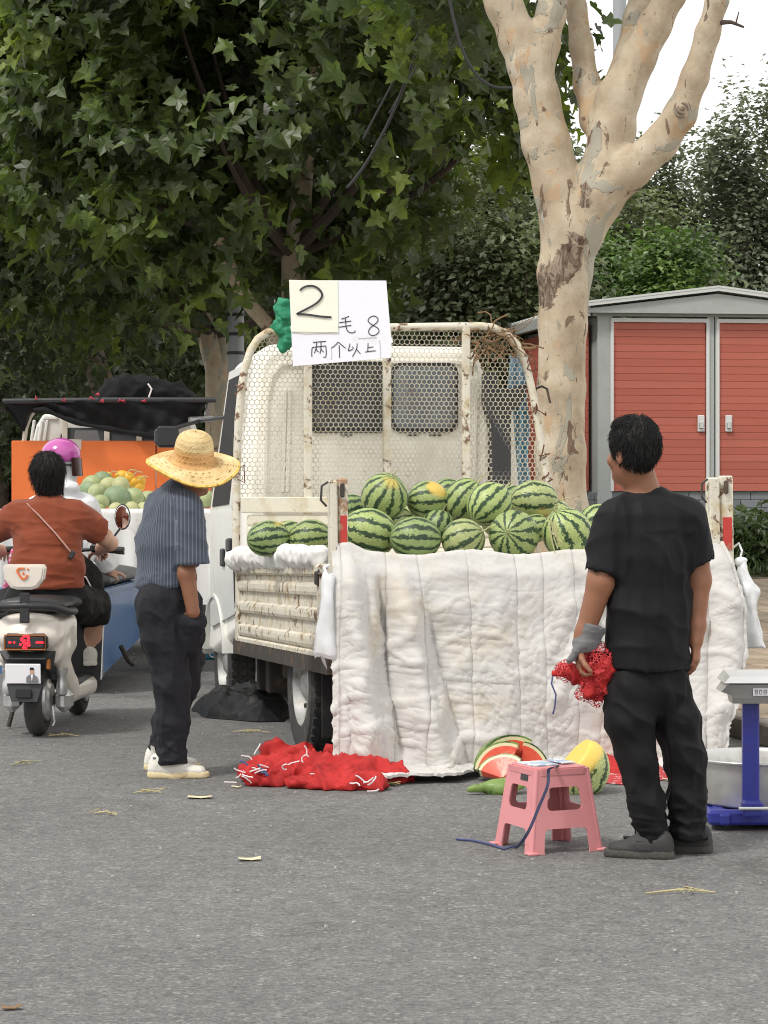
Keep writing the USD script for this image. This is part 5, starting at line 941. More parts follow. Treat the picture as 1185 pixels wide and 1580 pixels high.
bm = displace(bag([(868, 1138, 1149, .015), (878, 1137, 1150, .03), (900, 1137, 1163, .05), (912, 1136, 1172, .07), (940, 1137, 1167, .08), (975, 1138, 1174, .08), (997, 1139, 1181, .07), (999, 1141, 1179, .05)], dR, '', 5).get(), lambda p: (fbm(p * (16, 16, 9), 3, 6) - .5) * .045); obj('film', bm, m_bag, bg, True)
kn = SD(.006); kn.ell(P(1139, 866, dR), (.022, .02, .02)).ell(P(1148, 864, dR), (.018, .015, .012)).ell(P(1144, 872, dR), (.016, .016, .02)); obj('knot', kn.mesh(), m_bag, bg, True); obj('tie', B().tube([P(1142, 862, dR), P(1145, 850, dR), P(1140, 838, dR + .02), P(1130, 846, dR + .04)], .006, 6), m_bag, bg)

# ---------------------------------------------------------------- heaps on the road
def heap(outline, d0, height, seed, mat, name, label, cat, res=110, rid=.35, parent=None, freq=7., lift=None, ends=None):
    """a crumpled cloth heap: outline in picture points read as ground points"""
    pts = np.array([G(px, py)[:2] for px, py in outline]); poly = Polygon(pts).buffer(.0); x0, y0, x1, y1 = poly.bounds
    from shapely import contains_xy, distance, points as spts
    nx, ny = res, int(res * max(.4, min(1.3, (y1 - y0) / (x1 - x0)))); X, Y = np.meshgrid(np.linspace(x0 - .02, x1 + .02, nx), np.linspace(y0 - .02, y1 + .02, ny), indexing='ij')
    ins = contains_xy(poly, X, Y); dist = distance(spts(np.stack([X, Y], -1).reshape(-1, 2)), poly.exterior).reshape(X.shape) * np.where(ins, 1, -1)
    p = np.stack([X, Y, X * 0], -1); rd = 1 - np.abs(2 * fbm(p * freq + seed, 3, seed) - 1); rd2 = 1 - np.abs(2 * fbm(np.stack([X * freq * .8 + Y * freq, Y * freq * .6 - X * freq * .5, X * 0 + seed], -1), 2, seed + 4) - 1)
    e = np.clip(dist / (height * .95), 0, 1) ** .8 * (1 - .25 * np.clip(dist / (height * .95), 0, 1)) * 1.3; z = e * height * (.35 + rid * rd ** 2 + (.65 - rid) * fbm(p * 3 + seed, 2, seed + 8) * 1.3 + .28 * rd2 ** 3)
    if lift is not None: z = z * lift(X, Y)
    sh = (fbm(p * 5 + 3 * seed, 2, seed + 2) - .5)[..., None]; v = np.stack([X, Y, np.maximum(z, .004)], -1); v[..., :2] += sh * .05
    i, j = np.meshgrid(np.arange(nx - 1), np.arange(ny - 1), indexing='ij'); a = i * ny + j; keep = (dist[:-1, :-1] > -.012) & (dist[1:, 1:] > -.012) & (dist[1:, :-1] > -.012) & (dist[:-1, 1:] > -.012)
    a = a[keep]; f = np.concatenate([np.stack([a, a + ny, a + ny + 1], 1), np.stack([a, a + ny + 1, a + 1], 1)])
    u_, inv = np.unique(f, return_inverse=True); return v.reshape(-1, 3)[u_], inv.reshape(f.shape)
rs = thing('net_sack_heap', 'heap of red net sacks lying on the road in front of the quilt', 'net sacks', G(490, 1215))
S = SD(.009)
for (px, py), z, r in (((452, 1205), .03, (.23, .14, .085)), ((525, 1208), .025, (.24, .14, .07)), ((440, 1192), .06, (.12, .08, .075)), ((532, 1196), .08, (.075, .06, .06)), ((585, 1206), .02, (.13, .10, .045)), ((555, 1218), .015, (.15, .07, .04)), ((415, 1210), .03, (.10, .09, .06)), ((490, 1216), .02, (.16, .07, .05))): S.ell(G(px, py) + (0, 0, z), r, k=.05)
S.E(G(590, 1204) + (0, 0, .025), G(616, 1199) + (0, 0, .02), (.07, .04), (.03, .02), k=.04)
def fsack(v): q = v - G(480, 1206); a_ = np.arctan2(q[:, 2] + .05, q[:, 0]); w_ = np.stack([v[:, 0] * 5 + 3 * q[:, 2], v[:, 1] * 7, v[:, 2] * 7 - 4 * q[:, 0]], 1); return .05 * ((1 - np.abs(2 * fbm(w_, 2, 3) - 1)) ** 4 - .3) + folds(v, 13, .028, 5, (1, 1, 1)) + folds(v, 30, .006, 6)
v, f = displace(S.mesh(), fsack); v[:, 2] = np.maximum(v[:, 2], .002 + .004 * noise(v * 30)); obj('sack_cloth', (v, f), m_redmesh, rs, True)
S = SD(.008); c0 = G(395, 1212)
S.ell(c0 + (0, 0, .05), (.075, .06, .055)).ell(c0 + (.06, .03, .06), (.05, .05, .05)); S.E(c0 + (.08, .03, .06), c0 + (.2, .06, .09), (.05, .05), (.03, .03), k=.04); obj('bundled_end', displace(S.mesh(), lambda p: (fbm(p * 20, 3, 5) - .5) * .05), m_redmesh, rs, True)
rng = np.random.default_rng(6)
def strings(c, n, sp_, mat, parent, name='string', r=.0035, up=.02):
    for k in range(n):
        a = c + rng.normal(0, 1, 3) * sp_; pts = [a]; d_ = rng.normal(0, 1, 3) * (1, .5, .6)
        for q in range(5): d_ = d_ + rng.normal(0, .6, 3) * (1, .5, .8); pts.append(pts[-1] + unit(d_) * .012); pts[-1][2] = max(pts[-1][2], .006)
        obj(name, B().tube(pts, r, 5), mat, parent, True)
strings(c0 + (-.01, -.055, .06), 12, np.array([.045, .015, .03]), m_whitestr, rs); strings(c0 + (.03, -.05, .06), 6, np.array([.04, .015, .03]), m_bluestr, rs, r=.005)
strings(G(462, 1215) + (0, -.06, .13), 5, np.array([.03, .02, .03]), m_whitestr, rs); strings(G(565, 1222) + (0, -.04, .04), 5, np.array([.03, .02, .02]), m_whitestr, rs, r=.004)
rs2 = thing('net_sack_heap', 'red and striped net sacks under the quilt hem behind the pink stool', 'net sacks', G(940, 1190))
obj('sack_cloth', heap([(885, 1180), (905, 1196), (925, 1203), (965, 1205), (1005, 1203), (1030, 1196), (1028, 1186), (980, 1183), (930, 1182)], 0, .085, 9, m_redmesh, '', '', '', 90, .4), m_redmesh, rs2, True)
obj('striped_sack', heap([(920, 1198), (930, 1208), (965, 1211), (1000, 1209), (1030, 1202), (1030, 1193), (980, 1190), (940, 1190)], 0, .05, 12, m_redstripe, '', '', '', 80, .4), m_redstripe, rs2, True)
bt = obj('black_tarp', heap([(296, 1096), (318, 1108), (360, 1111), (400, 1114), (436, 1114), (448, 1104), (448, 1094), (400, 1090), (340, 1090), (300, 1092)], 0, .165, 21, m_tarp, '', '', '', 120, .45, freq=5.), m_tarp, None, True, label='crumpled black tarpaulin on the road beside the truck wheel', cat='tarpaulin')

# cut melons
def wedge(c, R, r, a0, a1, label, seed, part=None):
    t = thing('melon_slice', label, 'watermelon slice', c) if part is None else part; n = 10; an = np.linspace(a0, a1, n)
    arcs = lambda rr, y: np.stack([rr * np.cos(an), np.full(n, y), rr * np.sin(an)], 1)
    w_ = r * .22; secs = lambda r0, r1, w0, w1: np.stack([arcs(r0, -w0), arcs(r1, -w1), arcs(r1, w1), arcs(r0, w0)])
    def shell(r0, r1, w0, w1, mat, nm):
        g = secs(r0, r1, w0, w1); b = B().grid(np.concatenate([g, g[:1]]).transpose(1, 0, 2)); 
        for e, fl in ((0, False), (-1, True)): q = g[:, e]; b.add(q, [[0, 1, 2], [0, 2, 3]] if fl else [[0, 2, 1], [0, 3, 2]])
        v, f = b.get(); rng_ = np.random.default_rng(seed); obj(nm, (v @ R.T + c, f), mat, t)
    shell(r * .05, r * .86, w_ * .25, w_ * .86, m_flesh, 'flesh'); shell(r * .86, r * .95, w_ * .86, w_ * .96, m_rindwhite, 'pith'); shell(r * .95, r, w_ * .96, w_, m_rindgreen, 'rind')
cB = G(790, 1204)
wedge(cB + (.0, .05, .03), rotz(.2) @ rotx(-.12), .185, 1.0, 2.9, 'biggest red watermelon slice standing behind the pink stool', 1)
wedge(cB + (-.03, -.04, .03), rotz(-.15) @ rotx(-.3), .16, 1.2, 3.0, 'red watermelon slice tipped on its side left of the stool', 2)
wedge(cB + (.03, .0, .04), rotz(.1) @ rotx(-.15), .15, .25, 1.35, 'small pointed red slice at the right of the cut melon', 3)
wedge(cB + (-.05, -.10, .02), rotz(-.3) @ rotx(-.75), .13, .9, 2.9, 'red slice lying lowest against the green rind', 4)
S = SD(.008); cR = G(760, 1226)
for k in range(7): a = -1.3 + k * .42; S.E(cR + (-.02, .02, .03), cR + (.085 * math.sin(a) * 1.3, -.02 + .02 * math.cos(a), .02 + .02 * math.cos(a)), .022, .014, k=.012)
S.E(cR + (.02, .02, .03), cR + (.13, .05, .05), (.05, .03), (.04, .025)); obj('melon_rind', S.mesh(), m_rindgreen, None, True, label='piece of green melon rind flat on the road left of the stool', cat='melon rind')
hm = thing('cut_watermelon', 'cut watermelon with yellow top behind the right of the stool', 'watermelon', G(893, 1222))
c = G(893, 1224); r = .125; dd, v = melon_mesh(r * 1.12, r, 77); Rm = np.stack([unit((.25, .1, 1)), unit(np.cross([0, 1, 0], (.25, .1, 1))), unit(np.cross(unit((.25, .1, 1)), unit(np.cross([0, 1, 0], (.25, .1, 1)))))], 1)
gv, gf = B().grid(v, closed=True).get(); wv = gv @ Rm.T + c + (.02, .02, .11); cut = (wv - (c + (-.03, 0, .15))) @ unit((-.75, -.15, .65)); sel = cut > 0; wv = wv - np.outer(np.where(sel, cut, 0), unit((-.75, -.15, .65)))
spv = (sst(.35, .6, ((wv - c) @ unit((-.7, -.2, .75))) / r - .1)); obj('rind', (wv, gf), m_melon[1], hm, True, primvars={'rest': dd.reshape(-1, 3), 'spot': np.clip(spv * 1.0, 0, 1)})


# ---------------------------------------------------------------- pink stool
SC = np.array([(846 - CX) * 9.2 / FPX, 9.2, 0]); SY = math.radians(24)
st = thing('plastic_stool', 'pink plastic step stool with a blue strap hanging over it', 'stool', SC, rotz(SY)); Hs, bw, twd = .322, .152, .112
th = math.atan2(bw - twd, Hs); Hl = math.hypot(Hs, bw - twd)
pl = Polygon([(-bw, 0), (bw, 0), (twd, Hl), (-twd, Hl)]); win = Polygon([(-.080, .165), (.080, .165), (.066, .255), (-.066, .255)]).buffer(-.02).buffer(.02, 5); arch = Polygon([(-.102, -.01), (.102, -.01), (.092, .095), (-.092, .095)]).buffer(-.02).buffer(.02, 5)
pl = pl.difference(win).difference(arch)
for k in range(4):
    a = k * math.pi / 2; Rk = rotz(a); ex = Rk @ np.array([1, 0, 0]); ey = Rk @ np.array([0, math.sin(th), math.cos(th)]); o = Rk @ np.array([0, -bw, 0]); b = B().prism(pl, -.0, .007, o, ex, ey); obj('side_panel', b, m_pink, st, world=False)
for sx_a in (-1, 1):
    for sy_a in (-1, 1): obj('leg', B().tube([(sx_a * (bw - .003), sy_a * (bw - .003), .0), (sx_a * (twd - .003), sy_a * (twd - .003), Hs)], .0115, 10).box((sx_a * bw, sy_a * bw, .006), (.045, .045, .012), None, .004), m_pink, st, 40, world=False)
S = B(); S.prism(rrect(-twd - .012, -twd - .012, twd + .012, twd + .012, .035), Hs - .022, Hs, (0, 0, 0), (1, 0, 0), (0, 1, 0)); S.prism(rrect(-twd - .003, -twd - .003, twd + .003, twd + .003, .035), Hs, Hs + .006, (0, 0, 0), (1, 0, 0), (0, 1, 0)); obj('seat', S, m_pink, st, world=False)
obj('sticker', B().box((-.1235, -.035, .288), (.004, .06, .026), roty(th)), m_blackpl, st, world=False)
for dx in (-.115, .02): pass
cd = obj('paper_card', B().box((SC + rotz(SY) @ np.array([-.035, .02, Hs + .009])), (.11, .14, .004), rotz(SY)), m_bluecard, None, label='pale blue and white card on the left of the stool top', cat='card')
obj('paper_card', B().box((SC + rotz(SY) @ np.array([.066, .02, Hs + .0135])), (.06, .12, .004), rotz(SY + .1)), m_bluecard, None, label='narrow pale card on the right of the stool top', cat='card')
def ribbon(pts, w_, th_, mat, name, label, cat):
    from scipy.interpolate import CubicSpline
    q = CubicSpline(np.arange(len(pts)), np.array(pts))(np.linspace(0, len(pts) - 1, 40)); t_ = np.gradient(q, axis=0); sd_ = np.cross(t_, [0, 1, .3]); sd_ /= np.linalg.norm(sd_, axis=1, keepdims=True); g = np.stack([q - sd_ * w_ / 2, q + sd_ * w_ / 2], 1); obj(name, B().slab(g, th_), mat, None, True, label=label, cat=cat)
ribbon([P(862, 1180, 9.16), P(850, 1186, 8.99), P(846, 1192, 8.985), P(845, 1212, 8.97), P(833, 1242, 8.93), P(818, 1278, 8.87), P(802, 1303, 8.9), P(794, 1308, 8.97)], .012, .002, m_navy, 'webbing_strap', 'dark blue strap draped over the stool and trailing on the road', 'strap')
obj('thin_cord', B().tube([G(704, 1297) + (0, 0, .006), G(730, 1299) + (0, 0, .006), G(758, 1306) + (0, 0, .008), G(778, 1312) + (0, 0, .006), G(795, 1309) + (0, 0, .01)], .005, 6), m_bluestr, None, True, label='thin dark cord lying on the road left of the stool', cat='cord')

# ---------------------------------------------------------------- scale and basin
BD = 9.75; bc = np.array([(1186 - CX) * BD / FPX, BD + .18, 0])
sc = thing('platform_scale', 'blue platform scale with silver display head at the right edge', 'scale', bc)
obj('platform', B().box(bc + (.0, .02, .052), (.50, .55, .035), None, .012), m_bluescale, sc)
for dx in (-.20, .20): obj('frame_rail', B().box(bc + (dx, -.02, .05), (.05, .60, .05), None, .01), m_bluescale, sc)
obj('front_beam', B().box(bc + (0, -.275, .055), (.54, .06, .06), None, .012), m_bluescale, sc)
for dx in (-.22, .22):
    for dy in (-.24, .24): obj('rubber_foot', B().lathe([(.001, 0), (.028, 0), (.024, .028), (.001, .028)], 12, bc + (dx, dy, 0)), m_rubber, sc)
pxx = (1158 - CX) * 9.62 / FPX; po = obj('post', B().box((pxx, 9.62, .33), (.068, .045, .52), None, .008), m_bluescale, sc); obj('hinge', B().box((pxx, 9.58, .10), (.085, .07, .07), None, .012), m_bluescale, po); obj('hinge_pin', B().tube([(pxx - .06, 9.545, .105), (pxx + .06, 9.545, .105)], .008, 8), m_steel, po)
hd = obj('display_case', B().hull([(pxx + x, 9.60 + y, z) for x, y, z in ((-.085, -.06, .535), (.20, -.06, .535), (-.085, .05, .535), (.20, .05, .535), (-.10, -.085, .615), (.22, -.085, .615), (-.10, .08, .615), (.22, .08, .615), (-.09, -.075, .56), (.21, -.075, .56))]), m_greysteel, sc)
obj('keypad_lid', B().hull([(pxx + x, 9.60 + y, z) for x, y, z in ((-.125, -.10, .622), (.24, -.10, .622), (-.125, .12, .625), (.24, .12, .625), (-.10, -.085, .648), (.22, -.085, .648), (-.10, .10, .662), (.22, .10, .662))]), m_steel, hd)
obj('case_wing', B().hull([(pxx - .105, 9.50, .622), (pxx - .105, 9.70, .622), (pxx - .135, 9.52, .585), (pxx - .135, 9.68, .585), (pxx - .09, 9.52, .57), (pxx - .09, 9.68, .57)]), m_greysteel, hd)
lbp = obj('label_plate', B().box((pxx + .035, 9.516, .585), (.082, .004, .03), rotx(-.1)), m_paper, hd)
gl = B()
for i, gx_ in enumerate((-.028, -.010, .008, .026)):
    x_ = pxx + .035 + gx_
    for q in ((-.005, 0, .002, .018), (.005, 0, .002, .018), (0, .008, .011, .002), (0, -.008, .011, .002), (0, .0, .009, .002))[: 5 - i % 2]: gl.box((x_ + q[0], 9.5125, .585 + q[1]), (q[2], .002, q[3]))
obj('label_print', gl, m_inkgrey, lbp, kind='stuff')
ba = thing('basin', 'dented aluminium basin standing on the blue scale', 'basin', bc + (.0, .05, .07)); R0 = .285
pr = [(.001, 0), (R0 * .86, 0), (R0 * .92, .015), (R0 * .98, .15), (R0, .185), (R0 + .018, .19), (R0 + .02, .197), (R0 + .0, .197), (R0 - .006, .185), (R0 * .96, .15), (R0 * .90, .02), (.001, .008)]
v, f = B().lathe(pr, 64, bc + (.0, .05, .072)).get(); dv = v - (bc + (0, .05, .072)); an_ = np.arctan2(dv[:, 1], dv[:, 0]); v[:, :2] += dv[:, :2] * (.018 * (noise(np.stack([np.cos(an_) * 2, np.sin(an_) * 2, dv[:, 2] * 9], 1), 4) - .5))[:, None]; obj('bowl', (v, f), m_alu, ba, 50)
obj('rim_bead', B().tube([bc + (math.cos(a) * (R0 + .014), .05 + math.sin(a) * (R0 + .014), .268) for a in np.linspace(0, 2 * np.pi, 49)], .006, 6, False), m_alu, ba, True)

# ---------------------------------------------------------------- litter on the road
LIT = [((98, 1137), .17, .1, 'dry yellow leaf sprig on the road behind the scooter wheel', 0), ((388, 1131), .22, -.15, 'dry vine scrap on the road between the man in the hat and the truck wheel', 0), ((33, 1181), .12, .6, 'pale green thread scrap on the road at the far left', 1), ((228, 1225), .13, .1, 'thin straw just below the white sneaker', 0), ((308, 1232), .11, 0, 'flat pale scrap on the road right of the white sneaker', 2), ((163, 1258), .12, -.5, 'short bent straw on the road at lower left', 0), ((385, 1328), .085, .1, 'cream paper scrap in the middle of the road', 2), ((1050, 1380), .25, .1, 'dry yellowed stalk on the road below the black shoes', 0), ((18, 1558), .055, .3, 'dark leaf scrap in the bottom left corner', 3), ((1036, 1205), .08, .3, 'pale scrap on the road beside the seller in black', 2), ((598, 1213), .09, 0, 'green stem scrap beside the red net heap', 1), ((365, 1216), .05, 0, 'white plastic fragment left of the red net heap', 2)]
for (p, l, a, lab, kk) in LIT:
    c = G(*p); d_ = np.array([math.cos(a), math.sin(a), 0]); b = B()
    if kk in (0, 1):
        b.tube([c - d_ * l / 2 + (0, 0, .006), c + (0, .02, .014), c + d_ * l / 2 + (0, 0, .006)], [.0028, .004, .002], 5)
        for s in range(3): e = c + d_ * l * RNG.uniform(-.3, .3) + (0, 0, .01); b.tube([e, e + (RNG.uniform(-.05, .05), RNG.uniform(-.05, .05), .012), e + (RNG.uniform(-.07, .07), RNG.uniform(-.08, .08), .006)], [.003, .002, .0015], 4)
        obj('straw_scrap', b, [m_straw_db, m_vine][kk], None, True, label=lab, cat='straw')
    else:
        g = np.array([[c + d_ * l * (u_ - .5) + np.array([-d_[1], d_[0], 0]) * l * .5 * (v_ - .5) + (0, 0, .006 + .012 * abs(u_ - .5) * RNG.uniform(.5, 1.5)) for v_ in (0, .5, 1)] for u_ in (0, .3, .6, 1)]); obj('scrap', b.slab(g, .002), m_rindwhite if kk == 2 else m_brownwood, None, label=lab, cat='scrap')
pb = RNG.uniform((-3, 6.3, .003), (3, 20, .006), (260, 3)); b = B()
for q in pb: b.box(q, RNG.uniform(.004, .011, 3), rotz(RNG.uniform(0, 3)), .001)
obj('road_grit', b, m_rindwhite if False else M('grit', (.36, .35, .33), .9, .4, 50), None, label='loose grit and pebbles scattered over the asphalt', cat='grit', kind='stuff')
# ---------------------------------------------------------------- people
def add_head(S, c, f, sc=1.0, tilt=0.0):
    f = unit(f); up = np.array([0, 0, 1.0]); r = unit(np.cross(f, up)); A = np.stack([r, f, up], 1); q = lambda a, b_, z: c + (r * a + f * b_ + up * z) * sc
    S.ell(q(0, -.012, .025), np.array([.076, .096, .098]) * sc, A, .02); S.ell(q(0, .022, -.045), np.array([.060, .070, .078]) * sc, A, .03); S.ell(q(0, .066, -.098), np.array([.026, .022, .020]) * sc, A, .025)
    S.E(q(0, .090, .012), q(0, .108, -.024), .008 * sc, .014 * sc, k=.012); S.ell(q(0, .072, .035), np.array([.05, .022, .014]) * sc, A, .02); S.ell(q(0, .086, -.056), np.array([.024, .012, .012]) * sc, A, .012)
    for s in (-1, 1):
        S.ell(q(s * .045, .062, -.03), np.array([.022, .02, .022]) * sc, A, .02); S.ell(q(s * .031, .094, .006), np.array([.015, .014, .010]) * sc, A, .008, op='s')
        S.ell(q(s * .078, -.004, -.012), np.array([.010, .020, .033]) * sc, A, .008); S.ell(q(s * .088, .002, -.006), np.array([.006, .010, .018]) * sc, A, .004, op='s')
    return q
def add_eyes(q, parent, sc=1.0):
    for s in (-1, 1):
        e = obj('eye', B().add(trimesh.creation.icosphere(2, .0125 * sc).vertices + q(s * .031, .068, .006), trimesh.creation.icosphere(2, .0125 * sc).faces), m_eye, parent, True); obj('pupil', B().add(trimesh.creation.icosphere(2, .006 * sc).vertices + q(s * .031, .076, .006), trimesh.creation.icosphere(2, .006 * sc).faces), m_pupil, e, True)
def add_hand(S, w_, d_, n_, curl=.6, size=.185, thumb=1, spread=.10, tcurl=.5):
    """palm and five fingers: w_ wrist, d_ towards the fingers, n_ out of the palm (fingers curl to it)"""
    d_ = unit(d_); n_ = unit(n_ - d_ * (np.dot(n_, d_))); sd_ = np.cross(d_, n_) * thumb; L = size; pk = w_ + d_ * L * .50
    S.E(w_ - d_ * .01, pk, (.030, .020), (.040, .015), sd_, .015)
    for i, (o, fl, rr) in enumerate(((.030, .40, .0088), (.010, .45, .0092), (-.011, .41, .0088), (-.030, .33, .0078))):
        p = pk + sd_ * o + d_ * (.004 if i in (1, 2) else -.004); a = curl * (.55 + .08 * i); dd = unit(d_ + sd_ * o * spread * 18); lens = np.array([.45, .31, .24]) * fl * L; ang = 0
        for s in range(3):
            ang += a * (1.0 if s else .8); v_ = dd * math.cos(ang) + n_ * math.sin(ang); e = p + v_ * lens[s]; S.E(p, e, rr * (1 - .08 * s), rr * (1 - .08 * (s + 1)), k=.005); p = e
    p = w_ + d_ * L * .14 + sd_ * .024; v_ = unit(sd_ * .75 + d_ * .6 + n_ * .35)
    for s, l in enumerate((.055, .036, .028)): e = p + v_ * l; S.E(p, e, .0125 - .0012 * s, .0113 - .0012 * s, k=.008); p = e; v_ = unit(v_ + n_ * tcurl * .6 + d_ * .35 - sd_ * .25 * s)
def hair_cap(c, f, sc, cuts, grow=.014, extra=(), amp=.010, seed=1, h=.006):
    f = unit(f); up = np.array([0, 0, 1.0]); r = unit(np.cross(f, up)); A = np.stack([r, f, up], 1); S = SD(h)
    q = lambda a, b_, z: c + (r * a + f * b_ + up * z) * sc
    S.ell(q(0, -.014, .028), (np.array([.076, .096, .098]) + grow) * sc, A, .02, cuts=[(q(*p), r * n_[0] + f * n_[1] + up * n_[2]) for p, n_ in cuts])
    for e in extra: S.ell(q(*e[0]), np.array(e[1]) * sc, A, .025)
    def fn(v):
        d_ = (v - c) @ A; az = np.arctan2(d_[:, 0], d_[:, 1] + .03); el = d_[:, 2]; return amp * (fbm(np.stack([np.cos(az) * 7, np.sin(az) * 7, el * 16], 1), 3, seed) - .45) * 1.6 + amp * .9 * (1 - np.abs(2 * noise(np.stack([np.cos(az) * 16, np.sin(az) * 16, el * 12], 1), seed + 3) - 1)) ** 2
    return displace(S.mesh(), fn)
def hair_curves(mesh, c, f, n, length, width, mat, parent, seed, flow, name='hair_strands', lift=.35):
    v, fc = mesh; nn = vnormals(v, fc); rng = np.random.default_rng(seed); i = rng.integers(len(v), size=n); p0 = v[i]; n0 = nn[i]; d = np.array([flow(p - c, nn_) for p, nn_ in zip(p0, n0)]); d = d - n0 * (d * n0).sum(1, keepdims=True); d /= np.maximum(np.linalg.norm(d, axis=1, keepdims=True), 1e-6)
    d = d + rng.normal(0, .28, d.shape) + n0 * lift; d /= np.linalg.norm(d, axis=1, keepdims=True); l = length * rng.uniform(.5, 1.2, (n, 1)); down = np.array([0, 0, -1.0]); R, loc = frame_of(str(parent.GetPath()))
    pts = np.stack([p0 - n0 * .003, p0 + d * l * .5 + n0 * .002, p0 + d * l + down * l * .25 + n0 * .0], 1).reshape(-1, 3); pts = (pts - loc) @ R
    bc_ = UsdGeom.BasisCurves.Define(stage, path_for(parent, name)); bc_.CreateTypeAttr('linear'); bc_.CreatePointsAttr(Vt.Vec3fArray.FromNumpy(pts.astype(np.float32))); bc_.CreateCurveVertexCountsAttr(Vt.IntArray.FromNumpy(np.full(n, 3, np.int32)))
    bc_.CreateWidthsAttr(Vt.FloatArray.FromNumpy(np.tile(np.array([1., .8, .3], np.float32) * width, n))); bc_.SetWidthsInterpolation('vertex'); UsdShade.MaterialBindingAPI.Apply(bc_.GetPrim()).Bind(mat); tag(bc_, kind='stuff')
def shoe(parent, heel, toe, wd, hgt, mat, sole, seed, name='shoe', opening=None):
    heel, toe = np.asarray(heel, float), np.asarray(toe, float); d_ = unit((toe - heel) * (1, 1, 0)); sd_ = np.array([-d_[1], d_[0], 0]); L = np.linalg.norm((toe - heel)[:2]); z0 = min(heel[2], toe[2]); q = lambda t, z, s=0.: heel * (1, 1, 0) + d_ * L * t + sd_ * s + np.array([0, 0, z0 + z])
    S = SD(.006); flr = [(q(0, .022), (0, 0, -1))]
    S.E(q(.13, .045), q(.40, .045), (wd * .40, .05), (wd * .44, .045), sd_, .02, flr); S.E(q(.40, .042), q(.86, .032), (wd * .45, .04), (wd * .38, .026), sd_, .02, flr); S.E(q(.12, .04), q(.16, hgt), (wd * .34, .036), (wd * .33, .036), sd_, .02, flr); S.E(q(.16, hgt * .95), q(.5, .055), (wd * .33, .03), (wd * .40, .03), sd_, .03, flr)
    sh = obj(name, displace(S.mesh(), lambda v: folds(v, 34, .0025, seed)), mat, parent, True)
    S = SD(.006); cp = [(q(0, .030), (0, 0, 1)), (q(0, 0.0), (0, 0, -1))]; S.E(q(.12, .015), q(.45, .015), (wd * .44, .05), (wd * .46, .05), sd_, .01, cp); S.E(q(.45, .015), q(.88, .015), (wd * .49, .05), (wd * .40, .05), sd_, .01, cp); obj('sole', displace(S.mesh(), lambda v: folds(v, 40, .0015, seed + 2)), sole, sh, True); return sh, q

# ---- the seller in black, seen from behind
D = 8.95; q_ = lambda x, y, dd=0.: P(x, y, D + dd)
seller = thing('person', 'man in black t-shirt and black trousers with his back turned, holding a red net sack', 'person', G(1015, 1318)); px2 = D / FPX
hf = unit((-.70, .71, 0)); hc = q_(975, 699, -.01); S = SD(.0065)
hq = add_head(S, hc, hf, .98)
S.E(q_(982, 720, .02), q_(994, 772, .03), .062, .072, k=.03)
S.chain([q_(1000, 790, .03), q_(1002, 900, .03), q_(998, 1030, .03)], [(.13, .08), (.12, .08), (.11, .08)], e1=(.95, .3, 0), k=.03)
S.chain([q_(940, 806, .0), q_(927, 898, -.03), q_(903, 975, -.02), q_(897, 992, -.02)], [.062, .052, .037, .034], k=.02)
S.chain([q_(1066, 800, .06), q_(1077, 895, .08), q_(1074, 965, .06), q_(1073, 988, .05)], [.060, .050, .036, .031], k=.02)
S.chain([q_(970, 1050, .0), q_(983, 1170, .0), q_(1010, 1290, .02)], [.058, .045, .034], k=.03); S.chain([q_(1033, 1050, .08), q_(1056, 1170, .06), q_(1066, 1285, .08)], [.058, .045, .034], k=.03)
add_hand(S, q_(898, 992, -.02), np.array([-.10, .0, -1]), np.array([.85, -.25, 0.]), 1.25, .175, thumb=1, tcurl=.9)
add_hand(S, q_(1073, 985, .05), np.array([.03, -.05, -1]), np.array([-.9, .3, 0]), .75, .165, thumb=1)
obj('body', S.mesh(), m_skin, seller, True); add_eyes(hq, seller, .98)
hm_ = hair_cap(hc, hf, .98, [((0, .052, .05), (0, .93, -.36)), ((0, 0, -.058), (0, .3, -1)), ((0, .01, -.03), (0, .6, -.8))], .006, [((0, -.02, .06), (.080, .084, .070)), ((-.02, -.01, .112), (.05, .06, .016))], .008, 3)
hobj = obj('hair', hm_, m_hairgrey, seller, True)
def fl1(o, n_): w_ = hc - hc; t_ = o - np.array([.02, -.03, .10]); return unit(t_) + np.array([0, 0, -.25])
hair_curves(hm_, hc, hf, 7000, .018, .0018, m_hairgrey, hobj, 4, fl1, lift=.08)
S = SD(.008); e1 = (.94, .34, 0); hem = [(q_(998, 1033, 0), (-.01, 0, -1))]
for (a, b_, ra, rb) in (((1003, 772, .04), (1003, 800, .03), (.080, .065), (.152, .105)), ((1003, 800, .03), (1003, 855, .03), (.155, .108), (.156, .122)), ((1003, 855, .03), (1000, 935, .03), (.156, .122), (.153, .125)), ((1000, 935, .03), (997, 1040, .03), (.155, .125), (.168, .128))): S.E(q_(*a), q_(*b_), ra, rb, e1, .03, hem)
lc = [(q_(928, 884, -.02), q_(928, 884, -.02) - q_(944, 806, .0))]; rc = [(q_(1077, 866, .08), q_(1077, 866, .08) - q_(1066, 800, .06))]
S.E(q_(950, 800, .0), q_(928, 895, -.03), .078, .072, k=.045, cuts=lc); S.E(q_(1058, 796, .06), q_(1078, 880, .08), .074, .066, k=.045, cuts=rc); S.E(q_(975, 787, .02), q_(1035, 787, .05), .055, .055, k=.04); S.E(q_(993, 764, .035), q_(998, 782, .035), (.074, .070), (.10, .08), e1, .03, cuts=[(q_(993, 762, .03), (-.1, .25, 1))]); S.E(q_(990, 752, .035), q_(993, 770, .035), .064, .066, k=.004, op='s')
S.E(q_(928, 880, -.02), q_(925, 900, -.03), .060, k=.004, op='s'); S.E(q_(1077, 864, .08), q_(1079, 884, .08), .055, k=.004, op='s')
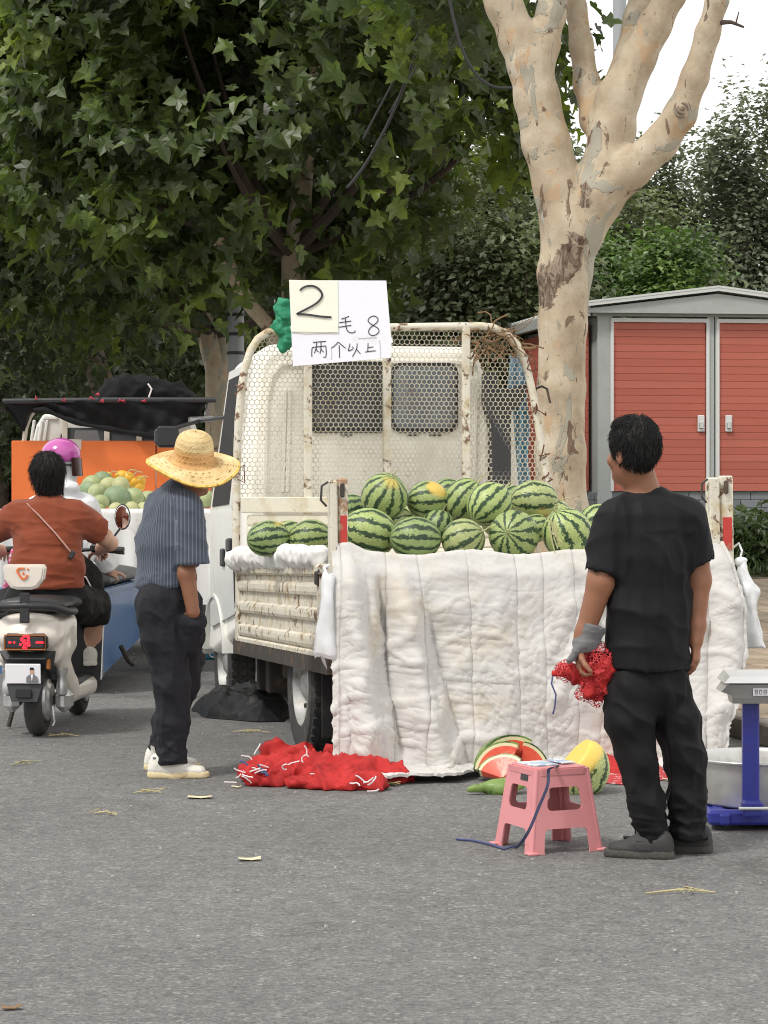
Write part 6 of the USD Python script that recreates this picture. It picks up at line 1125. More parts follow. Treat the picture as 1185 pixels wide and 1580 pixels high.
def fshirt(v):
    c_ = q_(1000, 900, .03); dx = v[:, 0] - c_[0]; z = v[:, 2]; t = 4.5 * (fbm(v * (3, 3, .9), 2, 2) - .5)
    vert = (1 - np.abs(np.sin(dx * 24 + t))) ** 3 * .008 * sst(.85, 1.15, z); msk = sst(1.40, 1.30, z) * .9 + .1; return msk * (vert + folds(v, 8, .015, 4, (1.2, 1, .18)) + folds(v + .45 * v[:, [2, 0, 1]], 6, .012, 6, (.7, .7, 1.1)) + folds(v, 20, .002, 5, (1, 1, .4)))
obj('t_shirt', displace(S.mesh(), fshirt), m_blackshirt, seller, True)
S = SD(.008); S.E(q_(999, 1022, .03), q_(1000, 1062, .03), (.140, .105), (.150, .115), e1, .03)
lcut = [(q_(1008, 1300, 0), (0, 0, -1))]; rcut = [(q_(1064, 1292, .08), (0, 0, -1))]
S.chain([q_(969, 1062, .0), q_(972, 1110, -.01), q_(983, 1170, -.01), q_(995, 1235, .0), q_(1008, 1303, .02)], [(.088, .108), (.085, .10), (.070, .080), (.061, .070), (.057, .068)], e1=e1, k=.03, cuts=lcut)
S.chain([q_(1030, 1058, .08), q_(1044, 1110, .07), q_(1056, 1170, .06), q_(1058, 1235, .07), q_(1064, 1296, .08)], [(.088, .106), (.085, .10), (.072, .082), (.064, .072), (.060, .070)], e1=e1, k=.03, cuts=rcut)
def ftr(v): low = sst(.30, .08, v[:, 2]); d_ = v[:, [2, 1, 0]] * .5; return folds(v, 9, .017, 11, (1.1, 1, .2)) + folds(v + d_, 8, .014, 14, (.8, .8, .9)) + low * folds(v + .3 * d_, 15, .018, 12, (.7, .7, 1.6)) + folds(v, 24, .002, 13, (1, 1, .5)) - .004
obj('trousers', displace(S.mesh(), ftr), m_blackcloth, seller, True)
h0 = G(1030, 1326); t0 = G(936, 1322); sh, sq = shoe(seller, h0 + (.015, .02, 0), t0 + (0, .02, 0), .10, .075, m_shoeblack, m_soleblack, 5)
obj('shoe_strap', B().hull([sq(t, z, s) for t in (.40, .52) for z, s in ((.070, -.05), (.105, -.02), (.108, .02), (.07, .05))]), m_shoeblack, sh); obj('cut_out', B().hull([sq(t, z, s) for t in (.60, .74) for z, s in ((.06, -.04), (.078, -.02), (.074, .0))]), m_dark, sh)
shoe(seller, P(1094, 1316, D + .12) * (1, 1, 0), P(1004, 1312, D + .15) * (1, 1, 0), .10, .075, m_shoeblack, m_soleblack, 6)
S = SD(.006); wa, wb = q_(917, 950, -.02), q_(891, 1012, -.02); S.E(q_(914, 968, -.02), q_(904, 992, -.02), .052, .050, k=.01, cuts=[(q_(912, 962, -.02), (.4, 0, 1)), (q_(902, 1002, -.02), (-.3, 0, -1))]); S.E(q_(899, 995, -.05), q_(878, 1020, -.05), (.035, .022), (.022, .012), (0, 1, 0), k=.02)
obj('wrist_wrap', displace(S.mesh(), lambda v: folds(v, 20, .006, 8, (.5, .5, 1.6))), m_greyknit, seller, True)
S = SD(.007); c0 = q_(908, 1040, .0)
for dx, dy, dz, r in ((0, 0, 0, .05), (.05, .0, .01, .06), (.03, .02, -.05, .045), (.055, .0, -.045, .045), (-.04, .0, -.0, .035), (.01, -.03, -.06, .03), (-.09, .0, .02, .018), (.02, .03, .05, .04)): S.ell(c0 + (dx, dy, dz), (r, r * .9, r), k=.02)
S.E(c0 + (-.03, 0, 0), c0 + (-.13, 0, .005), .03, .012, k=.02)
ns = thing('net_sack', 'crumpled red net sack gripped in the left hand of the seller in black', 'net sack', c0); obj('net', displace(S.mesh(), lambda v: folds(v, 16, .022, 5) + .010 * (noise(v * 60, 3) - .5)), m_redmesh, ns, True)
S = SD(.008)
for dx, dy, dz, r in ((.03, 0, .04, .075), (.06, .0, -.03, .06), (.0, .0, -.05, .05), (-.09, .0, .01, .032), (.03, 0, -.085, .04)): S.ell(c0 + (dx, dy, dz), (r, r * .8, r), k=.02)
obj('open_net', displace(S.mesh(), lambda v: folds(v, 15, .026, 15)), m_rednet, ns, True)
obj('draw_cord', B().tube([q_(853, 1043, 0), q_(851, 1055, -.02), q_(858, 1072, -.02), q_(856, 1092, -.02), q_(853, 1102, -.02)], .0035, 5), m_bluestr, ns, True)

# ---- the man in the straw hat
D2 = 11.42; h_ = lambda x, y, dd=0.: P(x, y, D2 + dd); e2 = (.55, -.83, 0)
hatman = thing('person', 'man in wide straw hat and striped blue-grey shirt, hand in his trouser pocket', 'person', G(272, 1200))
hf2 = unit((.72, .69, -.05)); hc2 = h_(298, 727, .01); S = SD(.007); hq2 = add_head(S, hc2, hf2, .98)
S.E(h_(294, 735, .02), h_(282, 775, .02), .058, .068, k=.03)
S.chain([h_(268, 780, .02), h_(258, 850, .02), h_(258, 905, .02)], [(.13, .09), (.13, .10), (.13, .10)], e1=e2, k=.03)
S.chain([h_(286, 795, -.11), h_(287, 860, -.13), h_(288, 885, -.15), h_(298, 945, -.165)], [.040, .040, .043, .031], k=.02)
S.chain([h_(275, 800, .2), h_(285, 870, .2), h_(280, 925, .12)], [.045, .042, .032], k=.02)
add_hand(S, h_(297, 944, -.14), np.array([-.1, .5, -1]), np.array([.1, 1, 0]), .5, .15, thumb=-1); add_hand(S, h_(280, 925, .12), np.array([.0, .0, -1]), np.array([.1, -1, 0]), .5, .15, thumb=-1)
S.chain([h_(248, 930, -.05), h_(263, 1055, -.05), h_(267, 1178, -.02)], [.07, .05, .034], k=.03); S.chain([h_(278, 930, .1), h_(277, 1055, .12), h_(254, 1160, .12)], [.065, .048, .032], k=.03)
obj('body', S.mesh(), m_skindark, hatman, True); add_eyes(hq2, hatman, .98)
obj('hair', hair_cap(hc2, hf2, .98, [((0, .05, .05), (0, .9, -.4)), ((0, 0, -.06), (0, 0, -1)), ((0, 0, .03), (0, 0, 1))], .006, (), .006, 5, .008), m_hair, hatman, True)
S = SD(.008); hem = [(h_(262, 903, 0), (.05, 0, -1))]
for (a, b_, ra, rb) in (((274, 762, .02), (266, 790, .02), (.085, .075), (.168, .112)), ((266, 790, .02), (258, 835, .02), (.172, .118), (.172, .13)), ((258, 835, .02), (256, 912, .02), (.172, .13), (.172, .135))): S.E(h_(*a), h_(*b_), ra, rb, e2, .04, hem)
sl = [(h_(300, 870, -.15), (.02, 0, -1))]; S.E(h_(285, 785, -.10), h_(300, 885, -.15), .083, .080, k=.05, cuts=sl); S.E(h_(275, 790, .18), h_(285, 885, .18), .07, .07, k=.05, cuts=[(h_(300, 872, .2), (0, 0, -1))])
v, f = displace(S.mesh(), lambda v: folds(v, 8, .012, 21, (1, 1, .35)) + folds(v + .4 * v[:, [2, 0, 1]], 7, .009, 24) + sst(1.06, .93, v[:, 2]) * folds(v, 13, .012, 22, (.7, .7, 1.1)))
c_ = h_(260, 800, .02); av = (v - c_); an = np.arctan2(av @ np.array([.83, .55, 0]), av @ np.array([.55, -.83, 0])); sx = 2 * np.pi * np.round(1) * (an * .18 / .0165 + .4 * (noise(v * 3, 4) - .5))
arm = np.exp(-(np.linalg.norm((v - h_(295, 840, -.15))[:, :2], axis=1) / .09) ** 4); sx2 = 2 * np.pi * ((v - h_(295, 840, -.15)) @ np.array([.9, .1, 0]) / .0165)
obj('shirt', (v, f), m_stripeshirt, hatman, True, primvars={'rest': np.stack([np.where(arm > .5, sx2, sx), v[:, 1], v[:, 2]], 1)})
S = SD(.008); S.E(h_(258, 896, .02), h_(258, 930, .02), (.162, .13), (.168, .135), e2, .03)
cut = [(h_(268, 1178, 0), (0, 0, -1))]
S.chain([h_(246, 930, -.06), h_(252, 985, -.06), h_(264, 1055, -.05), h_(265, 1115, -.04), h_(268, 1185, -.02)], [(.115, .12), (.106, .11), (.090, .095), (.078, .084), (.070, .08)], e1=(1, 0, 0), k=.03, cuts=cut)
S.chain([h_(280, 930, .1), h_(284, 985, .1), h_(278, 1055, .12), h_(262, 1115, .12), h_(252, 1170, .12)], [(.105, .11), (.098, .105), (.086, .092), (.075, .082), (.068, .076)], e1=(1, 0, 0), k=.03, cuts=[(h_(255, 1160, 0), (0, 0, -1))])
S.E(h_(300, 962, -.12), h_(298, 1000, -.10), (.062, .075), (.03, .03), k=.05)
obj('trousers', displace(S.mesh(), lambda v: folds(v, 8, .016, 31, (1.2, 1, .2)) + folds(v + .5 * v[:, [2, 1, 0]], 7, .012, 34, (.8, .8, .9)) + sst(.35, .05, v[:, 2]) * folds(v, 13, .016, 32, (.7, .7, 1.5)) + folds(v, 20, .003, 33) - .006), m_trousers, hatman, True)
obj('pocket', B().tube([h_(222, 924, -.155), h_(237, 927, -.17), h_(250, 926, -.175)], .004, 5), m_blackcloth, hatman, True)
sh, sq = shoe(hatman, G(229, 1201) + (0, .03, 0), G(321, 1201) + (0, .03, 0), .10, .085, m_shoewhite, m_solecream, 15)
obj('heel_tab', B().hull([sq(.05, .09, -.012), sq(.05, .09, .012), sq(.13, .10, -.012), sq(.13, .10, .012), sq(.03, .155, -.012), sq(.03, .155, .012), sq(.09, .15, 0)]), m_shoewhite, sh)
for t, z in ((.10, .10), (.16, .085)): obj('shoe_print', B().box(sq(t, z, -.037), (.014, .006, .008)), m_inkgrey, sh)
shoe(hatman, P(225, 1182, D2 + .28) * (1, 1, 0), P(308, 1182, D2 + .30) * (1, 1, 0), .10, .085, m_shoewhite, m_solecream, 16)
hp0 = h_(298, 714, .0); ax = unit((.10, -.36, .93)); ex = unit(np.cross([0, 1, 0], ax)); ey = np.cross(ax, ex)
prof = [(.004, .150), (.03, .149), (.06, .141), (.082, .122), (.092, .095), (.097, .06), (.100, .02), (.106, .006), (.125, -.002), (.16, -.006), (.20, -.012), (.226, -.020), (.231, -.024)]
from scipy.interpolate import CubicSpline
pp = np.array(prof); tt = np.concatenate([[0], np.cumsum(np.hypot(*np.diff(pp, axis=0).T))]); tq = np.linspace(0, tt[-1], 90); pr = np.stack([np.interp(tq, tt, pp[:, k]) for k in (0, 1)], 1); n = 96; a = np.arange(n) * 2 * np.pi / n; rad, zz_ = pr[:, 0][:, None], pr[:, 1][:, None]
rip = .0022 * np.cos(tq * 2 * np.pi / .0135)[:, None] * np.ones(n); wave = .016 * sst(.10, .23, rad) * np.sin(2 * a + .6)[None] + .008 * sst(.10, .23, rad) * np.sin(3 * a + 2)[None]
g = hp0 + ax * .01 + rad[..., None] * (np.cos(a)[None, :, None] * ex + np.sin(a)[None, :, None] * ey * 1.0) + (zz_ + wave + rip)[..., None] * ax
rest = np.stack([np.repeat((tq / tt[-1])[:, None], n, 1) * 2.0 / 2.0, np.repeat(a[None] * 1.0, len(tq), 0), g[..., 2]], -1).reshape(-1, 3)
hv, hfc = B().grid(g, closed=True).get(); hv2 = hv - ax * .006
obj('straw_hat', (np.vstack([hv, hv2]), np.vstack([hfc, hfc[:, ::-1] + len(hv)])), m_strawhat, hatman, True, primvars={'rest': np.vstack([rest, rest])})

# ---- the rider
D3 = 13.72; r_ = lambda x, y, dd=0.: P(x, y, D3 + dd)
rider = thing('person', 'woman in rust brown t-shirt sitting on the white scooter, back to the viewer', 'person', r_(72, 940, 0) * (1, 1, 0))
hf3 = unit((-.45, .89, 0)); hc3 = r_(72, 735, .06); S = SD(.007); hq3 = add_head(S, hc3, hf3, .97); S.E(r_(74, 755, .05), r_(76, 785, .02), .05, .062, k=.03)
S.chain([r_(74, 795, .02), r_(74, 860, .0), r_(74, 920, .0)], [(.15, .09), (.14, .10), (.16, .11)], e1=(1, 0, 0), k=.03)
S.chain([r_(122, 800, .05), r_(160, 828, .18), r_(170, 838, .30), r_(152, 848, .50), r_(148, 850, .54)], [.058, .05, .045, .034, .028], k=.02)
S.chain([r_(25, 800, .05), r_(-16, 828, .16), r_(-24, 842, .28), r_(2, 850, .48), r_(4, 851, .52)], [.058, .05, .045, .034, .028], k=.02)
add_hand(S, r_(150, 849, .52), np.array([.25, 1, -.15]), np.array([0, -.2, -1]), 1.3, .16, thumb=1); add_hand(S, r_(4, 850, .50), np.array([-.15, 1, -.1]), np.array([0, -.2, -1]), 1.3, .16, thumb=-1)
S.chain([r_(108, 930, .02), r_(146, 945, .50), r_(143, 985, .60), r_(139, 1022, .60)], [.085, .06, .054, .036], k=.03); S.chain([r_(40, 930, .02), r_(10, 948, .50), r_(12, 985, .62), r_(12, 1022, .62)], [.085, .06, .052, .036], k=.03)
obj('body', S.mesh(), m_skinlight, rider, True); add_eyes(hq3, rider, .97)
hm_ = hair_cap(hc3, hf3, .97, [((0, .05, .05), (0, .93, -.36))], .020, [((0, -.045, -.055), (.076, .060, .075)), ((.01, -.05, -.10), (.05, .04, .05))], .010, 9)
hobj = obj('hair', hm_, m_hair, rider, True); hair_curves(hm_, hc3, hf3, 4200, .04, .0018, m_hair, hobj, 5, lambda o, n_: np.array([0, 0, -1.]) + .25 * unit(o * (1, 1, 0)), lift=.0)
S = SD(.008); hem = [(r_(74, 906, 0), (0, 0, -1))]
for (a_, b_, ra, rb) in (((75, 775, .03), (74, 797, .02), (.085, .07), (.20, .11)), ((74, 797, .02), (73, 835, .0), (.205, .115), (.19, .13)), ((73, 835, .0), (73, 872, -.01), (.19, .13), (.205, .145)), ((73, 872, -.01), (73, 915, -.01), (.208, .15), (.215, .155))): S.E(r_(*a_), r_(*b_), ra, rb, (1, 0, 0), .03, hem)
S.E(r_(118, 798, .04), r_(160, 822, .18), .088, .082, k=.05, cuts=[(r_(153, 818, .16), r_(153, 818, .16) - r_(118, 798, .04))]); S.E(r_(28, 798, .04), r_(-18, 822, .16), .088, .082, k=.05, cuts=[(r_(-12, 818, .14), r_(-12, 818, .14) - r_(28, 798, .04))])
obj('t_shirt', displace(S.mesh(), lambda v: folds(v, 7, .012, 41, (.8, 1, .8)) + folds(v, 10, .008, 42, (.5, 1, 1.6))), m_brown, rider, True)
S = SD(.008); S.E(r_(74, 905, .0), r_(74, 928, .02), (.205, .15), (.22, .16), (1, 0, 0), .03); S.chain([r_(108, 930, .02), r_(144, 935, .45), r_(146, 960, .58)], [.125, .10, .082], k=.05, cuts=[(r_(136, 966, .6), (.2, .05, -1))]); S.chain([r_(40, 930, .02), r_(8, 938, .45), r_(10, 962, .58)], [.125, .10, .085], k=.05, cuts=[(r_(10, 968, .6), (0, .05, -1))])
obj('trousers', displace(S.mesh(), lambda v: folds(v, 7, .014, 51)), m_blackcloth, rider, True)
for hx in (140, 10):
    a_, b_ = r_(hx - 2, 1030, .50), r_(hx + 6, 1030, .78); a_[2] = b_[2] = .325; shoe(rider, a_, b_, .095, .08, m_shoewhite, m_shoewhite, hx)
obj('bag_strap', B().tube([r_(42, 777, -.055), r_(60, 795, -.108), r_(85, 822, -.138), r_(104, 845, -.145), r_(112, 855, -.12)], .012, 6, flat=.35), m_strapbeige, rider, True)
obj('strap_end', B().box(r_(111, 856, -.13), (.03, .03, .05), roty(.5), .006), m_blackpl, rider)

# ---- the customer with the pink helmet
D4 = 16.0; k_ = lambda x, y, dd=0.: P(x, y, D4 + dd)
cust = thing('person', 'person in white hooded top and pink helmet standing before the fruit stall', 'person', k_(95, 1000, 0) * (1, 1, 0))
hf4 = unit((.85, .5, 0)); hc4 = k_(95, 716, 0); S = SD(.008); hq4 = add_head(S, hc4, hf4, .95); S.E(k_(94, 738, 0), k_(96, 765, 0), .055, .065, k=.03)
S.chain([k_(96, 780, 0), k_(98, 850, 0), k_(98, 910, 0)], [(.14, .09)] * 3, e1=(1, 0, 0), k=.03); S.chain([k_(134, 785, .04), k_(152, 835, .10), k_(170, 884, .16)], [.05, .045, .03], k=.02); S.chain([k_(58, 785, .02), k_(48, 850, .08), k_(60, 905, .2)], [.05, .045, .03], k=.02)
add_hand(S, k_(170, 880, .16), np.array([.25, .3, -1]), np.array([-.3, 1, .2]), 1.0, .14, thumb=1); add_hand(S, k_(60, 905, .2), np.array([.3, .6, -.3]), np.array([0, .3, -1]), .5, .16, thumb=-1)
S.chain([k_(80, 920, 0), k_(80, 1010, 0), k_(80, 1060, 0)], [.08, .06, .045], k=.03); S.chain([k_(116, 920, 0), k_(116, 1010, 0), k_(116, 1060, 0)], [.08, .06, .045], k=.03)
obj('body', S.mesh(), m_skinlight, cust, True)
S = SD(.009)
for (a_, b_, ra, rb) in (((95, 757, 0), (96, 785, 0), (.10, .085), (.195, .12)), ((96, 785, 0), (98, 850, 0), (.205, .13), (.20, .14)), ((98, 850, 0), (98, 925, 0), (.20, .14), (.21, .15))): S.E(k_(*a_), k_(*b_), ra, rb, (1, 0, 0), .04, [(k_(98, 918, 0), (0, 0, -1))])
S.E(k_(132, 785, .03), k_(150, 835, .08), .085, .078, k=.05); S.E(k_(150, 835, .08), k_(171, 880, .16), .078, .058, k=.04, cuts=[(k_(171, 878, .16), (.4, .2, -1))]); S.E(k_(58, 785, .02), k_(48, 850, .08), .085, .07, k=.05); S.E(k_(48, 850, .08), k_(60, 900, .2), .07, .055, k=.04)
S.ell(k_(98, 752, -.06), (.10, .075, .045), k=.03); S.E(k_(98, 718, .0), k_(98, 752, .0), .098, .082, k=.03); 
obj('hooded_top', displace(S.mesh(), lambda v: folds(v, 7, .014, 61) + folds(v, 14, .006, 62)), m_hoodwhite, cust, True)
S = SD(.009); S.chain([k_(80, 915, 0), k_(80, 1010, 0), k_(80, 1068, 0)], [.11, .085, .075], k=.03); S.chain([k_(116, 915, 0), k_(116, 1010, 0), k_(116, 1068, 0)], [.11, .085, .075], k=.03); S.E(k_(80, 915, 0), k_(116, 915, 0), .12, k=.03); obj('trousers', S.mesh(), m_trousers, cust, True)
for hx in (80, 116): a_ = k_(hx, 1000, -.08); b_ = k_(hx + 3, 1000, .17); a_[2] = b_[2] = 0; shoe(cust, a_, b_, .095, .08, m_shoewhite, m_shoewhite, hx)
S = SD(.008); S.ell(k_(94, 702, 0), (.135, .138, .118), k=.01, cuts=[(k_(94, 714, 0), (.12, 0, -1))]); S.ell(k_(94, 706, 0), (.118, .12, .10), op='s', k=.005); S.E(k_(64, 711, -.02), k_(124, 713, -.02), .008, k=.02)
he = obj('helmet', S.mesh(), m_pinkhelm, cust, True); obj('helmet_rim', B().tube([k_(94, 715, 0) + (.128 * math.cos(a_), .13 * math.sin(a_), -.004 - .012 * math.cos(a_)) for a_ in np.linspace(0, 2 * np.pi, 33)], .008, 6, False), m_blackpl, he, True)
vz = [[k_(94, 712, 0) + np.array([(.142 + .01 * t) * math.cos(a_), (.145 + .01 * t) * math.sin(a_), .025 - .125 * t]) for a_ in np.linspace(-.9, 1.6, 16)] for t in np.linspace(0, 1, 8)]; obj('visor', B().slab(np.array(vz), .003), m_visor, he, True)
# ---------------------------------------------------------------- white electric scooter (local: x right, y forward)
SO = np.array([(50 - CX) * 13.3 / FPX, 13.3, 0]); SR_ = rotz(math.radians(-3.0))
sco = thing('scooter', 'ivory white electric scooter seen from behind with its red tail light lit', 'scooter', SO, SR_)
s_p = lambda n_, b, m, parent=sco, smooth=False, **kw: obj(n_, b, m, parent, smooth, world=False, **kw)
def scoot_wheel(y, r, x=.03):
    Rw = roty(math.pi / 2); pr = [(r * .62, -.045), (r * .85, -.05), (r * .95, -.038), (r, -.012), (r, .012), (r * .95, .038), (r * .85, .05), (r * .62, .045), (r * .62, -.045)]
    wt = s_p('wheel', B().lathe(pr, 40, (x, y, r), Rw), m_rubber, smooth=40); s_p('hub', B().lathe([(.001, -.05), (r * .35, -.052), (r * .6, -.035), (r * .61, .04), (r * .58, .06), (r * .5, .066), (r * .35, .075), (.001, .078)], 32, (x, y, r), Rw), m_silver, wt, 40); return wt
scoot_wheel(.02, .205); scoot_wheel(1.24, .20)
S = SD(.010)                                                       # tail body
for (a_, b_, ra, rb) in (((0, -.10, .57), (0, .25, .60), (.185, .095), (.195, .10)), ((0, -.09, .655), (0, .3, .66), (.165, .05), (.18, .06)), ((0, -.06, .47), (0, .3, .50), (.165, .06), (.19, .09)), ((.0, .25, .56), (0, .45, .46), (.175, .11), (.15, .10))): S.E(a_, b_, ra, rb, (1, 0, 0), .05)
S.E((.140, .0, .52), (.145, .42, .25), (.03, .10), (.035, .08), (1, 0, 0), .04); S.E((-.155, .0, .52), (-.165, .42, .27), (.035, .10), (.045, .10), (1, 0, 0), .05); S.E((.150, .42, .21), (.17, .95, .21), (.035, .06), (.035, .055), (1, 0, 0), .04); S.E((-.165, .42, .25), (-.17, .95, .24), (.04, .07), (.04, .06), (1, 0, 0), .05)
s_p('tail_body', S.mesh(), m_scooter, smooth=True)
s_p('footboard', B().box((0, .72, .255), (.36, .52, .05), None, .02), m_blackpl)
tlp = s_p('tail_light', B().prism(rrect(-.125, .485, .125, .595, .022), .0, .03, (0, -.235 + .03, 0), (1, 0, 0), (0, 0, 1)) if False else B().box((0, -.175, .545), (.25, .07, .10), None, .022), m_blackpl)
s_p('light_frame', B().tube([(x, -.208, z) for x, z in ((-.115, .505), (-.115, .585), (.115, .585), (.115, .505), (-.115, .505))], .005, 6, False), m_amber, tlp)
lc_ = B(); rng = np.random.default_rng(3)
for k in range(22): a_ = rng.uniform(0, 6.28); r = .034 * math.sqrt(rng.random()); lc_.box((.005 + r * math.cos(a_), -.213, .548 + r * 1.1 * math.sin(a_)), (.014, .01, .014), roty(rng.uniform(0, 1.5)), .003)
s_p('lamp_cluster', lc_, m_lamp, tlp, kind='stuff')
for x, wd in ((-.085, .018), (-.06, .012), (.085, .045)): s_p('lamp_segment', B().box((x, -.212, .545), (wd, .006, .010), None, .002), m_lamp, tlp)
s_p('tail_skirt', B().hull([(x, y, z) for x, y, z in ((-.16, -.15, .495), (.16, -.15, .495), (-.15, -.05, .48), (.15, -.05, .48), (-.11, -.19, .45), (.11, -.19, .45), (-.13, -.06, .38), (.13, -.06, .38))]), m_greysteel if False else m_blackpl)
pl_ = s_p('number_plate', B().box((-.005, -.235, .372), (.20, .008, .112), rotx(.12), .003), m_paper, label='white paper plate with a small printed portrait')
s_p('portrait_jacket', B().hull([(x + .045, y_, .372 + z) for y_ in (-.241, -.243) for x, z in ((-.03, -.05), (.035, -.05), (-.03, -.02), (.034, -.02), (-.012, -.004), (.014, -.004))]), m_inkgrey, pl_)
s_p('portrait_face', B().hull([(x + .046, y_, .372 + z) for y_ in (-.2405, -.2435) for x, z in ((-.009, .0), (.011, .0), (-.011, .02), (.013, .02), (-.006, .03), (.008, .03))]), m_skinlight, pl_); s_p('portrait_hair', B().hull([(x + .046, y_, .372 + z) for y_ in (-.2405, -.244) for x, z in ((-.012, .022), (.014, .022), (-.009, .036), (.010, .036))]), m_dark, pl_)
s_p('portrait_collar', B().hull([(x + .046, y_, .372 + z) for y_ in (-.2405, -.2445) for x, z in ((-.006, -.005), (.008, -.005), (.001, -.04))]), m_paper, pl_)
for x in (-.05, .06): s_p('plate_print', B().box((x, -.2385, .416), (.04, .006, .007), rotx(.12)), m_inkgrey, pl_)
s_p('mudguard', B().hull([(x, y, z) for x, y, z in ((-.10, -.22, .31), (.10, -.22, .31), (-.07, -.24, .215), (.075, -.24, .215), (-.09, -.15, .33), (.09, -.15, .33), (-.06, -.20, .215), (.065, -.20, .215))]), m_blackpl); s_p('rear_reflector', B().box((.0, -.245, .262), (.09, .008, .05), rotx(-.15), .004), m_dark)
s_p('side_reflector', B().box((.125, -.165, .42), (.022, .02, .06), None, .006), m_amber)
for sx in (-1, 1):
    sh_ = s_p('shock_absorber', B().lathe([(.001, 0), (.030, 0), (.034, .03), (.030, .06), (.022, .10), (.034, .13), (.034, .15), (.001, .15)], 20, (sx * .155 + .02, -.03, .24)), m_silver, smooth=40); s_p('motor_case', B().box((sx * .15 + .03, .03, .20), (.09, .15, .13), None, .035), m_silver, sh_)
s_p('swing_arm', B().bar((.13, .02, .20), (.13, .5, .25), .04, .05).bar((-.09, .02, .20), (-.09, .5, .25), .04, .05).box((.02, .5, .25), (.26, .05, .05)), m_chassis)
s_p('drum_cover', B().lathe([(.001, 0), (.10, 0), (.105, .02), (.09, .035), (.001, .04)], 24, (.075, .02, .205), roty(math.pi / 2)), m_steel, smooth=40); s_p('key_chain', B().tube([(.14, -.11, .18), (.145, -.115, .13), (.15, -.115, .09), (.14, -.115, .07)], .006, 6), m_steel)
s_p('side_stand', B().tube([(-.12, .45, .22), (-.2, .40, .1), (-.22, .38, .01)], .014, 8), m_chassis)
S = SD(.010); S.E((0, -.05, .745), (0, .55, .735), (.20, .05), (.19, .055), (1, 0, 0), .03, [((0, 0, .705), (0, 0, -1))]); S.E((0, .35, .75), (0, .62, .74), (.19, .06), (.17, .05), (1, 0, 0), .04, [((0, 0, .705), (0, 0, -1))]); s_p('seat', S.mesh(), m_blackpl, smooth=True)
s_p('grab_rail', B().tube([(-.205, .2, .70), (-.215, -.05, .71), (-.15, -.19, .745), (0, -.21, .752), (.15, -.19, .745), (.215, -.05, .71), (.205, .2, .70)], .022, 10), m_blackpl, smooth=True)
s_p('backrest_bracket', B().box((0, -.215, .74), (.055, .02, .17), None, .004), m_blackpl); 
bo_ = Polygon([(-.112, .985), (.112, .985), (.122, .965), (.112, .90), (.075, .852), (.04, .842), (-.04, .842), (-.075, .852), (-.112, .90), (-.122, .965)]).buffer(-.012).buffer(.012, 5); bb_ = B()
for ins_, d0_, d1_ in ((.0, -.03, .0), (.006, -.035, .008), (.016, -.04, .014)): bb_.prism(bo_.buffer(-ins_), -d1_, -d0_, (0, -.225, 0), (1, 0, 0), (0, 0, 1)) if False else bb_.hull([(x, y_, z) for x, z in np.array(bo_.buffer(-ins_).exterior.coords) for y_ in (-.225 - d1_, -.225 - d0_)])
br_ = s_p('backrest', bb_, m_scooter, smooth=40)
def logo(pts, w_): 
    lg = LineString(pts).buffer(w_, cap_style=2, join_style=1); s_p('logo', B().prism(lg, 0, .008, (0, -.2385, 0), (1, 0, 0), (0, 0, 1)), m_orangelogo, br_)
logo([(.005, .962), (-.025, .962), (-.036, .952), (-.034, .94), (-.012, .908), (.002, .902), (.014, .91), (.022, .926)], .0055); s_p('logo', B().lathe([(.001, 0), (.007, 0), (.007, .006), (.001, .006)], 14, (-.002, -.2385, .934), rotx(math.pi / 2)), m_orangelogo, br_); s_p('logo', B().lathe([(.001, 0), (.0055, 0), (.0055, .006), (.001, .006)], 12, (.024, -.2385, .957), rotx(math.pi / 2)), m_orangelogo, br_)
s_p('leg_shield', B().hull([(x, y, z) for x, y, z in ((-.20, .98, .24), (.215, .98, .24), (-.21, 1.02, .62), (.225, 1.02, .62), (-.14, 1.00, .90), (.15, 1.00, .90), (-.20, 1.08, .24), (.215, 1.08, .24), (-.14, 1.10, .9), (.15, 1.10, .9))]), m_blackpl); s_p('shield_trim', B().tube([(.222, .985, .24), (.232, 1.025, .62), (.19, 1.02, .80)], .006, 6), m_steel)
s_p('front_cover', B().hull([(x, y, z) for x, y, z in ((-.19, 1.085, .28), (.19, 1.085, .28), (-.13, 1.105, .92), (.13, 1.105, .92), (-.10, 1.2, .45), (.10, 1.2, .45), (-.09, 1.17, .88), (.09, 1.17, .88))]), m_scooter); s_p('front_mudguard', B().hull([(x, 1.24 + .24 * math.sin(a_), .20 + .24 * math.cos(a_)) for x in (-.04, .10) for a_ in np.linspace(-1.1, 1.0, 8)]) if False else B().slab(np.array([[(x, 1.24 + .235 * math.sin(a_), .20 + .235 * math.cos(a_)) for x in (-.03, .03, .09)] for a_ in np.linspace(-1.1, 1.0, 12)]), .006), m_scooter, smooth=40)
s_p('steering_column', B().tube([(.0, 1.2, .35), (.0, 1.02, .95), (0, .98, 1.02)], [.03, .03, .03], 10), m_blackpl)
hb = s_p('handlebar', B().tube([(-.37, .88, 1.035), (-.22, .90, 1.04), (-.1, .97, 1.03), (.1, .97, 1.03), (.22, .90, 1.04), (.37, .88, 1.035)], .012, 8), m_blackpl, smooth=True)
for sx in (-1, 1):
    s_p('grip', B().tube([(sx * .25, .895, 1.04), (sx * .38, .88, 1.035)], .019, 10), m_rubber, hb); s_p('brake_lever', B().tube([(sx * .22, .93, 1.03), (sx * .28, .97, 1.02), (sx * .37, .96, 1.01)], .008, 6), m_blackpl, hb); s_p('switch_box', B().box((sx * .20, .91, 1.045), (.06, .055, .05), None, .012), m_blackpl, hb)
s_p('dash', B().box((.02, .98, 1.07), (.18, .09, .08), rotx(-.5), .025), m_blackpl, hb)
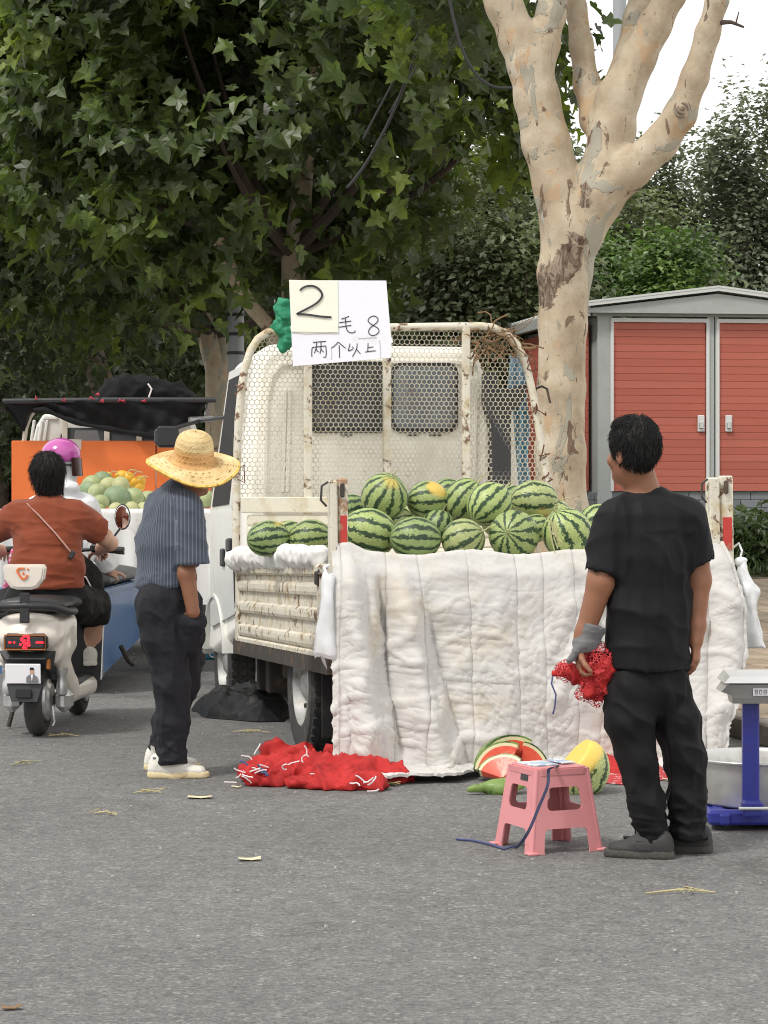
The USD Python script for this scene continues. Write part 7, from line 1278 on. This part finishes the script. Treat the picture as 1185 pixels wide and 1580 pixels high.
mir = s_p('mirror', B().lathe([(.001, .0), (.045, .004), (.058, .014), (.058, .024), (.001, .03)], 28, (.375, .90, 1.235), rotz(-.15) @ rotx(math.pi / 2 + .05) @ np.diag([.85, 1.35, 1])), m_blackpl, smooth=40); s_p('mirror_glass', B().lathe([(.001, .031), (.050, .0265), (.054, .024)], 28, (.375, .90, 1.235), rotz(-.15) @ rotx(math.pi / 2 + .05) @ np.diag([.85, 1.35, 1])), m_mirror, mir); s_p('mirror_stem', B().tube([(.22, .91, 1.05), (.30, .93, 1.10), (.355, .92, 1.17)], .007, 6), m_blackpl, mir)
S = SD(.012); S.ell((.12, .93, .80), (.12, .10, .17), k=.03); S.E((.05, .95, .95), (.16, .92, .68), .08, .09, k=.04); s_p('front_bag', displace(S.mesh(), lambda v: folds(v, 9, .02, 71)), m_blackcloth, smooth=True); s_p('bag_piping', B().tube([(.09, .82, .90), (.16, .82, .87), (.205, .83, .78), (.22, .85, .66)], .005, 6), m_whitestr)
# polka dot bag hanging from the left grip
S = SD(.010); c0 = SO + SR_ @ np.array([-.20, .85, .88]); S.E(c0 + (0, 0, .13), c0 + (-.03, 0, -.14), (.10, .05), (.14, .06), (1, 0, 0), .03); obj('polka_dot_bag', displace(S.mesh(), lambda v: folds(v, 10, .018, 81, (1.4, 1, .5))), m_pinkdots, None, True, label='pink polka dot cloth bag hanging at the left grip of the scooter', cat='bag')

# ---------------------------------------------------------------- blue tricycle behind the scooter
CO = P(155, 1000, 15.9) * (1, 1, 0); ce = unit((P(215, 1000, 17.3) - P(155, 1000, 15.9)) * (1, 1, 0)); cn = np.array([-ce[1], ce[0], 0])
tri = thing('cargo_tricycle', 'blue cargo tricycle with a black seat, behind the man in the straw hat', 'tricycle', CO)
cp = lambda u, w_, z: CO + ce * u + cn * w_ + np.array([0, 0, z])
zt_ = lambda py, d: CAMZ - (py - HY) * d / FPX
obj('side_panel', B().hull([cp(0, w_, z) for w_ in (0, .75) for z in (.14, .72)] + [cp(1.5, w_, z) for w_ in (0, .75) for z in (.30, .73)] + [cp(.10, w_, .13) for w_ in (0, .75)]), m_bluecart, tri)
obj('panel_edge', B().bar(cp(-.01, -.01, .12), cp(-.01, -.01, .73), .02), m_steel, tri); obj('upper_rail', B().bar(cp(0, -.012, .70), cp(1.5, -.012, .71), .02, .03), m_bluecart, tri)
S = SD(.014); S.E(cp(.08, .3, .77), cp(1.3, .3, .78), (.36, .07), (.36, .07), (cn[0], cn[1], 0), .03, [(cp(0, 0, .725), (0, 0, -1))]); obj('seat_cushion', S.mesh(), m_blackpl, tri, True)
for u_, w_ in ((.55, .16), (.55, .66), (1.35, .36)):
    Rw = align(cn); wt = obj('wheel', B().lathe([(.13, -.04), (.18, -.045), (.205, -.03), (.21, 0), (.205, .03), (.18, .045), (.13, .04), (.13, -.04)], 32, cp(u_, w_, .21), Rw), m_rubber, tri, 40); obj('hub', B().lathe([(.001, -.05), (.05, -.05), (.13, -.02), (.13, .02), (.05, .05), (.001, .05)], 24, cp(u_, w_, .21), Rw), m_chassis, wt, 40)
obj('frame_tube', B().tube([cp(.1, .3, .22), cp(.9, .3, .20), cp(1.2, .3, .25), cp(1.4, .3, .3)], .03, 8), m_chassis, tri); obj('foot_pedal', B().tube([cp(.45, -.05, .30), cp(.50, -.09, .20), cp(.62, -.10, .16), cp(.85, -.08, .17)], .018, 7), m_chassis, tri)
rng = np.random.default_rng(2)
for k in range(4):
    c_ = cp(.2 + .13 * k, .22 + .1 * (k % 2), .847 + .004 * k); obj('newspaper_sheet', B().box(c_, (.17, .12, .006), rotz(.4 * k) @ rotx(.05)), [m_paper, M('printed_paper', (.42, .40, .39), .8, .3, 60)][k % 2], None, label=['crumpled white paper sheet at the near end of the black tricycle seat', 'grey printed sheet second on the black tricycle seat', 'white paper sheet third on the black tricycle seat', 'grey printed sheet nearest the straw hat man on the tricycle seat'][k], cat='paper')

# ---------------------------------------------------------------- the second fruit truck
F0 = P(175, 1042, 17.6) * (1, 1, 0); fyaw = math.radians(4); FRm = rotz(fyaw); fw = .80
ft = thing('fruit_truck', 'small white fruit truck with orange board and black canopy at left', 'truck', F0, FRm)
ff_ = lambda n_, b, m, parent=ft, smooth=False, **kw: obj(n_, b, m, parent, smooth, world=False, **kw)
fl_ = lambda p: (np.asarray(p) - F0) @ FRm
def fy(px, py, yl): e, r = (EYE - F0) @ FRm, ray(px, py) @ FRm; return e + r * ((yl - e[1]) / r[1])
xl, xr = fy(18, 700, 1.62)[0], fy(326, 700, 1.62)[0]; zb0 = fy(60, 680, 1.62)[2]
ff_('bed', B().box(((xl + xr) / 2, .85, .80), (xr - xl, 1.65, .12), None, .02).box(((xl + xr) / 2, .02, .86), (xr - xl, .04, .3), None, .01), m_bluecart)
ff_('bed_side', B().box((xl + .02, .85, .98), (.04, 1.6, .35), None, .01), m_bluecart); ff_('bed_side', B().box((xr - .02, .85, .98), (.04, 1.6, .35), None, .01), m_bluecart)
ff_('orange_board', B().box(((xl + fy(240, 700, 1.62)[0]) / 2, 1.62, (zb0 + .95) / 2), (fy(240, 700, 1.62)[0] - xl, .025, zb0 - .95), None, .006), m_orange)
ff_('orange_board', B().box(((xr + fy(240, 700, 1.62)[0]) / 2 + .004, 1.625, (zb0 - .005 + .95) / 2), (xr - fy(240, 700, 1.62)[0] - .01, .025, zb0 - .955), None, .006), m_orange); ff_('pale_patch', B().box((fy(116, 688, 1.6)[0], 1.604, zb0 - .03), (.10, .006, .085), roty(.05)), m_beigepost)
for px in (100, 165, 215): p0 = fy(px, 690, 1.66); ff_('canopy_post', B().bar((p0[0], 1.66, .9), (p0[0], 1.66, fy(px, 640, 1.66)[2] + .06), .045, .03, (0, 1, 0), .005), m_beigepost)
p0 = fy(48, 640, 1.66); ff_('canopy_post', B().tube([fy(36, 690, 1.66), fy(40, 660, 1.66), fy(46, 643, 1.66), fy(54, 632, 1.66)], .02, 8), m_beigepost)
# cloth skirt in front
nu, nv = 120, 50; U, V_ = np.meshgrid(np.linspace(0, 1, nu), np.linspace(0, 1, nv), indexing='ij'); zt0 = fy(150, 786, .0)[2]
gx_ = xl + .02 + (xr - xl) * U; gy_ = -.03 + .30 * sst(.0, .10, .10 - V_) - .035 * V_ * (1 + np.sin(U * 44 + 2 * np.sin(U * 9))) ; gz_ = zt0 - np.clip(V_ - .08, 0, 1) * .78 - .02 * sst(.08, 0, V_)
ff_('cloth_skirt', B().slab(np.stack([gx_, gy_, gz_], -1), .006), m_whitecloth, smooth=True)
S = SD(.02); S.E((xl + .2, .5, zt0 - .03), (xr - .2, .5, zt0 - .03), (.45, .12), (.45, .12), (0, 1, 0), .05); 
ff_('melon_tray', B().box(((xl + xr) / 2, .80, zt0 - .06), (xr - xl - .1, 1.5, .10), None, .02), m_whitecloth)
# cab
fc0 = fy(36, 690, 1.9)[0]; fc1 = fy(322, 690, 1.9)[0]; ct = fy(60, 641, 1.9)[2]
def fring(y, x0, x1, z0, z1, tum): return np.array([(x0, y, z0), (x0, y, z1 - .55), (x0 + tum, y, z1 - .08), (x0 + tum + .05, y, z1), (x1 - tum - .05, y, z1), (x1 - tum, y, z1 - .08), (x1, y, z1 - .55), (x1, y, z0)])
fcab = ff_('cab', rings([fring(1.86, fc0 + .03, fc1 - .03, .5, ct - .03, .11), fring(1.9, fc0, fc1, .45, ct, .11), fring(2.75, fc0, fc1, .4, ct - .01, .11), fring(3.2, fc0 + .02, fc1 - .02, .4, ct - .55, .03), fring(3.3, fc0 + .06, fc1 - .06, .45, ct - .8, .03)], 8), m_white, smooth=30)
for k, px in enumerate((52, 64, 72)): ff_('pressed_rib', B().bar(fy(px - 5, 690, 1.85), fy(px + 1, 648, 1.85), .025, .02, (0, 1, 0), .006), m_white, fcab)
ff_('roof_cap', B().box((fy(78, 645, 1.85)[0], 1.9, ct - .02), (.14, .12, .06), None, .02), m_white, fcab)
pw = Polygon([(fy(px, py, 1.85)[0], fy(px, py, 1.85)[2]) for px, py in ((92, 700), (93, 672), (102, 660), (240, 660), (252, 700))]).buffer(-.02).buffer(.02); ff_('rear_window', B().prism(pw, .0, .012, (0, 1.86, 0), (1, 0, 0), (0, 0, 1)), M('dark_window', (.02, .022, .024), .15, .2, 4), fcab)
ff_('window_reflection', B().prism(Polygon([(fy(px, py, 1.84)[0], fy(px, py, 1.84)[2]) for px, py in ((112, 690), (116, 664), (150, 664), (158, 690))]).buffer(-.01).buffer(.01), .014, .018, (0, 1.86, 0), (1, 0, 0), (0, 0, 1)), M('pane_patch_grey', (.16, .165, .17), .6, .2, 4), fcab)  # plain grey trapezoid laid on the dark rear window
for x, y in ((xl + .12, .45), (xr - .12, .45), ((fc0 + .12), 2.6), (fc1 - .12, 2.6)):
    wt = ff_('wheel', B().lathe([(.17, -.07), (.24, -.08), (.28, -.05), (.285, 0), (.28, .05), (.24, .08), (.17, .07), (.17, -.07)], 32, (x, y, .285), roty(math.pi / 2)), m_rubber, smooth=40); ff_('rim', B().lathe([(.001, -.05), (.10, -.06), (.17, -.03), (.17, .03), (.10, .06), (.001, .05)], 24, (x, y, .285), roty(math.pi / 2)), m_rim, wt, 40)
ff_('frame_beam', B().box(((xl + xr) / 2 - .3, 1.4, .5), (.08, 2.8, .12)).box(((xl + xr) / 2 + .3, 1.4, .5), (.08, 2.8, .12)).box(((xl + xr) / 2, .3, .5), (.7, .08, .12)), m_chassis)
# canopy pole and net
cpole = ff_('canopy_pole', B().tube([fy(4, 619, 1.45), fy(170, 617, 1.45), fy(333, 617, 1.45)], .022, 8), m_blackpl); ff_('canopy_arm', B().bar(fy(292, 648, 1.5), fy(328, 646, 1.7), .05, .05, ch=.01).bar(fy(318, 640, 1.6), fy(324, 619, 1.46), .03), m_greysteel)
lo_ = [(0, 622), (18, 640), (36, 668), (48, 636), (70, 634), (95, 646), (130, 657), (170, 664), (215, 671), (245, 676), (275, 662), (300, 648), (318, 622)]
lx, ly = np.array(lo_, float).T; xs_ = np.linspace(8, 322, 110); U_ = np.linspace(0, 1, 26)
g = np.array([[fy(x, 618 + (np.interp(x, lx, ly) - 618) * v_, 1.45 + .16 * v_ * (0.6 + .5 * math.sin(x * .045)) + .025 * math.sin(x * .21 + v_ * 4) * v_ + .02 * math.sin(x * .09 - v_ * 9)) for v_ in U_] for x in xs_])
ff_('canopy_net', B().slab(g, .006), m_canopy, smooth=True); ff_('net_roll', B().tube([fy(x, np.interp(x, lx, ly) - 2, 1.43) for x in np.linspace(52, 240, 24)], .020 + .006 * np.sin(np.arange(24)), 8), m_canopy, smooth=True)
for px, py in ((57, 612), (97, 615), (143, 612), (160, 617), (188, 616), (220, 616), (148, 606)):
    b = B(); c_ = fy(px, py + 3, 1.42)
    for k in range(3): a_ = RNG.uniform(0, 6.28); b.tube([c_, c_ + (.018 * math.cos(a_), -.01, .012 + .01 * math.sin(a_)), c_ + (.03 * math.cos(a_), 0, -.008)], [.006, .008, .003], 5)
    ff_('red_tie', b, M('red_ribbon', (.42, .03, .06), .5, .2, 20) if px == 57 else '/World/Looks/red_ribbon', smooth=True)
S = SD(.018)
for x0, y0, x1, y1, r in ((180, 604, 275, 606, .10), (172, 606, 215, 598, .09), (195, 596, 245, 600, .085), (250, 604, 288, 613, .07), (168, 612, 290, 613, .06)): S.E(F0 + FRm @ fy(x0, y0, 1.75), F0 + FRm @ fy(x1, y1, 1.75), r, r * .9, k=.05)
bun = obj('cloth_bundle', displace(S.mesh(), lambda v: folds(v, 8, .04, 91)), m_canopy, None, True, label='black cloth bundle roped on top of the second truck canopy', cat='bundle')
obj('rope', B().tube([F0 + FRm @ fy(x, y, 1.62) for x, y in ((228, 592), (234, 600), (230, 612), (228, 618))], .008, 6), m_whitestr, bun, True)
# melons on the stall
def stall(px, py, yl, r, el, ax, mat, label, seed):
    c = F0 + FRm @ fy(px, py, yl); rr = r * c[1] / FPX; dd, v = melon_mesh(rr * el, rr, seed, 28, 20); x = unit(ax); y = unit(np.cross([0, .3, 1], x)); Rm = np.stack([x, y, np.cross(x, y)], 1); v, f = B().grid(v, closed=True).get(); obj('melon', (v @ Rm.T + c, f), mat, None, True, label=label, cat='melon')
ST = [(142, 748, .75, 15, 1.2, 0, 'grey green melon at the upper left of the stall pile'), (158, 741, .8, 14, 1.1, 1, 'dark green melon highest at the left of the stall pile'), (137, 757, .6, 14, 1.25, 1, 'grey green long melon below the upper left one'), (149, 759, .5, 13, 1.1, 0, 'pale melon low at the left of the stall pile'), (168, 750, .7, 14, 1.1, 2, 'cream melon in the middle of the stall pile'), (186, 749, .6, 13.5, 1.05, 2, 'pale round cream melon right of the middle'), (181, 768, .35, 19, 1.15, 1, 'largest grey green melon at the front of the stall'), (206, 767, .4, 15, 1.1, 0, 'pale green melon at the front beside the hat man'), (156, 774, .25, 11, 1.2, 0, 'flat pale green melon at the left front edge of the stall'), (178, 784, .12, 9, 1.2, 2, 'small cream melon on the front edge of the stall'), (203, 783, .15, 9.5, 1.1, 2, 'small cream melon near the front right edge'), (318, 770, .3, 14, 1.0, 0, 'pale green melon between the hat brim and the white truck door'), (152, 786, .15, 9, 1.2, 0, 'small green melon at the left end of the front edge'), (190, 759, .75, 13, 1.1, 1, 'green melon half hidden behind the biggest one'), (228, 772, .5, 15, 1.1, 0, 'pale green melon hidden behind the shoulder of the hat man'), (222, 786, .2, 11, 1.1, 2, 'cream melon hidden behind the shoulder of the hat man')]
for i, (px, py, yl, r, el, k, lab) in enumerate(ST): stall(px, py, yl, r, el, RNG.normal(0, 1, 3) * (1, .5, .3), m_cant[k], lab, 300 + i)
for i, (px, py, r, lab) in enumerate(((188, 735, 9.5, 'leftmost yellow melon at the top of the stall pile'), (197, 737, 9.5, 'yellow melon second from the left on the stall'), (206, 745, 9, 'yellow melon in the middle of the yellow row'), (214, 751, 9, 'lowest yellow melon, rightmost of the row'), (165, 736, 8, 'orange yellow melon behind the dark green one'), (216, 742, 8, 'yellow melon at the back right of the stall pile'))): stall(px, py, .95, r, 1.2, RNG.normal(0, 1, 3) * (1, .5, .3), m_yelmelon, lab, 330 + i)
vn = B()
for px, py in ((168, 733), (196, 730), (206, 733), (215, 740)): c_ = F0 + FRm @ fy(px, py, .9); vn.tube([c_, c_ + (.03, 0, .03), c_ + (.07, 0, .02)], .005, 5)
obj('melon_stalks', vn, m_vine, None, label='thin dry stalks curling above the yellow melons', cat='stalks', kind='stuff')
# small blue tray on the road beyond
c_ = G(329, 1016); tr_ = thing('plastic_tray', 'small blue plastic tray on the road behind the straw hat man', 'tray', c_); obj('tray', B().box(c_ + (0, 0, .04), (.34, .3, .08), rotz(.2), .02), M('cyan_plastic', (.03, .17, .26), .5, .1, 9), tr_); obj('tray_print', B().tube([c_ + (.02 + .04 * math.cos(a_), -.16, .045 + .025 * math.sin(a_)) for a_ in np.linspace(0, 6.28, 13)], .005, 5), m_whitestr, tr_)
